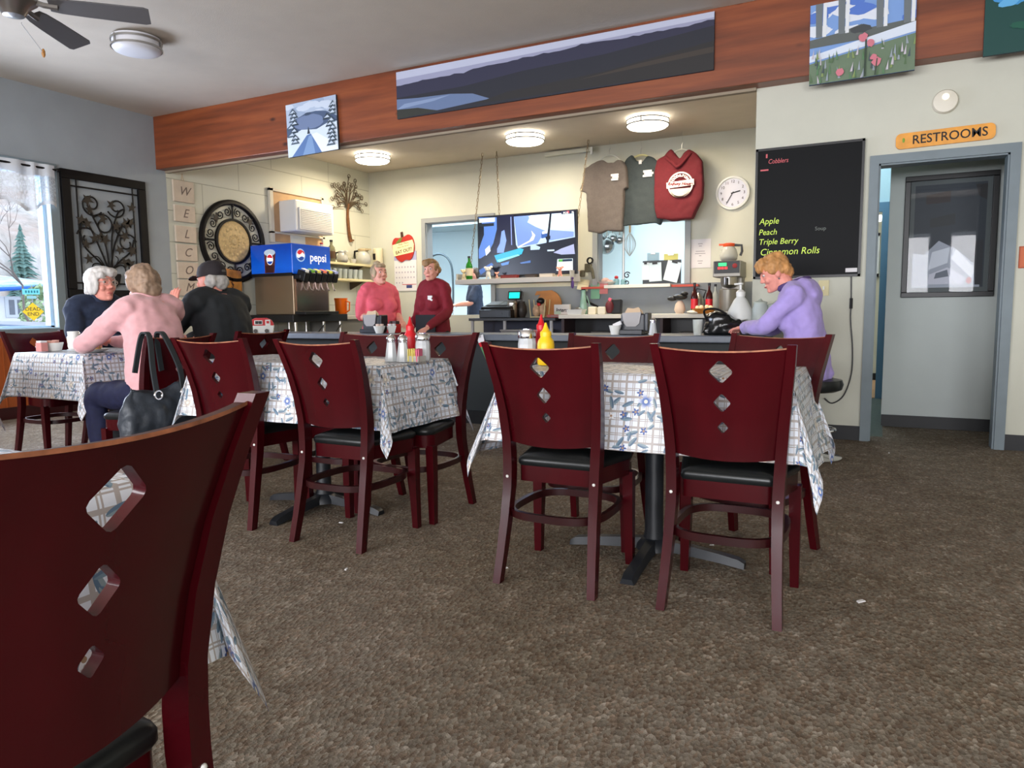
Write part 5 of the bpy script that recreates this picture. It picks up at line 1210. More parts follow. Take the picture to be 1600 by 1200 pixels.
for i, (x, w_, mm, lb) in enumerate(((-4.68, .26, mat('dark_red_cloth', (120, 40, 36)), 'dark red box lying in front of the television'), (-4.34, .16, mat('dark_trinket', (60, 50, 44)), 'dark trinket box in front of the television'), (-4.1, .2, mat('pale_trinket', (206, 196, 180)), 'pale box in front of the television'))):
    th = thing('trinket_box', lb, 'box', (x, 9.26, 1.481)); mb = MB(); mb.box((0, 0, .02), (w_, .1, .04), bev=.006); mb.done('box', mm, th); mb = MB(); mb.box((0, 0, .043), (w_*.98, .102, .006)); mb.done('lid', mm, th)

# cash register
q = onY(758, 482, 9.5); th = thing('cash_register', 'black cash register with a lit teal screen on the back counter', 'cash register', (-5.0, 9.62, .915))
mb = MB(); mb.box((0, 0, .06), (.52, .48, .12), bev=.008); mb.done('drawer_box', BLACK, th); mb = MB(); mb.box((0, -.243, .06), (.48, .008, .085)); mb.cyl((.12, -.24, .07), (.12, -.252, .07), .012); mb.done('drawer', mat('register_black', (26, 26, 28), .35), th)
mb = MB(); mb.rings([[Vector((sx*.25, y, .122)) for sx, y in ((-1, -.22), (1, -.22), (1, .2), (-1, .2))], [Vector((sx*.24, y, z)) for sx, y, z in ((-1, -.2, .16), (1, -.2, .16), (1, .19, .25), (-1, .19, .25))]]); mb.done('keyboard_body', mat('register_black', (26, 26, 28)), th)
mb = MB(); mb.box((-.1, -.02, .215), (.2, .22, .012), rot=Euler((.24, 0, 0))); mb.box((.1, -.03, .213), (.18, .2, .012), rot=Euler((.24, 0, 0))); mb.done('keypad', mat('keypad_grey', (120, 124, 122), .5), th)
mb = MB(); mb.box((.17, .1, .33), (.22, .03, .13), rot=Euler((-.25, 0, .1)), bev=.006); mb.tube([(.17, .12, .2), (.17, .12, .3)], .02, 8); d_ = mb.done('display', BLACK, th); mb = MB(); mb.box((.165, .083, .332), (.165, .004, .09), rot=Euler((-.25, 0, .1))); mb.done('screen', mat('teal_screen', (30, 226, 200), .3, emit=1.2), d_)
q = onY(800, 480, 9.55); th = thing('steel_canister', 'shiny steel canister right of the cash register', 'canister', (q.x, 9.55, .915)); mb = MB(); mb.lathe([(.06, 0), (.07, .01), (.075, .13), (.07, .24), (.066, .25), (.06, .24), (.06, .02), (.001, .02)], seg=20, cap=False); mb.done('body', STEEL, th, True)
mb = MB(); mb.lathe([(.077, .2), (.077, .215)], seg=20, cap=False); mb.done('band', CHROME, th)
q = onY(812, 478, 9.72); th = thing('dark_vase', 'dark pot with thin twigs right of the steel canister', 'vase', (q.x+.02, 9.74, .915)); mb = MB(); mb.lathe([(.05, 0), (.085, .08), (.08, .16), (.05, .22), (.05, .24), (.04, .24), (.04, .2), (.001, .1)], seg=18, cap=False); mb.done('pot', mat('dark_clay', (66, 60, 56), .4), th, True); mb = MB(); mb.tube([(0, 0, .2), (-.01, 0, .42)], .005, 5); mb.tube([(.01, 0, .2), (.035, 0, .38)], .004, 5); mb.done('twigs', mat('twig', (70, 60, 50)), th)
q = onY(856, 475, 9.85); th = thing('wooden_board', 'brown wooden board leaning against the grey back wall', 'cutting board', (q.x, 9.9, .915)); mb = MB(); P = [(.2*math.cos(a)*1.0, .19+.21*math.sin(a)) for a in [2*PI*k/24 for k in range(24)]]; mb.prism([(max(-.2, min(.2, x)), max(0, z)) for x, z in P], -.012, .012); mb.done('board', mat('golden_board', (168, 108, 44), .5, var=.15, vscale=8), th); mb = MB(); mb.prism([(-.23, .33), (.05, .36), (.05, .40), (-.2, .39)], -.013, .011); mb.done('grip', mat('golden_board', (168, 108, 44)), th)
q = onY(844, 480, 9.6); th = thing('utensil_basket', 'wire-framed basket of small jars and packets in front of the wooden board', 'basket', (q.x, 9.58, .915))
mb = MB()
for sx in (-.13, .13): mb.tube([(sx*.8, -.08, 0), (sx, -.08, .26)], .008, 6); mb.tube([(sx*.8, .08, 0), (sx, .08, .26)], .008, 6)
mb.box((0, 0, .01), (.22, .18, .012)); mb.done('wire_frame', mat('cream_wire', (216, 200, 150)), th)
mb = MB(); mb.ell((-.04, -.02, .1), (.06, .05, .09)); mb.ell((.05, 0, .12), (.05, .05, .1)); mb.done('packets', mat('tan_packets', (196, 160, 126), .6, var=.3, vscale=20), th, True); mb = MB(); mb.ell((.03, -.03, .24), (.06, .05, .05)); mb.done('black_lid', BLACK, th, True); mb = MB(); mb.ell((.02, -.07, .19), (.028, .02, .024)); mb.done('red_lid', RED, th, True)
q = onY(878, 485, 9.5); th = thing('lettered_block', 'pale block sign with dark script standing on the back counter', 'sign', (q.x, 9.52, .96)); mb = MB(); mb.box((0, 0, .07), (.24, .05, .14), bev=.004); mb.done('block', mat('pale_block', (206, 202, 194)), th); text('lettering', 'Intern', .075, INK, th, (0, -.0265, .06), shear=.2, bold=.002); mb = MB(); mb.box((-.06, -.03, .02), (.09, .02, .05)); mb.done('tag', mat('pale_green_tag', (176, 196, 170)), th)
th = thing('red_tray', 'red tray edge under the lettered block', 'tray', (q.x+.02, 9.5, .9575-.04)); mb = MB(); mb.box((0, 0, .02), (.42, .2, .04), bev=.006); mb.done('tray', mat('faded_red', (186, 84, 78), .5), th); mb = MB(); mb.box((0, -.103, .02), (.3, .004, .018)); mb.done('pattern', mat('tray_grey', (130, 120, 116)), th)
q = onY(905, 480, 9.5); th = thing('green_jug', 'pale green glass jug with wires behind the white dish', 'jug', (q.x, 9.66, .9575)); mb = MB(); mb.lathe([(.05, 0), (.06, .04), (.045, .18), (.03, .3), (.035, .34)], seg=16); mb.done('body', mat('pale_green_glass', (150, 190, 172), .1, alpha=.7), th, True); mb = MB(); mb.tube([(.04, 0, .1), (.1, 0, .12), (.05, 0, .26)], .008, 6); mb.done('handle', mat('pale_green_glass', (150, 190, 172)), th)
th = thing('white_dish', 'white square dish on the left end of the pale counter', 'dish', (q.x-.02, 9.44, .9575)); mb = MB(); mb.rings([[Vector((sx*.1, sy*.07, 0)) for sx, sy in ((-1, -1), (1, -1), (1, 1), (-1, 1))], [Vector((sx*.12, sy*.085, .07)) for sx, sy in ((-1, -1), (1, -1), (1, 1), (-1, 1))]]); mb.done('dish', WHITE, th); mb = MB(); mb.ell((.03, 0, .07), (.05, .04, .03)); mb.done('cutlery', STEEL, th)
# black telephone handset with cord, wall gear and notes by the opening
q = onY(912, 460, 9.93); th = thing('hanging_handset', 'black curved handset and cord on the grey wall below the notes', 'telephone', (q.x, 9.94, q.z)); mb = MB(); mb.tube(cat_rom([(-.02, 0, .06), (.01, 0, .02), (.0, -.01, -.05), (.1, -.01, -.13), (.24, -.02, -.19)], 5), [.03]*4+[.018]*17, 8); mb.done('handset', BLACK, th, True); mb = MB(); mb.ell((-.005, -.015, .055), (.04, .03, .03)); mb.done('earpiece', BLACK, th, True)
for px, py, w_, h_, rgb, lb, tl in ((911, 445, .17, .16, (222, 214, 180), 'cream note pinned at the left end of the red strip', .2), (930, 455, .14, .22, (130, 180, 146), 'green note pinned under the opening', 0), (943, 451, .125, .15, (214, 130, 128), 'pink note pinned right of the green one', 0)):
    q = onY(px, py, 9.955); th = thing('pinned_note', lb, 'note', (q.x, 9.965, q.z), rot=(R(-4), tl, 0), group='coloured notes under the opening'); mb = MB(); mb.box((0, 0, 0), (w_, .004, h_)); mb.done('paper', mat('note_%d' % rgb[0], rgb, .7), th); mb = MB(); mb.box((0, -.003, h_*.05), (w_*.8, .002, .006)); mb.done('writing', mat('note_line_%d' % rgb[0], tuple(int(c*.85) for c in rgb)), th)
th = thing('pass_ledge', 'white ledge of the right-hand pass-through with red strip', 'shelf', (-3.0, 9.93, 1.345)); mb = MB(); mb.box((.0, -.03, .0), (.95, .14, .045), bev=.004); mb.done('board', mat('ledge_white', (218, 216, 208), .4), th); mb = MB(); mb.box((-.66, 0, -.01), (.36, .1, .03)); mb.box((.66, 0, -.01), (.36, .1, .03)); mb.done('red_strip', mat('red_strip', (182, 72, 54), .5), th)
q = onY(915, 425, 9.9); th = thing('hanging_gadgets', 'cluster of dark gadgets hung left of the right-hand opening', 'kitchen tool', (q.x, 9.93, q.z)); mb = MB(); mb.box((.03, 0, .06), (.1, .06, .12), bev=.01); mb.box((-.06, 0, -.02), (.08, .05, .1), bev=.02); mb.tube([(.06, -.03, .1), (.1, -.03, .02), (.12, -.03, -.1)], .022, 6); mb.done('gadget', mat('olive_gadget', (92, 88, 72), .5, var=.3, vscale=20), th, True); mb = MB(); mb.lathe([(.05, 0), (.05, .03), (.03, .03), (.03, 0)], (.07, -.02, .16), 14, 'Y', False); mb.done('black_ring', BLACK, th); mb = MB(); mb.ell((-.14, -.02, .0), (.05, .04, .04)); mb.done('pink_bow', mat('dusty_pink', (206, 150, 140)), th, True)
mb = MB(); q2 = onY(897, 440, 9.55); th2 = thing('hanging_tassel', 'purple tassel hanging at the right end of the television shelf', 'ornament', (-3.715, 9.24, 1.40)); mb.ell((0, 0, -.03), (.022, .022, .06)); mb.ell((0, 0, .05), (.016, .016, .02)); mb.done('tassel', mat('violet_cloth', (84, 58, 120), .7), th2, True)

# pass-through 2: ladles, whisk, clipboards, plates
HOOK = YB+.35
mb = MB(); th = thing('utensil_rail', 'steel rail inside the right opening with pans hanging from it', 'rail', (-3.0, HOOK, 2.33)); mb.cyl((-.9, 0, 0), (.9, 0, 0), .012); mb.done('rail', STEEL, th)
for s in (-.85, .85): mb = MB(); mb.cyl((s, 0, 0), (s, 0, ZC-2.33), .008); mb.done('hanger_rod', STEEL, th)
for i, (px, py, r, lb) in enumerate(((942, 376, .085, 'large steel ladle hanging first from the left in the opening'), (949, 385, .12, 'steel saucepan hanging in the opening behind the ladles'), (957, 372, .075, 'steel ladle hanging second from the left in the opening'), (967, 374, .07, 'steel ladle hanging third from the left in the opening'))):
    q = onY(px, py, HOOK); th = thing('hanging_ladle' if i != 1 else 'hanging_saucepan', lb, 'ladle' if i != 1 else 'saucepan', (q.x, HOOK+.03*i-.06, q.z)); mb = MB(); mb.lathe([(r, 0), (r*.97, r*.5), (r*.6, r*.85), (.001, r*.9), (.001, r*.86), (r*.56, r*.8), (r*.92, r*.45), (r*.95, 0)], (0, 0, 0), 18, 'Y', False); mb.done('bowl', mat('ladle_steel', (150, 160, 166), .25, metal=.9), th, True); mb = MB(); mb.tube([(0, 0, r), (.01, .0, 2.33-q.z)], .009, 6); mb.done('handle', STEEL, th)
q = onY(984, 385, HOOK); th = thing('hanging_whisk', 'large wire whisk with wooden handle hanging in the right opening', 'whisk', (q.x, HOOK, q.z)); mb = MB()
for k in range(5):
    a = PI*k/5; c_, s_ = math.cos(a), math.sin(a); mb.tube([(c_*.09*math.sin(PI*j/10)*(-1 if False else 1), s_*.06*math.sin(PI*j/10), .2-.34*j/10) for j in range(11)], .004, 4); mb.tube([(-c_*.09*math.sin(PI*j/10), -s_*.06*math.sin(PI*j/10), .2-.34*j/10) for j in range(11)], .004, 4)
mb.done('wires', STEEL, th); mb = MB(); mb.tube([(0, 0, .2), (.0, 0, .45)], .015, 8); mb.done('handle', TAN, th)
mb = MB(); q = onY(985, 400, HOOK+.05); th = thing('order_stand', 'steel post with curled iron foot inside the right opening', 'stand', (q.x, YB+.075, 1.371)); mb.cyl((0, 0, 0), (0, 0, .86), .016); mb.done('post', STEEL, th); mb = MB()
for sg in (-1, 1):
    s_ = spiral((.06, .08+sg*.055), .05, sg*.5, sg*1.2, 16, .3); mb.tube([(p.x, -.02, p.y) for p in s_], .008, 6)
mb.done('iron_curl', BLACK, th)
th = thing('clipboard_rack', 'dark board with clipboards of white order slips in the right opening', 'rack', (0, 0, 0)); a = onY(1004, 442, YB+.1); b = onY(1064, 410, YB+.1); mb = MB(); mb.box(((a.x+b.x)/2, YB+.11, (b.z+.04+1.371)/2), (b.x-a.x, .02, b.z+.04-1.371)); mb.done('board', mat('dark_rack', (60, 66, 72), .5), th)
for i, (px, py, w_, h_, r, lb) in enumerate(((1009, 424, .10, .24, 0, 'leftmost small clipboard with a white slip in the right opening'), (1024, 425, .18, .26, -.04, 'middle clipboard with a white slip in the right opening'), (1051, 424, .20, .28, .25, 'tilted clipboard with a white slip in the right opening'), (1019, 406, .17, .2, 0, 'clipboard with pale blue sheet standing behind the others'), (1047, 403, .2, .12, 0, 'yellow pad behind the clipboards'))):
    q = onY(px, py, YB+.08); th = thing('hanging_clipboard', lb, 'clipboard', (q.x, YB+.085-.012*(i < 3)+.045*(i > 2), q.z), rot=(0, r, 0), group='clipboards in the right opening'); mb = MB(); mb.box((0, 0, 0), (w_, .006, h_)); mb.done('sheet', mat('slip_%d' % i, ((206, 220, 228), (196, 214, 224), (206, 220, 230), (150, 180, 196), (228, 220, 130))[i], .7), th); mb = MB(); mb.box((0, -.008, h_/2-.01), (w_*.4, .012, .025), bev=.002); mb.done('clip', BLACK if i < 3 else STEEL, th)
q = onY(950, 436, YB+.16); th = thing('bowl_of_pastries', 'white plate with pinkish food on the pass-through sill', 'plate', (q.x+.02, YB+.07, 1.372)); mb = MB(); mb.lathe([(.06, 0), (.13, .03), (.15, .05), (.14, .05), (.12, .03), (.001, .012)], seg=20, cap=False); mb.done('plate', WHITE, th, True); mb = MB(); mb.ell((-.03, 0, .07), (.06, .05, .04)); mb.ell((.04, 0, .05), (.05, .05, .03)); mb.done('food', mat('pink_food', (206, 170, 160), .6, var=.2), th, True)
q = onY(971, 437, YB+.16); th = thing('ticket_spike', 'small pots with red and teal tops on the pass-through sill', 'jar', (q.x, YB+.08, 1.372)); mb = MB(); mb.lathe([(.04, 0), (.045, .07), (.03, .09)], (-.05, 0, 0), 12); mb.lathe([(.04, 0), (.045, .06), (.03, .08)], (.06, 0, 0), 12); mb.done('pot', mat('teal_pot', (120, 160, 170), .4), th, True); mb = MB(); mb.ell((-.05, 0, .11), (.03, .03, .025)); mb.done('lid', RED, th, True)

# garments on hangers
def garment(label, cat, outline, Yg, rgb, thick, seed, name='hanging_shirt'):
    P = [onY(x, y, Yg) for x, y in outline]; cx = sum(p.x for p in P)/len(P); cz = max(p.z for p in P)
    th = thing(name, label, cat, (cx, Yg, cz), group='garments hung over the right opening'); mb = MB(); mb.prism([(p.x-cx, p.z-cz) for p in P], -thick/2, thick/2)
    o = remesh(mb, 'fabric', mat('fabric_%d_%d' % (rgb[0], rgb[1]), rgb, .85, var=.08, vscale=40), .014, th, 5, .014, 6, seed); return th, cx, cz
th, cx, cz = garment('grey-brown T-shirt on a hanger, leftmost of the three garments', 'shirt', [(934, 253), (944, 250), (951, 255), (960, 255), (966, 250), (973, 252), (979, 260), (982, 294), (975, 296), (973, 362), (950, 361), (938, 365), (920, 363), (918, 302), (908, 299), (915, 264)], 9.76, (92, 84, 80), .1, 1)
mb = MB(); 
for k, (a, b, c_, d_) in enumerate(((.0, .03, .11, .03), (.01, -.0, .09, .026), (.0, -.03, .1, .026))): mb.box((onY(962, 277, 9.7).x-cx+a-.01, -.075, onY(962, 277, 9.7).z-cz+b), (c_, .01, d_), bev=.004)
mb.done('chest_print', mat('white_print', (226, 224, 222)), th)
th, cx, cz = garment('dark grey hooded sweatshirt in the middle of the three garments', 'sweatshirt', [(980, 250), (988, 243), (994, 252), (1004, 254), (1012, 244), (1022, 248), (1034, 256), (1036, 340), (1032, 352), (1024, 348), (975, 354), (976, 300), (972, 262)], 9.86, (56, 64, 66), .09, 2)
mb = MB()
for k, (a, b, c_, d_) in enumerate(((.0, .03, .12, .03), (.02, .0, .13, .03), (.0, -.03, .13, .028))): mb.box((onY(1013, 271, 9.8).x-cx+a-.01, -.068, onY(1013, 271, 9.8).z-cz+b), (c_, .01, d_), bev=.004)
mb.done('chest_print', mat('white_print', (226, 224, 222)), th); mb = MB(); q = onY(1000, 253, 9.8); mb.box((q.x-cx, -.05, q.z-cz), (.04, .006, .05)); mb.done('neck_label', PAPER, th)
th, cx, cz = garment('maroon hooded sweatshirt with a round white print, rightmost of the three garments', 'sweatshirt', [(1028, 252), (1040, 245), (1050, 234), (1056, 242), (1064, 250), (1070, 240), (1078, 235), (1090, 241), (1098, 252), (1100, 290), (1099, 310), (1090, 326), (1083, 342), (1050, 345), (1027, 342), (1024, 318), (1023, 300), (1024, 270)], 9.72, (88, 12, 24), .13, 3)
q = onY(1062, 288, 9.6); e = (q.x-cx, q.z-cz); mb = MB(); mb.lathe([(.165, .088), (.165, .092), (.147, .092), (.147, .088)], (e[0], 0, e[1]), 32, 'Y', False); mb.done('print_ring', mat('cream_print', (226, 214, 204)), th)
mb = MB(); P = [(e[0]+.145*math.cos(a), e[1]-.02+.145*math.sin(a)) for a in [PI+.2+(PI-.4)*k/14 for k in range(15)]]; mb.prism(P, -.092, -.088); mb.done('print_field', mat('rose_print', (206, 176, 170)), th); mb = MB(); mb.box((e[0], -.098, e[1]+.01), (.36, .004, .075), rot=Euler((0, -.06, 0))); mb.done('print_banner', mat('cream_print', (226, 214, 204)), th); text('print_lettering', 'Railway House', .055, mat('fabric_ink', (110, 26, 36)), th, (e[0], -.101, e[1]+.008), rot=(PI/2, .06, 0), shear=.3, bold=.003)
for k in range(9):
    a = R(160-140*k/8); mb = None
    text('print_lettering', 'FOOD&FUN*'[k], .045, mat('cream_print', (226, 214, 204)), th, (e[0]+.115*math.cos(a), -.098, e[1]+.115*math.sin(a)), rot=(PI/2, PI/2-a, 0), bold=.003)
mb = MB(); mb.tube(cat_rom([(-.16, -.075, -.1), (-.05, -.095, -.2), (.0, -.1, -.24), (.06, -.095, -.2), (.17, -.07, -.08)], 5), .022, 8); mb.done('hood_edge', mat('fabric_88_12', (88, 12, 24)), th, True)
for px, py, Yg, rgb, lb in ((952, 248, 9.76, (176, 178, 170), 'pale plastic hanger holding the T-shirt'), (1001, 248, 9.86, (206, 200, 150), 'yellowish hanger holding the dark grey sweatshirt'), (1065, 240, 9.72, (176, 182, 170), 'pale green hanger holding the maroon sweatshirt')):
    q = onY(px, py, Yg); th = thing('clothes_hanger', lb, 'hanger', (q.x, Yg, q.z), group='hangers above the right opening'); mb = MB(); mb.tube(cat_rom([(-.19, 0, -.09), (-.1, 0, .02), (0, 0, .05), (.1, 0, .02), (.19, 0, -.09)], 5), .013, 8); mb.done('shoulder_bar', mat('hanger_%d' % rgb[2], rgb, .4), th, True); mb = MB(); mb.tube([(0, 0, .05), (0, 0, .12), (.015, 0, .14)], .004, 6); mb.tube([(.015, 0, .14), (0, 0, ZC-q.z)], .0015, 4); mb.done('hook', STEEL, th)
th = thing('ceiling_rail', 'pale strip along the top of the back wall above the television', 'rail', (-4.05, 9.94, 3.285)); mb = MB(); mb.box((0, 0, 0), (.75, .06, .05), bev=.004); mb.done('rail', mat('pale_rail', (206, 206, 192)), th); mb = MB(); mb.box((.36, -.03, -.02), (.03, .03, .1)); mb.done('bracket', WHITE, th)

# clock
th = thing('wall_clock', 'round white wall clock right of the garments', 'clock', (-1.745, YB, 2.53)); mb = MB(); mb.lathe([(.215, 0), (.22, .02), (.215, .04), (.195, .045), (.185, .03)], seg=40, axis='Y', cap=False); mb.done('rim', WHITE, th, True); mb = MB(); mb.lathe([(.195, .02), (.19, .028), (.001, .028)], seg=40, axis='Y'); mb.done('dial', mat('dial_white', (214, 214, 226), .4), th)
for k in range(1, 13):
    a = PI/2-2*PI*k/12; text('numeral', str(k), .052, INK, th, (.148*math.cos(a), -.0295, .148*math.sin(a)))
mb = MB(); a = PI/2-2*PI*(2.58/12); b = PI/2-2*PI*(35/60)
for an, L, w_ in ((a, .1, .007), (b, .15, .005)): mb.tube([(-.02*math.cos(an), -.034, -.02*math.sin(an)), (L*math.cos(an), -.034, L*math.sin(an))], w_, 6)
mb.done('hands', BLACK, th)
th = thing('paper_notice', 'white printed notice on the wall between the opening and the coffee brewer', 'notice', (-2.16, YB-.002, 1.763)); mb = MB(); mb.box((0, -.002, 0), (.285, .003, .385)); mb.done('sheet', mat('notice_paper', (216, 212, 214), .7), th); mb = MB()
for z, w_ in ((.13, .06), (.1, .04), (.03, .12), (0, .14), (-.03, .03), (-.1, .07), (-.13, .05)): mb.box((0, -.0045, z), (w_, .002, .008))
mb.done('print', mat('grey_print', (140, 136, 140)), th)

# coffee brewer
th = thing('coffee_brewer', 'steel coffee brewer with lit buttons and a glass pot on top', 'coffee maker', (-1.69, 9.58, .9575)); BG = mat('grey_brewer_steel', (138, 134, 126), .4, metal=.5)
mb = MB(); mb.box((.02, .13, .32), (.26, .2, .64), bev=.012); mb.done('column', BG, th); mb = MB(); mb.box((0, 0, .015), (.32, .44, .03), bev=.006); mb.done('base', BG, th); mb = MB(); mb.box((.0, -.02, .555), (.34, .42, .20), bev=.01); mb.done('head_unit', BG, th)
mb = MB(); mb.box((-.0, -.235, .575), (.31, .012, .15), bev=.003); pn = mb.done('control_panel', BLACK, th); mb = MB(); mb.box((-.05, -.243, .61), (.1, .006, .04)); mb.done('green_display', mat('lit_green', (40, 210, 120), .4, emit=1), pn)
for k in range(3): mb = MB(); mb.box((-.09+.042*k, -.243, .565), (.034, .006, .03)); mb.done('red_button', mat('lit_red', (236, 40, 44), .4, emit=1), pn)
mb = MB(); mb.ell((.1, -.243, .59), (.03, .005, .03)); mb.done('dial', mat('dim_red', (150, 40, 44)), pn)
mb = MB(); mb.lathe([(.105, .46), (.10, .36), (.06, .33), (.02, .32)], (0, -.06, 0), 20); mb.done('brew_funnel', STEEL, th, True); mb = MB(); mb.box((0, -.2, .4), (.028, .1, .09), bev=.006); mb.done('funnel_handle', BLACK, th)
mb = MB(); mb.lathe([(.11, .03), (.115, .05), (.115, .30), (.10, .31)], (-.0, -.07, 0), 22); mb.done('thermal_server', BG, th, True)
carafe('glass coffee pot with an orange rim standing on top of the brewer', -1.70, 9.53, 1.613, mat('orange_rim', (230, 86, 36), .4), True, rz=PI, s=1.35)
for i, px in enumerate((1085, 1108)):
    q = onY(px, 470, 9.56); bottle('cola_bottle', ('cola bottle with red label on the pale counter, left of two', 'cola bottle with red label on the pale counter, right of two')[i], 'bottle', q.x, 9.56, .9575, .045, .40-.01*i, mat('cola_glass', (60, 20, 20), .08), BLACK, mat('cola_label', (206, 34, 48), .4), group='cola bottles')
q = onY(1117, 470, 9.7); bottle('oil_bottle', 'clear bottle half hidden between the cola bottles and the brewer', 'bottle', q.x, 9.72, .9575, .04, .38, CLR, BLACK)
q = onY(1101, 478, 9.45); th = thing('egg_basket', 'shallow tan basket of pale eggs in front of the brewer', 'basket', (q.x, 9.40, .9575)); mb = MB(); mb.lathe([(.11, 0), (.13, .03), (.15, .065), (.14, .065), (.12, .03), (.001, .01)], seg=22, cap=False); mb.done('basket', mat('wicker_orange', (186, 120, 50), .6, var=.2, vscale=40), th, True)
eg = None
for k, (x, y, z) in enumerate(((-.08, 0, .075), (-.02, -.04, .08), (.04, 0, .08), (.09, -.02, .075), (-.04, .05, .08), (.03, .05, .085))):
    if eg is None: mb = MB(); mb.ell((0, 0, 0), (.03, .03, .028)); eg = mb.done('egg', mat('egg_cream', (236, 216, 176), .5), None, True); o = eg
    else: o = eg.copy(); COL.objects.link(o)
    o.location = (q.x+x, 9.40+y, .9575+z); tag(o, 'pale cream egg heaped in the tan basket', 'egg', 'eggs in the basket')
q = onY(1075, 470, 9.5); th = thing('dark_bonsai_lamp', 'pale pear-shaped lamp with a dark leafy top on the pale counter', 'ornament', (q.x-.12, 9.56, .9575)); mb = MB(); mb.lathe([(.05, 0), (.075, .05), (.06, .12), (.03, .17)], seg=16); mb.done('body', mat('pearl_ceramic', (206, 186, 170), .3), th, True); mb = MB(); mb.ell((-.0, 0, .22), (.1, .06, .04)); mb.ell((-.1, 0, .2), (.07, .05, .035)); mb.ell((.06, 0, .26), (.05, .05, .03)); mb.done('dark_top', BLACK, th, True)
th = thing('steel_kettle', 'steel kettle behind the left cola bottle', 'kettle', (q.x+.08, 9.74, .9575)); mb = MB(); mb.lathe([(.09, 0), (.1, .05), (.09, .18), (.04, .24), (.02, .27)], seg=18); mb.done('body', STEEL, th, True); mb = MB(); mb.tube([(.06, 0, .2), (.1, 0, .3), (-.02, 0, .33), (-.07, 0, .2)], .012, 6); mb.done('handle', BLACK, th)
q = onY(1093, 490, 9.4); th = thing('folded_towel', 'white folded towel at the right end of the pale counter', 'towel', (q.x-.02, 9.36, .9575)); mb = MB(); mb.ell((0, 0, .02), (.14, .07, .028)); mb.ell((.04, .01, .035), (.08, .06, .02)); remesh(mb, 'cloth', mat('towel_white', (220, 214, 200), .9), .01, th, 3, .008, 20, 2)
for i, (px, lb, mm) in enumerate(((952, 'cream box left of the black grinder on the pale counter', mat('cream_box', (214, 208, 190))), (937, 'cream cup on the pale counter left of the cream box', mat('cream_cup', (222, 214, 190))))):
    q = onY(px, 485, 9.45); th = thing('creamer_box', lb, 'box', (q.x-.1, 9.45, .9575)); mb = MB(); mb.box((0, 0, .05), (.11, .1, .10), bev=.01); mb.done('box', mm, th); mb = MB(); mb.box((0, 0, .103), (.09, .08, .006)); mb.done('lid', WHITE, th)
q = onY(960, 478, 9.5); th = thing('card_machine', 'black card machine with a red top on the pale counter', 'card reader', (q.x, 9.5, .9575)); mb = MB(); mb.box((.03, .02, .1), (.13, .1, .2), rot=Euler((-.15, 0, 0)), bev=.012); mb.done('body', BLACK, th); mb = MB(); mb.ell((-.06, -.03, .1), (.06, .05, .09)); mb.done('grip', mat('dark_red_grip', (90, 26, 36)), th, True); mb = MB(); mb.box((-.05, -.04, .2), (.04, .03, .04), rot=Euler((0, .5, 0))); mb.done('tab', mat('pink_tab', (214, 96, 120)), th)
q = onY(1171, 430, 9.95); th = thing('small_picture', 'small pale-framed picture low on the back wall beside the brewer', 'picture', (-1.31, YB-.002, 1.62)); mb = MB(); w_, h_ = .22, .80
for (x0, x1, z0, z1) in ((-w_/2, w_/2, h_/2-.03, h_/2), (-w_/2, w_/2, -h_/2, -h_/2+.03), (-w_/2, -w_/2+.025, -h_/2, h_/2), (w_/2-.025, w_/2, -h_/2, h_/2)): mb.box(((x0+x1)/2, -.012, (z0+z1)/2), (x1-x0, .022, z1-z0))
mb.done('frame', mat('pale_frame', (196, 200, 180)), th); A = Art(w_-.05, h_-.06, -.006); A.p([(-.5, -.5), (.5, -.5), (.5, .5), (-.5, .5)], (150, 166, 150)); A.p([(-.5, -.5), (.5, -.5), (.3, -.2), (-.2, -.1)], (70, 84, 76)); A.p([(-.2, .1), (.4, .1), (.4, .4), (-.1, .45)], (216, 206, 150)); A.done(th, 'print')
mb = MB(); mb.box((0, -.01, h_/2+.09), (.2, .016, .16)); mb.done('upper_plaque', mat('dark_plaque', (84, 76, 66)), th)
# ------------------------------------------------------------------ things on the tables and the bar
def squeeze(label, x, y, z, rgbm, h, grp=None, rad=None):
    th = thing('squeeze_bottle', label, 'bottle', (x, y, z), group=grp); r = rad or h*.155
    mb = MB(); mb.lathe([(r*.9, 0), (r, .006), (r, h*.5), (r*.9, h*.58), (r*.62, h*.66), (r*.6, h*.68)], seg=20); mb.done('body', rgbm, th, True)
    mb = MB(); mb.lathe([(r*.66, h*.68), (r*.66, h*.78), (r*.42, h*.82), (r*.2, h*.93), (r*.1, h)], seg=16); mb.done('nozzle_cap', rgbm, th, True); return th
def shaker(label, x, y, z, h=.11, grp=None):
    th = thing('salt_shaker', label, 'shaker', (x, y, z), group=grp); r = h*.25
    mb = MB(); mb.lathe([(r, 0), (r, .004), (r*.62, h*.72)], seg=8); mb.done('glass_body', mat('shaker_glass', (206, 210, 212), .12, alpha=.9), th)
    mb = MB(); mb.lathe([(r*.72, h*.72), (r*.72, h*.76), (r*.66, h*.76), (r*.66, h*.8), (r*.74, h*.82), (r*.74, h*.88), (r*.5, h*.97), (.001, h)], seg=16); mb.done('metal_cap', CHROME, th, True); return th
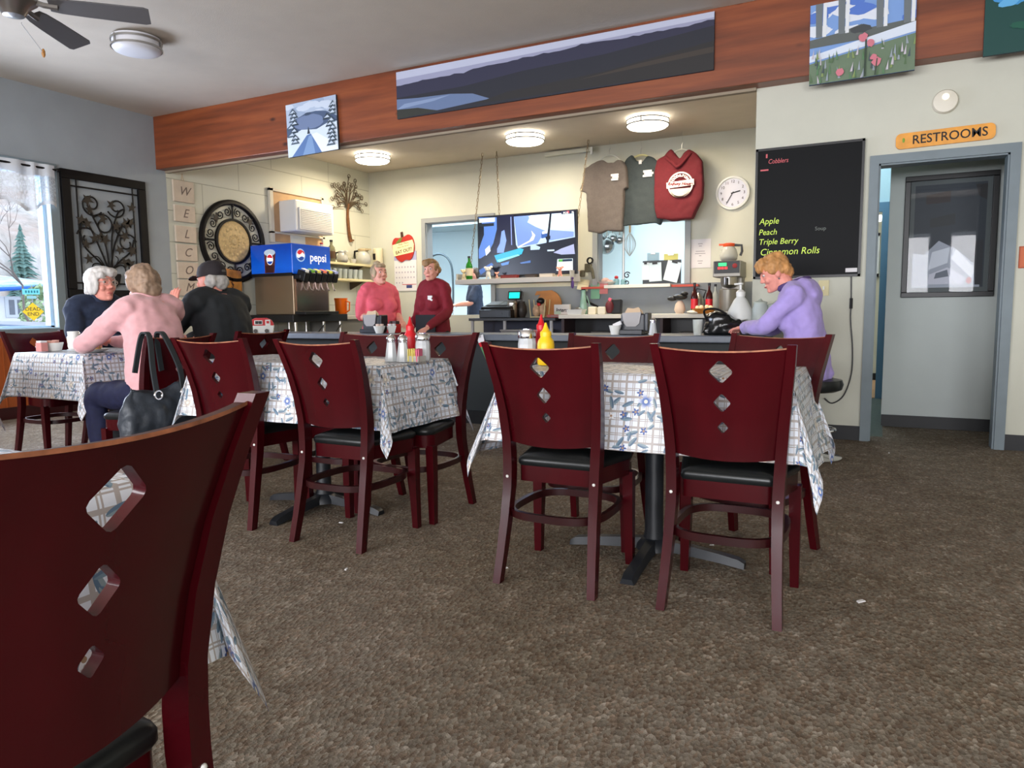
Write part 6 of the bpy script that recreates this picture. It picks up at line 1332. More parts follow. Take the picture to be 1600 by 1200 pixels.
def sugar(label, x, y, z, h=.14):
    th = thing('sugar_dispenser', label, 'sugar dispenser', (x, y, z), group='glass sugar dispensers'); r = h*.27
    mb = MB(); mb.lathe([(r*.85, 0), (r, .008), (r, h*.58), (r*.93, h*.68), (r*.9, h*.74)], seg=12); mb.done('glass_body', mat('dispenser_glass', (222, 226, 230), .1, alpha=.62), th)
    mb = MB(); mb.lathe([(r*.8, .006), (r*.9, .012), (r*.9, h*.56), (.001, h*.56)], seg=12); mb.done('sugar', mat('sugar_white', (240, 240, 240), .9), th)
    mb = MB(); mb.lathe([(r*1.0, h*.74), (r*1.02, h*.76), (r*1.0, h*.9), (r*.85, h*.98), (.001, h)], seg=18); mb.box((0, 0, h*.985), (r*.7, r*.5, .008)); mb.done('metal_lid', CHROME, th, True); return th
TT = TZ+.003
def tp(px, py, z=TT): p = onZ(px, py, z); return p.x, p.y
y1 = 2.86
def at_y(px, y): p = onY(px, 560, y); return p.x
shaker('left glass salt shaker with chrome cap on the centre table', at_y(612, y1), y1, TT, .13, 'salt and pepper shakers'); shaker('right glass pepper shaker with chrome cap on the centre table', at_y(630, y1), y1, TT, .13, 'salt and pepper shakers')
squeeze('red ketchup bottle standing behind the shakers on the centre table', at_y(642, 3.02), 3.02, TT, RED, .215)
sugar('glass sugar dispenser with metal lid on the centre table, right of the ketchup', at_y(661, 2.93), 2.93, TT, .135)
th = thing('sweetener_caddy', 'clear caddy of yellow and pink sweetener packets beside the shakers', 'caddy', (at_y(650, y1), y1, TT))
mb = MB()
for x0, x1, ya, yb, z1 in ((-.036, .036, -.03, -.027, .03), (-.036, .036, .027, .03, .03), (-.036, -.033, -.03, .03, .03), (.033, .036, -.03, .03, .03), (-.036, .036, -.03, .03, .004)): mb.box(((x0+x1)/2, (ya+yb)/2, z1/2), (x1-x0, yb-ya, z1))
mb.done('holder', mat('clear_holder', (210, 210, 200), .2, alpha=.6), th)
pk = None
for i, (x, rgb, nm) in enumerate([(-.026+.008*k, (226, 206, 110), 'y') for k in range(5)]+[(.014+.008*k, (222, 110, 140), 'p') for k in range(3)]):
    mb = MB(); mb.box((x, -.012+.004*(i % 3), .034), (.0055, .042, .06), rot=Euler((.05*(i % 2), 0, .15)), bev=.001); mb.done('sugar_packet', mat('packet_'+nm, rgb, .7), th)
sugar('glass sugar dispenser with metal lid on the right table beside the mustard', at_y(824, 2.95), 2.95, TT, .155)
squeeze('yellow mustard bottle on the right table', at_y(853, 2.90), 2.90, TT, YELLOW, .185, None, .038); squeeze('red ketchup bottle half hidden behind the yellow mustard', at_y(846, 3.04), 3.04, TT, RED, .22, None, .034)
# diners' table
x, y = at_y(84, 2.98), 2.98
th = thing('creamer_cup', 'white cup heaped with pinkish creamer pots on the diners\' table', 'cup', (x, y, TT)); mb = MB(); mb.lathe([(.05, 0), (.065, .055), (.06, .055), (.046, .006), (.001, .006)], seg=20, cap=False); mb.done('cup', WHITE, th, True)
mb = MB()
for a, b, c_ in ((-.025, .0, .055), (.025, -.01, .055), (0, .02, .06), (.0, -.025, .058)): mb.lathe([(.018, c_-.02), (.022, c_+.012), (.001, c_+.013)], (a, b, 0), 10)
mb.done('creamer_pots', mat('pinkish_pots', (222, 166, 150), .5), th)
mb = MB(); mb.lathe([(.055, 0), (.06, .02), (.06, .075), (.05, .08)], (.0, -.0, 0), 16); t2 = thing('jam_caddy', 'small pink-fronted caddy beside the creamer cup', 'caddy', (x+.03, y-.09, TT)); mb.bm.free(); mb = MB(); mb.box((0, 0, .03), (.06, .05, .06), bev=.006); mb.done('caddy', mat('dusty_rose', (206, 140, 136), .5), t2); mb = MB(); mb.box((0, 0, .066), (.05, .04, .012)); mb.done('packets', PAPER, t2)
x, y = at_y(117, 3.05), 3.05; th = thing('white_pitcher', 'white creamer pitcher and napkins at the elbow of the woman in pink', 'pitcher', (x, y, TT)); mb = MB(); mb.lathe([(.03, 0), (.038, .03), (.033, .1), (.036, .13), (.031, .13), (.028, .1), (.001, .01)], seg=16, cap=False); mb.done('body', WHITE, th, True); mb = MB(); mb.tube([(-.03, 0, .11), (-.065, 0, .09), (-.06, 0, .05), (-.033, 0, .03)], .006, 6); mb.done('handle', WHITE, th)
shaker('salt shaker on the diners\' table beside the white pitcher', x-.12, y+.1, TT, .13)
for i, (x, y, lb) in enumerate(((-4.56, 2.95, 'white plate with food in front of the woman in pink'), (-4.55, 3.5, 'white plate in front of the man in the black cap'), (-4.90, 3.56, 'white plate in front of the woman in navy'))):
    th = thing('dinner_plate', lb, 'plate', (x, y, TT), group='plates on the diners\' table'); mb = MB(); mb.lathe([(.07, 0), (.1, .008), (.125, .02), (.12, .022), (.09, .012), (.001, .01)], seg=28, cap=False); mb.done('plate', WHITE, th, True)
    mb = MB(); mb.ell((.0, .02, .025), (.06, .05, .025)); mb.ell((-.03, -.03, .02), (.04, .03, .02)); mb.done('food', mat('fried_food', (206, 170, 100), .7, var=.3, vscale=30), th, True)

# bar top
BT = BZ+.001
def bx(px, y=5.72): return onY(px, 520, y).x
x = bx(408, 5.62); th = thing('camper_trailer_holder', 'red and white camper-trailer shaped holder on the bar beside the man in black', 'holder', (x, 5.62, BT), R(42))
mb = MB(); P = [(-.115, .03), (.12, .03), (.13, .09), (.11, .13), (.06, .155), (-.05, .155), (-.1, .13), (-.13, .08)]; mb.prism([(a, b) for a, b in P], -.06, .06); mb.done('upper_body', RED, th)
mb = MB(); mb.prism([(-.105, .0), (.12, .0), (.135, .075), (-.12, .075)], -.063, .063); mb.done('lower_body', WHITE, th)
mb = MB()
for a in (-.035, .0): mb.box((a, -.066, .108), (.03, .008, .03))
mb.done('window', BLACK, th); mb = MB(); mb.box((-.018, -.0635, .108), (.082, .004, .044)); mb.box((.075, -.0635, .1), (.05, .004, .07)); mb.done('window_surround', WHITE, th)
mb = MB(); mb.box((.075, -.067, .11), (.026, .006, .026)); mb.done('door_window', RED, th)
for s in (-.05, .06): mb = MB(); mb.lathe([(.02, -.005), (.02, .005)], (s, -.07, .02), 14, 'Y'); mb.done('wheel', mat('grey_tyre', (90, 86, 84)), th)
def napkin(label, x, y):
    th = thing('napkin_dispenser', label, 'napkin dispenser', (x, y, BT), group='napkin dispensers on the bar'); mb = MB(); mb.box((0, .03, .085), (.20, .13, .17), bev=.012); mb.box((0, -.06, .02), (.19, .06, .04), bev=.006); mb.box((.115, .02, .1), (.03, .11, .15), bev=.008); mb.done('case', mat('smoked_black', (40, 42, 48), .3), th)
    mb = MB(); mb.prism([(-.085, .175), (.075, .18), (.06, .09), (.03, .065), (-.045, .065), (-.07, .09)], -.045, -.038); mb.done('face_plate', mat('grey_plate', (150, 146, 146), .35), th); mb = MB(); mb.prism([(-.075, .17), (-.05, .215), (.0, .21), (.04, .22), (.075, .19), (.08, .17)], -.01, .0); mb.prism([(-.06, .17), (-.03, .2), (.06, .205), (.07, .17)], -.03, -.022); mb.done('napkins', mat('kraft_napkin', (206, 180, 150), .8), th)
napkin('black napkin dispenser with tan napkins in front of the woman in coral', bx(577), 5.78); napkin('black napkin dispenser with tan napkins at the right end of the bar', bx(990), 5.72)
for i, (px, lb) in enumerate(((593, 'white cup of creamer pots beside the left napkin dispenser'), (606, 'white square dish of packets on the bar left of the ketchup'))):
    th = thing('creamer_dish', lb, 'dish', (bx(px, 5.66), 5.66+.06*i, BT)); mb = MB(); mb.lathe([(.035, 0), (.06, .07), (.054, .07), (.03, .006), (.001, .006)], seg=16 if i == 0 else 4, cap=False); mb.done('dish', WHITE, th); mb = MB()
    for a, b in ((-.02, 0), (.02, .01), (0, -.02)): mb.lathe([(.016, .055), (.02, .088), (.001, .09)], (a, b, 0), 10)
    mb.done('pots', mat('cream_pots', (226, 200, 186), .5) if i == 0 else PAPER, th)
th = thing('red_caddy', 'small red caddy on the bar just left of the ketchup bottle', 'caddy', (bx(616, 5.8), 5.8, BT)); mb = MB(); mb.box((0, 0, .045), (.1, .1, .09), bev=.008); mb.done('caddy', RED, th); mb = MB(); mb.box((.03, -.01, .1), (.04, .06, .03)); mb.ell((-.02, -.02, .1), (.02, .02, .015)); mb.done('contents', mat('dark_packets', (60, 40, 44)), th)
th = thing('white_cup', 'white cup left of the right napkin dispenser', 'cup', (bx(961, 5.64), 5.64, BT)); mb = MB(); mb.lathe([(.032, 0), (.05, .075), (.046, .075), (.028, .006), (.001, .006)], seg=18, cap=False); mb.done('cup', WHITE, th, True); mb = MB(); mb.box((.02, 0, .085), (.07, .02, .03), rot=Euler((0, -.4, 0))); mb.done('folded_paper', PAPER, th)
shaker('tall salt shaker right of the right napkin dispenser', bx(1020, 5.62), 5.62, BT, .135)
th = thing('water_glass', 'clear glass of pale drink on the bar beside the black handbag', 'glass', (bx(1090, 5.64), 5.64, BT)); mb = MB(); mb.lathe([(.032, 0), (.04, .12), (.037, .12), (.029, .012), (.001, .012)], seg=16, cap=False); mb.done('glass', GLASS, th, True); mb = MB(); mb.lathe([(.028, .012), (.034, .085), (.001, .086)], seg=14); mb.done('drink', mat('pale_drink', (196, 190, 160), .2, alpha=.7), th, True)
# handbag on the bar
th = thing('leather_handbag', 'slouchy black leather handbag on the bar beside the woman in lilac', 'handbag', (bx(1128, 5.72), 5.74, BT)); mb = MB(); mb.ell((0, 0, .07), (.15, .085, .075)); mb.ell((-.03, 0, .12), (.11, .07, .065)); mb.ell((.09, 0, .08), (.06, .07, .06)); mb.box((-.01, 0, .03), (.27, .14, .06), bev=.02)
remesh(mb, 'bag_body', mat('black_leather', (18, 19, 21), .25, bump=.2, bscale=60, coat=.3), .011, th, 4, .02, 11, 4)
mb = MB(); mb.tube(cat_rom([(-.12, -.02, .12), (-.13, -.05, .19), (-.04, -.06, .2), (.04, -.05, .16)], 5), .009, 6); mb.done('strap', BLACK, th, True); mb = MB(); mb.box((0, -.085, .075), (.014, .008, .02)); mb.done('buckle', mat('dull_buckle', (90, 88, 86), .4, metal=.6), th)
# big pump jug and jars
x = bx(1156, 5.93); th = thing('pump_jug', 'large white plastic jug with a pump top on the bar', 'jug', (x, 5.93, BT)); mb = MB(); mb.lathe([(.085, 0), (.10, .012), (.102, .13), (.095, .18), (.05, .27), (.032, .29), (.03, .30)], seg=22); mb.done('body', mat('milky_plastic', (214, 216, 212), .4), th, True); mb = MB(); mb.lathe([(.034, .295), (.036, .33), (.02, .345), (.009, .35), (.009, .385), (.02, .39), (.02, .402), (.001, .404)], seg=16); mb.tube([(0, 0, .395), (-.05, 0, .392)], .008, 6); mb.done('pump', WHITE, th, True); mb = MB(); mb.tube([(.03, -.1, .1), (.07, -.11, .11)], .012, 6); mb.done('tap', STEEL, th)
for i, (px, yy, r, h, lb) in enumerate(((1187, 5.90, .062, .25, 'left glass canister at the right end of the bar'), (1211, 5.93, .075, .23, 'right wide glass canister behind the lilac sleeve'))):
    th = thing('glass_canister', lb, 'jar', (bx(px, yy), yy, BT), group='glass canisters on the bar'); mb = MB(); mb.lathe([(r*.95, 0), (r, .01), (r, h*.78), (r*.8, h*.9), (r*.8, h*.95), (r*.74, h*.95), (r*.9, h*.77), (r*.93, .015), (.001, .012)], seg=22, cap=False); mb.done('jar', FROST, th, True); mb = MB(); mb.lathe([(r*.85, .015), (r*.88, h*.5), (.001, h*.52)], seg=18); mb.done('contents', mat('pale_contents', (206, 204, 184), .7), th, True); mb = MB(); mb.lathe([(r*.82, h*.95), (r*.84, h), (r*.3, h+.01), (.001, h+.03)], seg=18); mb.done('lid', mat('clear_lid', (196, 206, 196), .1, alpha=.7), th, True)
th = thing('pastry_box', 'low box with a dull red band in front of the glass canisters', 'box', (bx(1189, 5.78), 5.79, BT)); mb = MB(); mb.box((0, 0, .04), (.15, .1, .08), bev=.006); mb.done('box', mat('pale_pink_box', (206, 190, 190), .6), th); mb = MB(); mb.box((0, -.052, .025), (.14, .004, .022)); mb.done('red_band', mat('dull_red', (150, 60, 64)), th)
q = onY(747, 542, 5.50); th = thing('hanging_pennant', 'slim white, red and green pennant hanging at the bar edge between the two tables', 'pennant', (q.x, 5.535, BZ-.01), rot=(0, R(-18), 0)); mb = MB(); mb.mi = 0; mb.prism([(-.035, 0), (.035, 0), (.03, -.06), (-.03, -.06)], -.006, 0); mb.mi = 1; mb.prism([(-.032, -.06), (.032, -.06), (.025, -.1), (-.025, -.1)], -.006, 0); mb.mi = 2; mb.prism([(-.025, -.1), (.025, -.1), (.005, -.24), (-.005, -.24)], -.006, 0); mb.done('cloth', [PAPER, RED, mat('pennant_green', (84, 140, 90))], th); mb = MB(); mb.box((0, -.008, -.01), (.02, .006, .016)); mb.done('clip', STEEL, th)

# purse hung on the chair of the woman in pink
th = thing('shoulder_bag', 'slouchy charcoal shoulder bag hanging by its straps from the chair of the woman in pink', 'bag', (-3.385, 2.57, 0), R(90))
mb = MB()
def bagring(z, w, d, xo=0): return [Vector((xo+w*math.cos(2*PI*k/24), d*math.copysign(abs(math.sin(2*PI*k/24))**.8, math.sin(2*PI*k/24)), z+(.03*abs(math.cos(2*PI*k/24))**3 if z > .55 else 0))) for k in range(24)]
mb.rings([bagring(.26, .17, .05), bagring(.28, .22, .085), bagring(.38, .235, .1), bagring(.5, .225, .085), bagring(.58, .20, .06), bagring(.63, .18, .04)])
remesh(mb, 'bag_body', mat('charcoal_leather', (46, 52, 60), .45, bump=.25, bscale=50, var=.15), .012, th, 3, .03, 9, 6)
for s, nm in ((-.07, 'a'), (.09, 'b')):
    mb = MB(); P = cat_rom([(s, -.055, .62), (s+.0, -.035, .74), (s*.6, .012, .90), (s*.55, .05, .932), (s*.6, .085, .9), (s, .11, .72)], 6); mb.tube(P, .01, up=(1, 0, 0), flat=(.005, .014)); st = mb.done('strap', mat('charcoal_strap', (38, 44, 48), .5), th)
    mb = MB(); mb.tube([(s+.022*math.cos(2*PI*k/14), -.066, .61+.022*math.sin(2*PI*k/14)) for k in range(14)], .005, 6, closed=True); mb.done('ring', CHROME, st, True)

# scraps on the carpet
for i, (px, py, lb) in enumerate(((1345, 940, 'white paper scrap on the open carpet at the right'), (1112, 852, 'small white scrap on the carpet under the right table'), (541, 890, 'tiny white crumb on the carpet in front of the centre chair'), (533, 817, 'pale crumb on the carpet under the centre table'), (1389, 708, 'tiny white scrap on the carpet near the passage'), (790, 888, 'tiny white crumb beside the left leg of the front chair'))):
    p = onZ(px, py, 0); th = thing('paper_scrap', lb, 'scrap', (p.x, p.y, .0), rnd.uniform(0, 3)); s = .012 if i != 0 else .02; mb = MB(); mb.rings([[Vector((a*s, b*s*.45, 0)) for a, b in ((-1, -.6), (.8, -1), (1, .7), (-.6, 1))], [Vector((a*s*.8, b*s*.4, .004)) for a, b in ((-1, -.6), (.8, -1), (1, .7), (-.6, 1))]]); mb.done('scrap', PAPER, th)
# ------------------------------------------------------------------ people
def ring_at(c, ax, ay, rx, ry, n=18, sq=1.0):
    return [c + ax*(math.copysign(abs(math.cos(2*PI*k/n))**sq, math.cos(2*PI*k/n))*rx) + ay*(math.copysign(abs(math.sin(2*PI*k/n))**sq, math.sin(2*PI*k/n))*ry) for k in range(n)]
def limb(mb, pts, rad, seg=12):
    P = cat_rom(pts, 5); n = len(P); m_ = len(rad); rr = []
    for i in range(n):
        t = i/(n-1)*(m_-1); k = min(int(t), m_-2); rr.append(rad[k]+(rad[k+1]-rad[k])*(t-k))
    d0 = (P[0]-P[1]).normalized(); d1 = (P[-1]-P[-2]).normalized()
    P = [P[0]+d0*rr[0]*.7] + P + [P[-1]+d1*rr[-1]*.7]; rr = [rr[0]*.5] + rr + [rr[-1]*.5]
    mb.tube(P, rr, seg)
def hand(mb, w, d, n, side, curl=.5, s=1.0, spread=.18):
    """palm and five fingers. w wrist, d pointing direction, n palm normal, side = direction of the thumb"""
    d = Vector(d).normalized(); n = Vector(n); n = (n-d*n.dot(d)).normalized(); b = d.cross(n)
    if b.dot(Vector(side)) < 0: b = -b
    pal = w+d*.045*s; M3 = Matrix((b, d, n)).transposed(); mb.ell(pal, (.040*s, .052*s, .017*s), M3)
    for i, (o, L) in enumerate(((.030, .070), (.010, .080), (-.010, .074), (-.029, .058))):
        p = w+d*.082*s+b*o*s; fd = (d+b*o*spread*30*.2).normalized(); P = [p-d*.03*s]; a = 0
        for k in range(3): P.append(p); a += curl*(.35+.25*k); seg_ = (fd*math.cos(a)+n*math.sin(a)); p = p+seg_*L*s/3*1.05
        P.append(p); mb.tube(P, [.0095*s, .0092*s, .0085*s, .0078*s, .006*s], 8)
    t0 = w+d*.025*s+b*.03*s; td = (d*.65+b*.75+n*.25).normalized(); mb.tube([t0-b*.015*s, t0+td*.025*s, t0+td*.05*s+n*.004*s, t0+(td*.8+d*.3).normalized()*.075*s+n*.01*s], [.012*s, .0115*s, .0105*s, .007*s], 8)
def head_shapes(mb, M4, s=1.0, chin=1.0, wide=1.0):
    f = lambda x, y, z: M4 @ Vector((x*s*wide, y*s, z*s)); rings = []
    prof = [(-.118, .020, .022, .052), (-.112, .038, .036, .042), (-.095, .052, .058, .024), (-.07, .060, .074, .010), (-.04, .067, .086, .0), (-.01, .071, .091, -.002), (.025, .073, .094, -.005), (.06, .070, .090, -.008), (.09, .056, .072, -.010), (.108, .034, .044, -.010), (.116, .012, .016, -.010)]
    for z, rx, ry, yo in prof: rings.append([f(rx*math.cos(2*PI*k/20), yo+ry*math.sin(2*PI*k/20), z*(chin if z < 0 else 1)) for k in range(20)])
    mb.rings(rings); R3 = M4.to_3x3()
    e = lambda c, r: mb.ell(f(*c), tuple(q*s for q in r), R3, 12, 8)
    e((0, .096, -.022), (.0135, .018, .014)); e((0, .090, -.002), (.008, .012, .028)); e((0, .084, -.062), (.024, .012, .007)); e((0, .083, -.071), (.021, .012, .008)); e((0, .078, -.1), (.022, .016, .016))
    for sx in (-1, 1):
        e((sx*.032, .073, .030), (.022, .011, .006)); e((sx*.038, .066, -.03), (.022, .018, .022)); e((sx*.073, -.006, -.008), (.010, .020, .030)); e((sx*.012, .094, -.028), (.009, .011, .009))
    return f
def person(name, label, loc, rz, J, top, pants, skin, hairfn, head, build=1.0, shoes=None, seed=1, face=True, extra=None):
    """J: joints in the figure's own frame (faces +y, right is +x)"""
    th = thing(name, label, 'person', loc, rz); V = {k: Vector(v) for k, v in J.items() if isinstance(v, (tuple, Vector))}; sk = skin
    pel, che, nek, hc = V['pelvis'], V['chest'], V['neck'], V['head']
    yaw, pit, rol = head.get('yaw', 0), head.get('pitch', 0), head.get('roll', 0); hs = head.get('s', 1.0)
    M4 = Matrix.Translation(hc) @ Euler((pit, rol, yaw)).to_matrix().to_4x4()
    def torso(mb, pad, lo=0, neck=True, bust=0, belly=0):
        ax = (V['sR']-V['sL']); ax.z = 0; ax.normalize(); sp = cat_rom([pel-Vector((0, 0, .09)), pel, pel+(che-pel)*.5, che, nek-(nek-che)*.25, nek], 3); rings = []
        dims = [(.150, .115), (.170, .125), (.155, .112), (.160, .115), (.150, .092), (.058, .056)]; n = len(sp)
        for i, c in enumerate(sp):
            t = i/(n-1)*5; k = min(int(t), 4); u = t-k; a = dims[k]; b = dims[k+1]; rx, ry = a[0]+(b[0]-a[0])*u, a[1]+(b[1]-a[1])*u
            if t < lo: continue
            d = (sp[min(i+1, n-1)]-sp[max(i-1, 0)]).normalized(); axx = (ax-d*ax.dot(d)).normalized(); ayy = d.cross(axx); off = Vector((0, 0, 0))
            rings.append(ring_at(c, axx, ayy, rx*build+pad, ry*build+pad, 20, .85))
        mb.rings(rings)
        for sx in (-1, 1):
            if bust: mb.ell(che+Vector((sx*.075*build, .085*build, -.02)), (.085*build+pad*.5, .075*bust+pad, .09))
        if belly: mb.ell(pel+(che-pel)*.4+Vector((0, .06, 0)), (.15*build+pad, .1*belly+pad, .16))
        for s in ('L', 'R'): limb(mb, [nek-Vector((0, 0, .015)), nek+(V['s'+s]-nek)*.55+Vector((0, 0, .012)), V['s'+s]], [.052+pad*.8, .055*build+pad, .062*build+pad])
    def arm(mb, s, pad, upto=3):
        S, E_, W = V['s'+s], V['e'+s], V['w'+s]; b = build**.5
        if upto == 1: limb(mb, [S, S+(E_-S)*.9], [.062*b+pad, .054*b+pad*1.4])
        elif upto == 2: limb(mb, [S, S+(E_-S)*.5, E_, E_+(W-E_)*.12], [.064*b+pad, .056*b+pad, .048*b+pad, .048*b+pad])
        else: limb(mb, [S, S+(E_-S)*.5, E_, E_+(W-E_)*.5, W-(W-E_)*(.04 if pad else 0)], [.060*b+pad, .052*b+pad, .044*b+pad, .041*b+pad, .028*b+pad])
    def leg(mb, s, pad, upto=3):
        H_, K, A = V['h'+s], V['k'+s], V['a'+s]; limb(mb, [H_, H_+(K-H_)*.5, K, K+(A-K)*.4, A], [.088*build+pad, .078*build+pad, .056+pad, .054+pad, .038+pad])
    # body: one continuous skin
    mb = MB(); torso(mb, 0); mb.tube([nek-Vector((0, 0, .05)), nek+(hc-nek)*.45, hc-M4.to_3x3()@Vector((0, .018, .03))], [.062*hs*head.get('neck', 1), .054*hs*head.get('neck', 1), .056*hs*head.get('neck', 1)], 14)
    f = head_shapes(mb, M4, hs, head.get('chin', 1), head.get('wide', 1))
    for s in ('L', 'R'):
        arm(mb, s, 0); leg(mb, s, 0); d = V.get('d'+s); d = d if d is not None else (V['w'+s]-V['e'+s]); n_ = V.get('n'+s, Vector((0, 0, -1))); hand(mb, V['w'+s], d, n_, V.get('t'+s, Vector((1 if s == 'L' else -1, 0, .3))), J.get('curl'+s, .5))
        A = V['a'+s]; fd = V.get('foot', Vector((0, 1, 0))); mb.ell(A+fd*.06+Vector((0, 0, -.045)), (.042, .11, .032), Euler((0, 0, math.atan2(-fd.x, fd.y))))
    remesh(mb, 'body', sk, .005, th, 3)
    # clothes
    mb = MB(); torso(mb, .014, top.get('lo', .6), True, top.get('bust', 0), top.get('belly', 0))
    for s in ('L', 'R'): arm(mb, s, .012, {'long': 3, 'half': 2, 'short': 1}[top['sleeve']])
    if top.get('hood'):
        mb.ell(nek+Vector((0, -.085, .0)), (.14, .095, .075), Euler((.5, 0, 0))); mb.ell(nek+Vector((0, -.125, -.06)), (.125, .07, .10))
    if top.get('drape'): mb.ell(pel+Vector((0, .02, -.045)), (.20*build, .175*build, .12))
    o = remesh(mb, top['name'], top['mat'], .0105, th, 4, top.get('fold', .012), 9, seed)
    if top.get('collar'):
        mb = MB(); P = [nek+Vector((.074*math.cos(a), .01+.066*math.sin(a), .012+.012*math.cos(a*2))) for a in [2*PI*k/24 for k in range(24)]]; mb.tube(P, .012, closed=True, up=(0, 0, 1), flat=(.007, .024)); mb.done('collar', top['mat'], o, True)
    if pants:
        mb = MB()
        for s in ('L', 'R'): leg(mb, s, .012)
        mb.ell(pel-Vector((0, 0, .02)), (.175*build, .135*build, .12)); remesh(mb, 'trousers', pants, .014, th, 3, .01, 10, seed+3)
    mb = MB()
    for s in ('L', 'R'):
        A = V['a'+s]; fd = V.get('foot', Vector((0, 1, 0))); mb.ell(A+fd*.06+Vector((0, 0, -.047)), (.050, .125, .036), Euler((0, 0, math.atan2(-fd.x, fd.y)))); mb.ell(A+fd*.0+Vector((0, 0, -.03)), (.046, .055, .045))
    remesh(mb, 'shoes', shoes or BLACK, .012, th, 3)
    # face
    if face:
        mb = MB()
        for sx in (-1, 1): mb.ell(f(sx*.031, .0745, .012), (.0125*hs, .010*hs, .0095*hs), M4.to_3x3(), 12, 8)
        ey = mb.done('eyes', mat('eye_white', (214, 206, 200), .3), th, True); mb = MB()
        for sx in (-1, 1): mb.ell(f(sx*.031, .0815, .011), (.0062*hs, .004*hs, .0066*hs), M4.to_3x3(), 10, 6)
        mb.done('iris', mat('dark_iris', (58, 44, 38), .2), ey, True); mb = MB()
        for sx in (-1, 1): mb.tube([f(sx*.014, .0925, .033), f(sx*.03, .0905, .040), f(sx*.048, .078, .034)], [.003, .004, .002], 6)
        mb.done('eyebrows', head.get('brow', mat('brow_brown', (124, 94, 74), .8)), th); mb = MB()
        mb.tube([f(-.024, .084, -.066), f(-.01, .0945, -.065), f(0, .095, -.067), f(.01, .0945, -.065), f(.024, .084, -.066)], [.002, .0055, .006, .0055, .002], 6); mb.done('lips', head.get('lip', mat('lip_pink', (186, 96, 92), .4)), th, True)
    hairfn(th, f, M4, hs)
    if extra: extra(th, f, M4, V)
    return th
def hair(parts, rgb, seed, fold=.01, name='hair', fscale=26, var=.35):
    hm = mat('hair_%d_%d_%d' % rgb, rgb, .55, var=var, vscale=30, vstretch=(1, 1, .3))
    def fn(th, f, M4, hs):
        mb = MB()
        for c, r, *ro in parts: mb.ell(f(*c), tuple(q*hs for q in r), M4.to_3x3() @ (Euler(ro[0]).to_matrix() if ro else Matrix.Identity(3)), 16, 10)
        remesh(mb, name, hm, .0075, th, 2, fold, fscale, seed)
    return fn
def sitting(hw=.10, zs=.56, knee=.46, fwd=.42):
    return {'hL': (-hw, .03, zs), 'hR': (hw, .03, zs), 'kL': (-hw-.03, fwd, zs-.03), 'kR': (hw+.03, fwd, zs-.03), 'aL': (-hw-.02, fwd-.03, .085), 'aR': (hw+.02, fwd-.03, .085)}
def standing(hw=.09, z=.82):
    return {'hL': (-hw, 0, z), 'hR': (hw, 0, z), 'kL': (-hw-.01, .02, z*.54), 'kR': (hw+.01, .02, z*.54), 'aL': (-hw-.01, -.02, .085), 'aR': (hw+.01, -.02, .085)}
NAVY = mat('navy_knit', (34, 44, 66), .85, var=.15, vscale=40); PINKC = mat('dusty_pink_fleece', (216, 164, 168), .9, var=.06, vscale=30, sheen=.3); BLKC = mat('black_jacket', (30, 34, 38), .75, var=.15, vscale=20)
CORAL = mat('coral_tshirt', (224, 96, 112), .8, var=.06, vscale=20); MAROON = mat('maroon_sweatshirt', (120, 20, 36), .85, var=.1, vscale=40); LILAC = mat('lilac_fleece', (168, 150, 214), .9, var=.05, vscale=30, sheen=.2)
DENIM = mat('dark_denim', (20, 24, 56), .8, var=.2, vscale=30); BLKP = mat('black_trousers', (22, 22, 26), .8)

# woman in pink, back to us, leaning on the table
J = dict(sitting(), pelvis=(0, 0, .57), chest=(.01, .05, .93), neck=(.04, .10, 1.11), head=(.055, .165, 1.20), sL=(-.14, .08, 1.05), sR=(.20, .08, 1.05), eL=(-.20, .38, .85), eR=(.24, .32, .85), wL=(-.04, .56, .86), wR=(.09, .54, .86), dL=(.6, .6, -.05), dR=(-.4, .7, -.05))
person('person', 'woman in a dusty pink jacket seen from behind, leaning on the table by the window', (-3.84, 2.90, 0), PI/2, J, dict(name='jacket', mat=PINKC, sleeve='long', collar=True, drape=True, lo=0, fold=.014), DENIM, SKINP,
  hair([((0, -.03, .03), (.088, .098, .098)), ((0, -.06, -.04), (.078, .055, .065)), ((.05, -.03, .02), (.045, .07, .075)), ((-.05, -.02, .02), (.045, .075, .075)), ((0, .03, .075), (.07, .065, .05))], (142, 118, 98), 2, .012), dict(pitch=-.35, yaw=-.2, s=1.0), 1.0, seed=2)
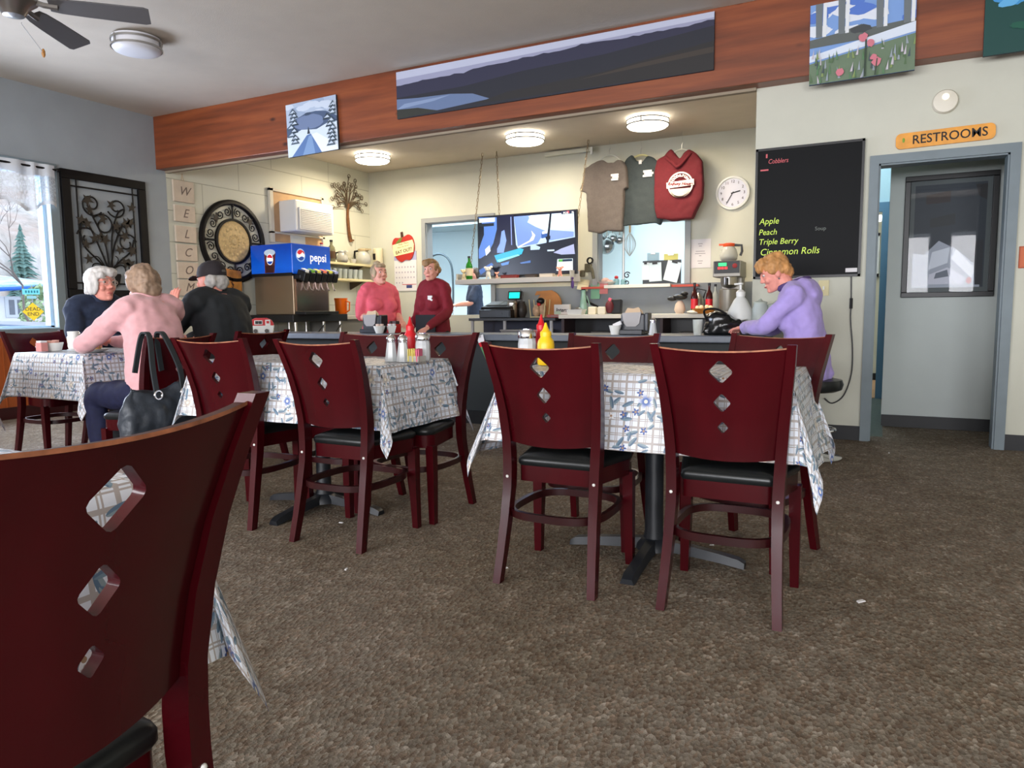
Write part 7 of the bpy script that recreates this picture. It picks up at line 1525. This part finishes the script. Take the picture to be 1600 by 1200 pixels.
# man in black with a cap
J = dict(sitting(), pelvis=(0, 0, .58), chest=(0, .06, .96), neck=(.0, .10, 1.15), head=(.0, .15, 1.26), sL=(-.20, .09, 1.09), sR=(.20, .09, 1.09), eL=(-.20, .37, .88), eR=(.26, .30, .86), wL=(-.03, .50, 1.06), wR=(.1, .52, .86), dL=(.05, -.05, 1), nL=(.9, .2, .0), tL=(0, -1, .3), curlL=.35)
def cap(th, f, M4, hs):
    mb = MB(); mb.ell(f(0, -.085, -.03), (.06*hs, .03*hs, .05*hs)); 
    for sx in (-1, 1): mb.ell(f(sx*.066, -.045, -.02), (.022, .05, .05), M4.to_3x3())
    mb.ell(f(0, -.06, .0), (.07, .05, .05), M4.to_3x3()); remesh(mb, 'hair', mat('hair_grey', (176, 172, 168), .6, var=.3, vscale=30), .0075, th, 2, .008, 26, 3)
    mb = MB(); rings = []
    for z, r, yo in ((.018, .093, -.012), (.05, .094, -.014), (.085, .084, -.016), (.112, .058, -.018), (.126, .02, -.018)): rings.append([f(r*math.cos(2*PI*k/24)*.92, yo+r*1.1*math.sin(2*PI*k/24), z) for k in range(24)])
    mb.rings(rings); c = mb.done('cap', mat('black_cap', (34, 28, 32), .8), th, True); mb = MB()
    a = [f(.078*math.cos(t_), .078+.085*math.sin(t_), .026-.016*math.sin(t_)) for t_ in [PI*k/14 for k in range(15)]]; b_ = [p+M4.to_3x3()@Vector((0, 0, .006)) for p in a]; mb.rings([a, b_]); mb.done('brim', mat('black_cap', (34, 28, 32)), c)
    mb = MB(); mb.ell(f(0, -.112, .045), (.02, .006, .012), M4.to_3x3()); mb.done('strap', mat('cap_strap', (90, 88, 86)), c)
person('person', 'man in a black jacket and cap raising one hand at the window table', (-3.93, 3.53, 0), PI/2, J, dict(name='jacket', mat=BLKC, sleeve='long', collar=True, drape=True, lo=0, fold=.012), BLKP, SKINP, cap, dict(pitch=-.1, yaw=.15), 1.18, seed=5)
# woman in navy with white hair and glasses
J = dict(sitting(), pelvis=(0, 0, .58), chest=(0, .04, .95), neck=(.0, .07, 1.135), head=(.0, .11, 1.262), sL=(-.185, .05, 1.07), sR=(.185, .05, 1.07), eL=(-.24, .20, .86), eR=(.26, .18, .86), wL=(-.08, .42, .84), wR=(.06, .42, .84))
def glasses(th, f, M4, V):
    mb = MB()
    for sx in (-1, 1):
        mb.tube([f(sx*.033+.023*math.cos(2*PI*k/16), .096, .008+.017*math.sin(2*PI*k/16)) for k in range(16)], .0018, 5, closed=True); mb.tube([f(sx*.056, .094, .012), f(sx*.074, .05, .012), f(sx*.076, -.01, .008)], .0022, 5)
    mb.tube([f(-.011, .097, .01), f(.011, .097, .01)], .002, 5); mb.done('glasses', mat('gold_wire', (206, 190, 180), .3, metal=.6), th)
person('person', 'white-haired woman with glasses in a navy top facing right by the window', (-5.42, 3.56, 0), -PI/2, J, dict(name='top', mat=NAVY, sleeve='long', collar=True, drape=True, lo=0, belly=.6, bust=.8), BLKP, SKINP,
  hair([((0, -.028, .03), (.084, .094, .096)), ((0, -.055, -.05), (.080, .05, .07)), ((.068, .0, -.0), (.022, .066, .084)), ((-.068, .0, -.0), (.022, .066, .084)), ((-.02, .055, .078), (.066, .05, .038)), ((.04, .06, .06), (.03, .03, .03)), ((0, .01, .092), (.072, .08, .036))], (206, 202, 198), 4, .006), dict(yaw=.12, s=1.08, wide=1.06, brow=mat('brow_grey', (170, 160, 150), .8)), 1.16, seed=7, extra=glasses)
# woman in coral behind the bar
J = dict(standing(.09, .78), pelvis=(0, 0, .82), chest=(0, .0, 1.12), neck=(0, -.005, 1.315), head=(0, .025, 1.445), sL=(-.165, -.01, 1.25), sR=(.165, -.01, 1.25), eL=(-.22, -.02, 1.0), eR=(.21, -.03, 1.0), wL=(-.17, .2, .92), wR=(.15, .2, .92))
person('person', 'woman in a coral pink T-shirt with grey-blonde hair behind the bar', (-5.0, 6.62, 0), R(-118), J, dict(name='tshirt', mat=CORAL, sleeve='half', lo=.3, bust=.85, belly=.9), BLKP, SKIN,
  hair([((0, -.03, .035), (.082, .092, .09)), ((0, -.06, -.03), (.072, .045, .06)), ((.062, -.01, .01), (.022, .06, .06)), ((-.062, -.01, .01), (.022, .06, .06)), ((0, .04, .085), (.062, .05, .034)), ((.0, -.03, .125), (.04, .04, .03))], (166, 146, 118), 6, .008), dict(yaw=.1, pitch=.08), 1.08, seed=9)
# woman in maroon behind the bar
rz5 = R(172); base5 = Vector((-4.15, 6.45, 0)); inv5 = Matrix.Rotation(-rz5, 3, 'Z'); hw5 = inv5 @ (Vector((-3.97, 6.03, .865))-base5)
J = dict(standing(.085, .80), pelvis=(0, 0, .83), chest=(0, .02, 1.13), neck=(0, .02, 1.325), head=(0, .045, 1.448), sL=(-.148, .01, 1.26), sR=(.148, .01, 1.26), eL=(-.225, .06, 1.02), eR=(.21, .02, 1.0), wL=tuple(hw5), wR=(.19, .17, .86), dL=tuple(inv5 @ Vector((.1, -1, -.3))))
def crest(th, f, M4, V):
    mb = MB()
    for a, b, c_, d_ in ((-.075, 1.175, .06, .022), (-.07, 1.155, .05, .02), (-.08, 1.14, .055, .018)): mb.box((a, .158, b), (c_, .012, d_), bev=.003)
    mb.done('chest_print', mat('white_print', (226, 224, 222), .7), th)
    mb = MB(); mb.box((0, .152, .74), (.27, .012, .50), bev=.004); mb.done('apron', BLKP, th)
    mb = MB(); mb.tube([f(.03+.02*math.cos(2*PI*k/10), .06, .085+.012*math.sin(2*PI*k/10)) for k in range(10)], .003, 5, closed=True); mb.tube([f(-.03+.02*math.cos(2*PI*k/10), .06, .085+.012*math.sin(2*PI*k/10)) for k in range(10)], .003, 5, closed=True); mb.done('glasses', CHROME, th)
person('person', 'woman in a maroon sweatshirt with short brown hair leaning a hand on the bar', tuple(base5), rz5, J, dict(name='sweatshirt', mat=MAROON, sleeve='long', lo=.6, bust=.8), BLKP, SKIN,
  hair([((0, -.03, .035), (.080, .090, .092)), ((0, -.07, -.02), (.066, .04, .05)), ((.058, .0, .03), (.02, .05, .05)), ((-.058, .0, .03), (.02, .05, .05)), ((.02, .05, .085), (.06, .045, .036)), ((.025, .078, .062), (.05, .02, .024)), ((0, .01, .095), (.068, .075, .034)), ((-.07, -.05, .01), (.03, .04, .04)), ((.066, -.01, -.01), (.016, .04, .05))], (150, 114, 74), 8, .007), dict(yaw=.28, s=.97, chin=.92, wide=.95, neck=.8, lip=mat('lip_red', (176, 66, 74), .4)), .95, seed=11, extra=crest)
# cook behind the opening
J = dict(standing(.09, .88), pelvis=(0, 0, .93), chest=(0, .02, 1.26), neck=(0, .0, 1.48), head=(0, .03, 1.62), sL=(-.19, .0, 1.41), sR=(.19, .0, 1.41), eL=(-.26, .10, 1.16), eR=(.30, .02, 1.16), wL=(-.1, .32, 1.12), wR=(.10, .28, 1.14))
person('person', 'cook in a navy T-shirt, only an arm and torso visible through the left opening', (-6.02, 10.62, 0), R(125), J, dict(name='tshirt', mat=mat('navy_tshirt', (44, 54, 76), .8), sleeve='short', lo=.3), BLKP, SKIN,
  hair([((0, -.03, .035), (.080, .090, .092)), ((0, -.06, -.02), (.07, .045, .05))], (70, 56, 44), 10, .006), dict(yaw=0), 1.1, seed=13)
# woman in lilac at the end of the bar
J = dict(hL=(-.09, .03, .61), hR=(.09, .03, .61), kL=(-.12, .42, .58), kR=(.12, .42, .58), aL=(-.1, .36, .18), aR=(.1, .36, .18), pelvis=(0, 0, .63), chest=(.0, .05, .97), neck=(.02, .12, 1.155), head=(.03, .235, 1.265), sL=(-.165, .09, 1.095), sR=(.18, .10, 1.095), eL=(-.15, .28, .90), eR=(.30, .26, .885), wL=(.19, .46, .885), wR=(.36, .45, .875), dL=(.75, .6, -.15), dR=(.3, .9, 0))
def hoodrim(th, f, M4, V):
    n = V['neck']; mb = MB(); P = [n+Vector((.09*math.cos(a), -.015+.085*math.sin(a), .03-.03*math.sin(a))) for a in [PI*.0+2*PI*k/26 for k in range(26)]]; mb.tube(P, .024, 10, closed=True); mb.done('hood_lining', mat('purple_lining', (84, 66, 118), .9), th, True)
    mb = MB(); mb.ell(f(-.076, .0, -.045), (.007, .007, .007), None, 8, 6); mb.done('earring', CHROME, th, True)
person('person', 'ginger-blonde woman in a lilac hooded sweatshirt seated at the bar end', (-.40, 5.27, 0), PI/2, J, dict(name='hoodie', mat=LILAC, sleeve='long', hood=True, drape=True, lo=0, bust=.6, fold=.016), BLKP, SKINP,
  hair([((0, -.02, .045), (.086, .096, .092)), ((0, -.075, -.005), (.07, .045, .07)), ((.058, -.01, .03), (.03, .062, .055)), ((-.058, -.01, .03), (.03, .062, .055)), ((0, .055, .085), (.066, .05, .042)), ((.0, .08, .062), (.055, .025, .028))], (190, 138, 84), 12, .012), dict(pitch=-.42, yaw=.25, roll=0), 1.05, seed=15, extra=hoodrim)
th = thing('bar_stool', 'low black-seated bar stool under the woman in lilac', 'stool', (-.37, 5.27, 0)); mb = MB(); mb.lathe([(.15, .46), (.185, .475), (.195, .51), (.185, .54), (.12, .552), (.001, .555)], seg=28); mb.done('seat', VINYL, th, True); mb = MB(); mb.lathe([(.03, .03), (.03, .46)], seg=14); mb.done('column', CHROME, th, True); mb = MB(); mb.lathe([(.2, 0), (.2, .012), (.06, .035), (.03, .06)], seg=28); mb.done('base', CHROME, th, True)
mb = MB(); mb.tube([(.15*math.cos(2*PI*k/24), .15*math.sin(2*PI*k/24), .2) for k in range(24)], .011, 8, closed=True); mb.box((0, 0, .2), (.3, .016, .016)); mb.done('foot_ring', CHROME, th, True)
# ------------------------------------------------------------------ light
def lamp(name, kind, loc, energy, rgb, size=1, sy=None, rot=(0, 0, 0)):
    l = bpy.data.lights.new(name, kind); l.energy = energy; l.color = lin(*rgb)[:3]
    if kind == 'AREA': l.shape = 'RECTANGLE' if sy else 'DISK'; l.size = size; l.size_y = sy or size
    elif kind == 'SUN': l.angle = size
    else: l.shadow_soft_size = size
    o = bpy.data.objects.new(name, l); COL.objects.link(o); o.location = loc; o.rotation_euler = rot; return o
w = bpy.data.worlds.new('overcast_sky'); scene.world = w; w.use_nodes = True; nt = w.node_tree; bg = nt.nodes['Background']
tc = nt.nodes.new('ShaderNodeTexCoord'); sp = nt.nodes.new('ShaderNodeSeparateXYZ'); nt.links.new(tc.outputs['Generated'], sp.inputs[0])
rp = nt.nodes.new('ShaderNodeValToRGB'); nt.links.new(sp.outputs[2], rp.inputs[0]); e = rp.color_ramp.elements; e[0].position = 0; e[0].color = lin(222, 230, 240); e[1].position = .6; e[1].color = lin(206, 222, 246)
nt.links.new(rp.outputs[0], bg.inputs[0]); bg.inputs[1].default_value = 2.6
lamp('left_window_light', 'AREA', (XL-.4, 3.4, 1.75), 330, (216, 228, 250), 2.6, 1.6, (0, -PI/2, 0))
for i, (a, b, c, d) in enumerate(REARW): lamp('rear_window_light_%d' % i, 'AREA', ((a+b)/2, YR-.35, (c+d)/2), 310, (238, 238, 242), b-a, d-c, (PI/2+R(16), 0, 0))
for px, py in ((580, 240), (818, 208), (1010, 182)):
    p = onZ(px, py, ZC); lamp('kitchen_lamp_light', 'AREA', (p.x, 8.84, ZC-.16), 50, (255, 236, 204), .48)
for x in (-7.2, -4.0): lamp('cookroom_light', 'AREA', (x, 11.0, ZC-.05), 150, (226, 242, 255), 1.6, .5)
lamp('corridor_light', 'AREA', (-.35, 8.2, 3.2), 24, (222, 240, 255), .5); lamp('washroom_light', 'AREA', (-.35, 10.2, 2.6), 10, (255, 246, 226), .4)
bpy.data.scenes.remove(SCR)
scene.view_settings.view_transform = 'Standard'; scene.view_settings.look = 'None'; scene.view_settings.exposure = 0; scene.view_settings.gamma = 1
scene.cycles.max_bounces = 6; scene.cycles.diffuse_bounces = 3; scene.cycles.glossy_bounces = 3; scene.cycles.transmission_bounces = 4; scene.cycles.transparent_max_bounces = 8
scene.cycles.use_denoising = True; scene.cycles.sample_clamp_indirect = 6; scene.cycles.caustics_reflective = False; scene.cycles.caustics_refractive = False
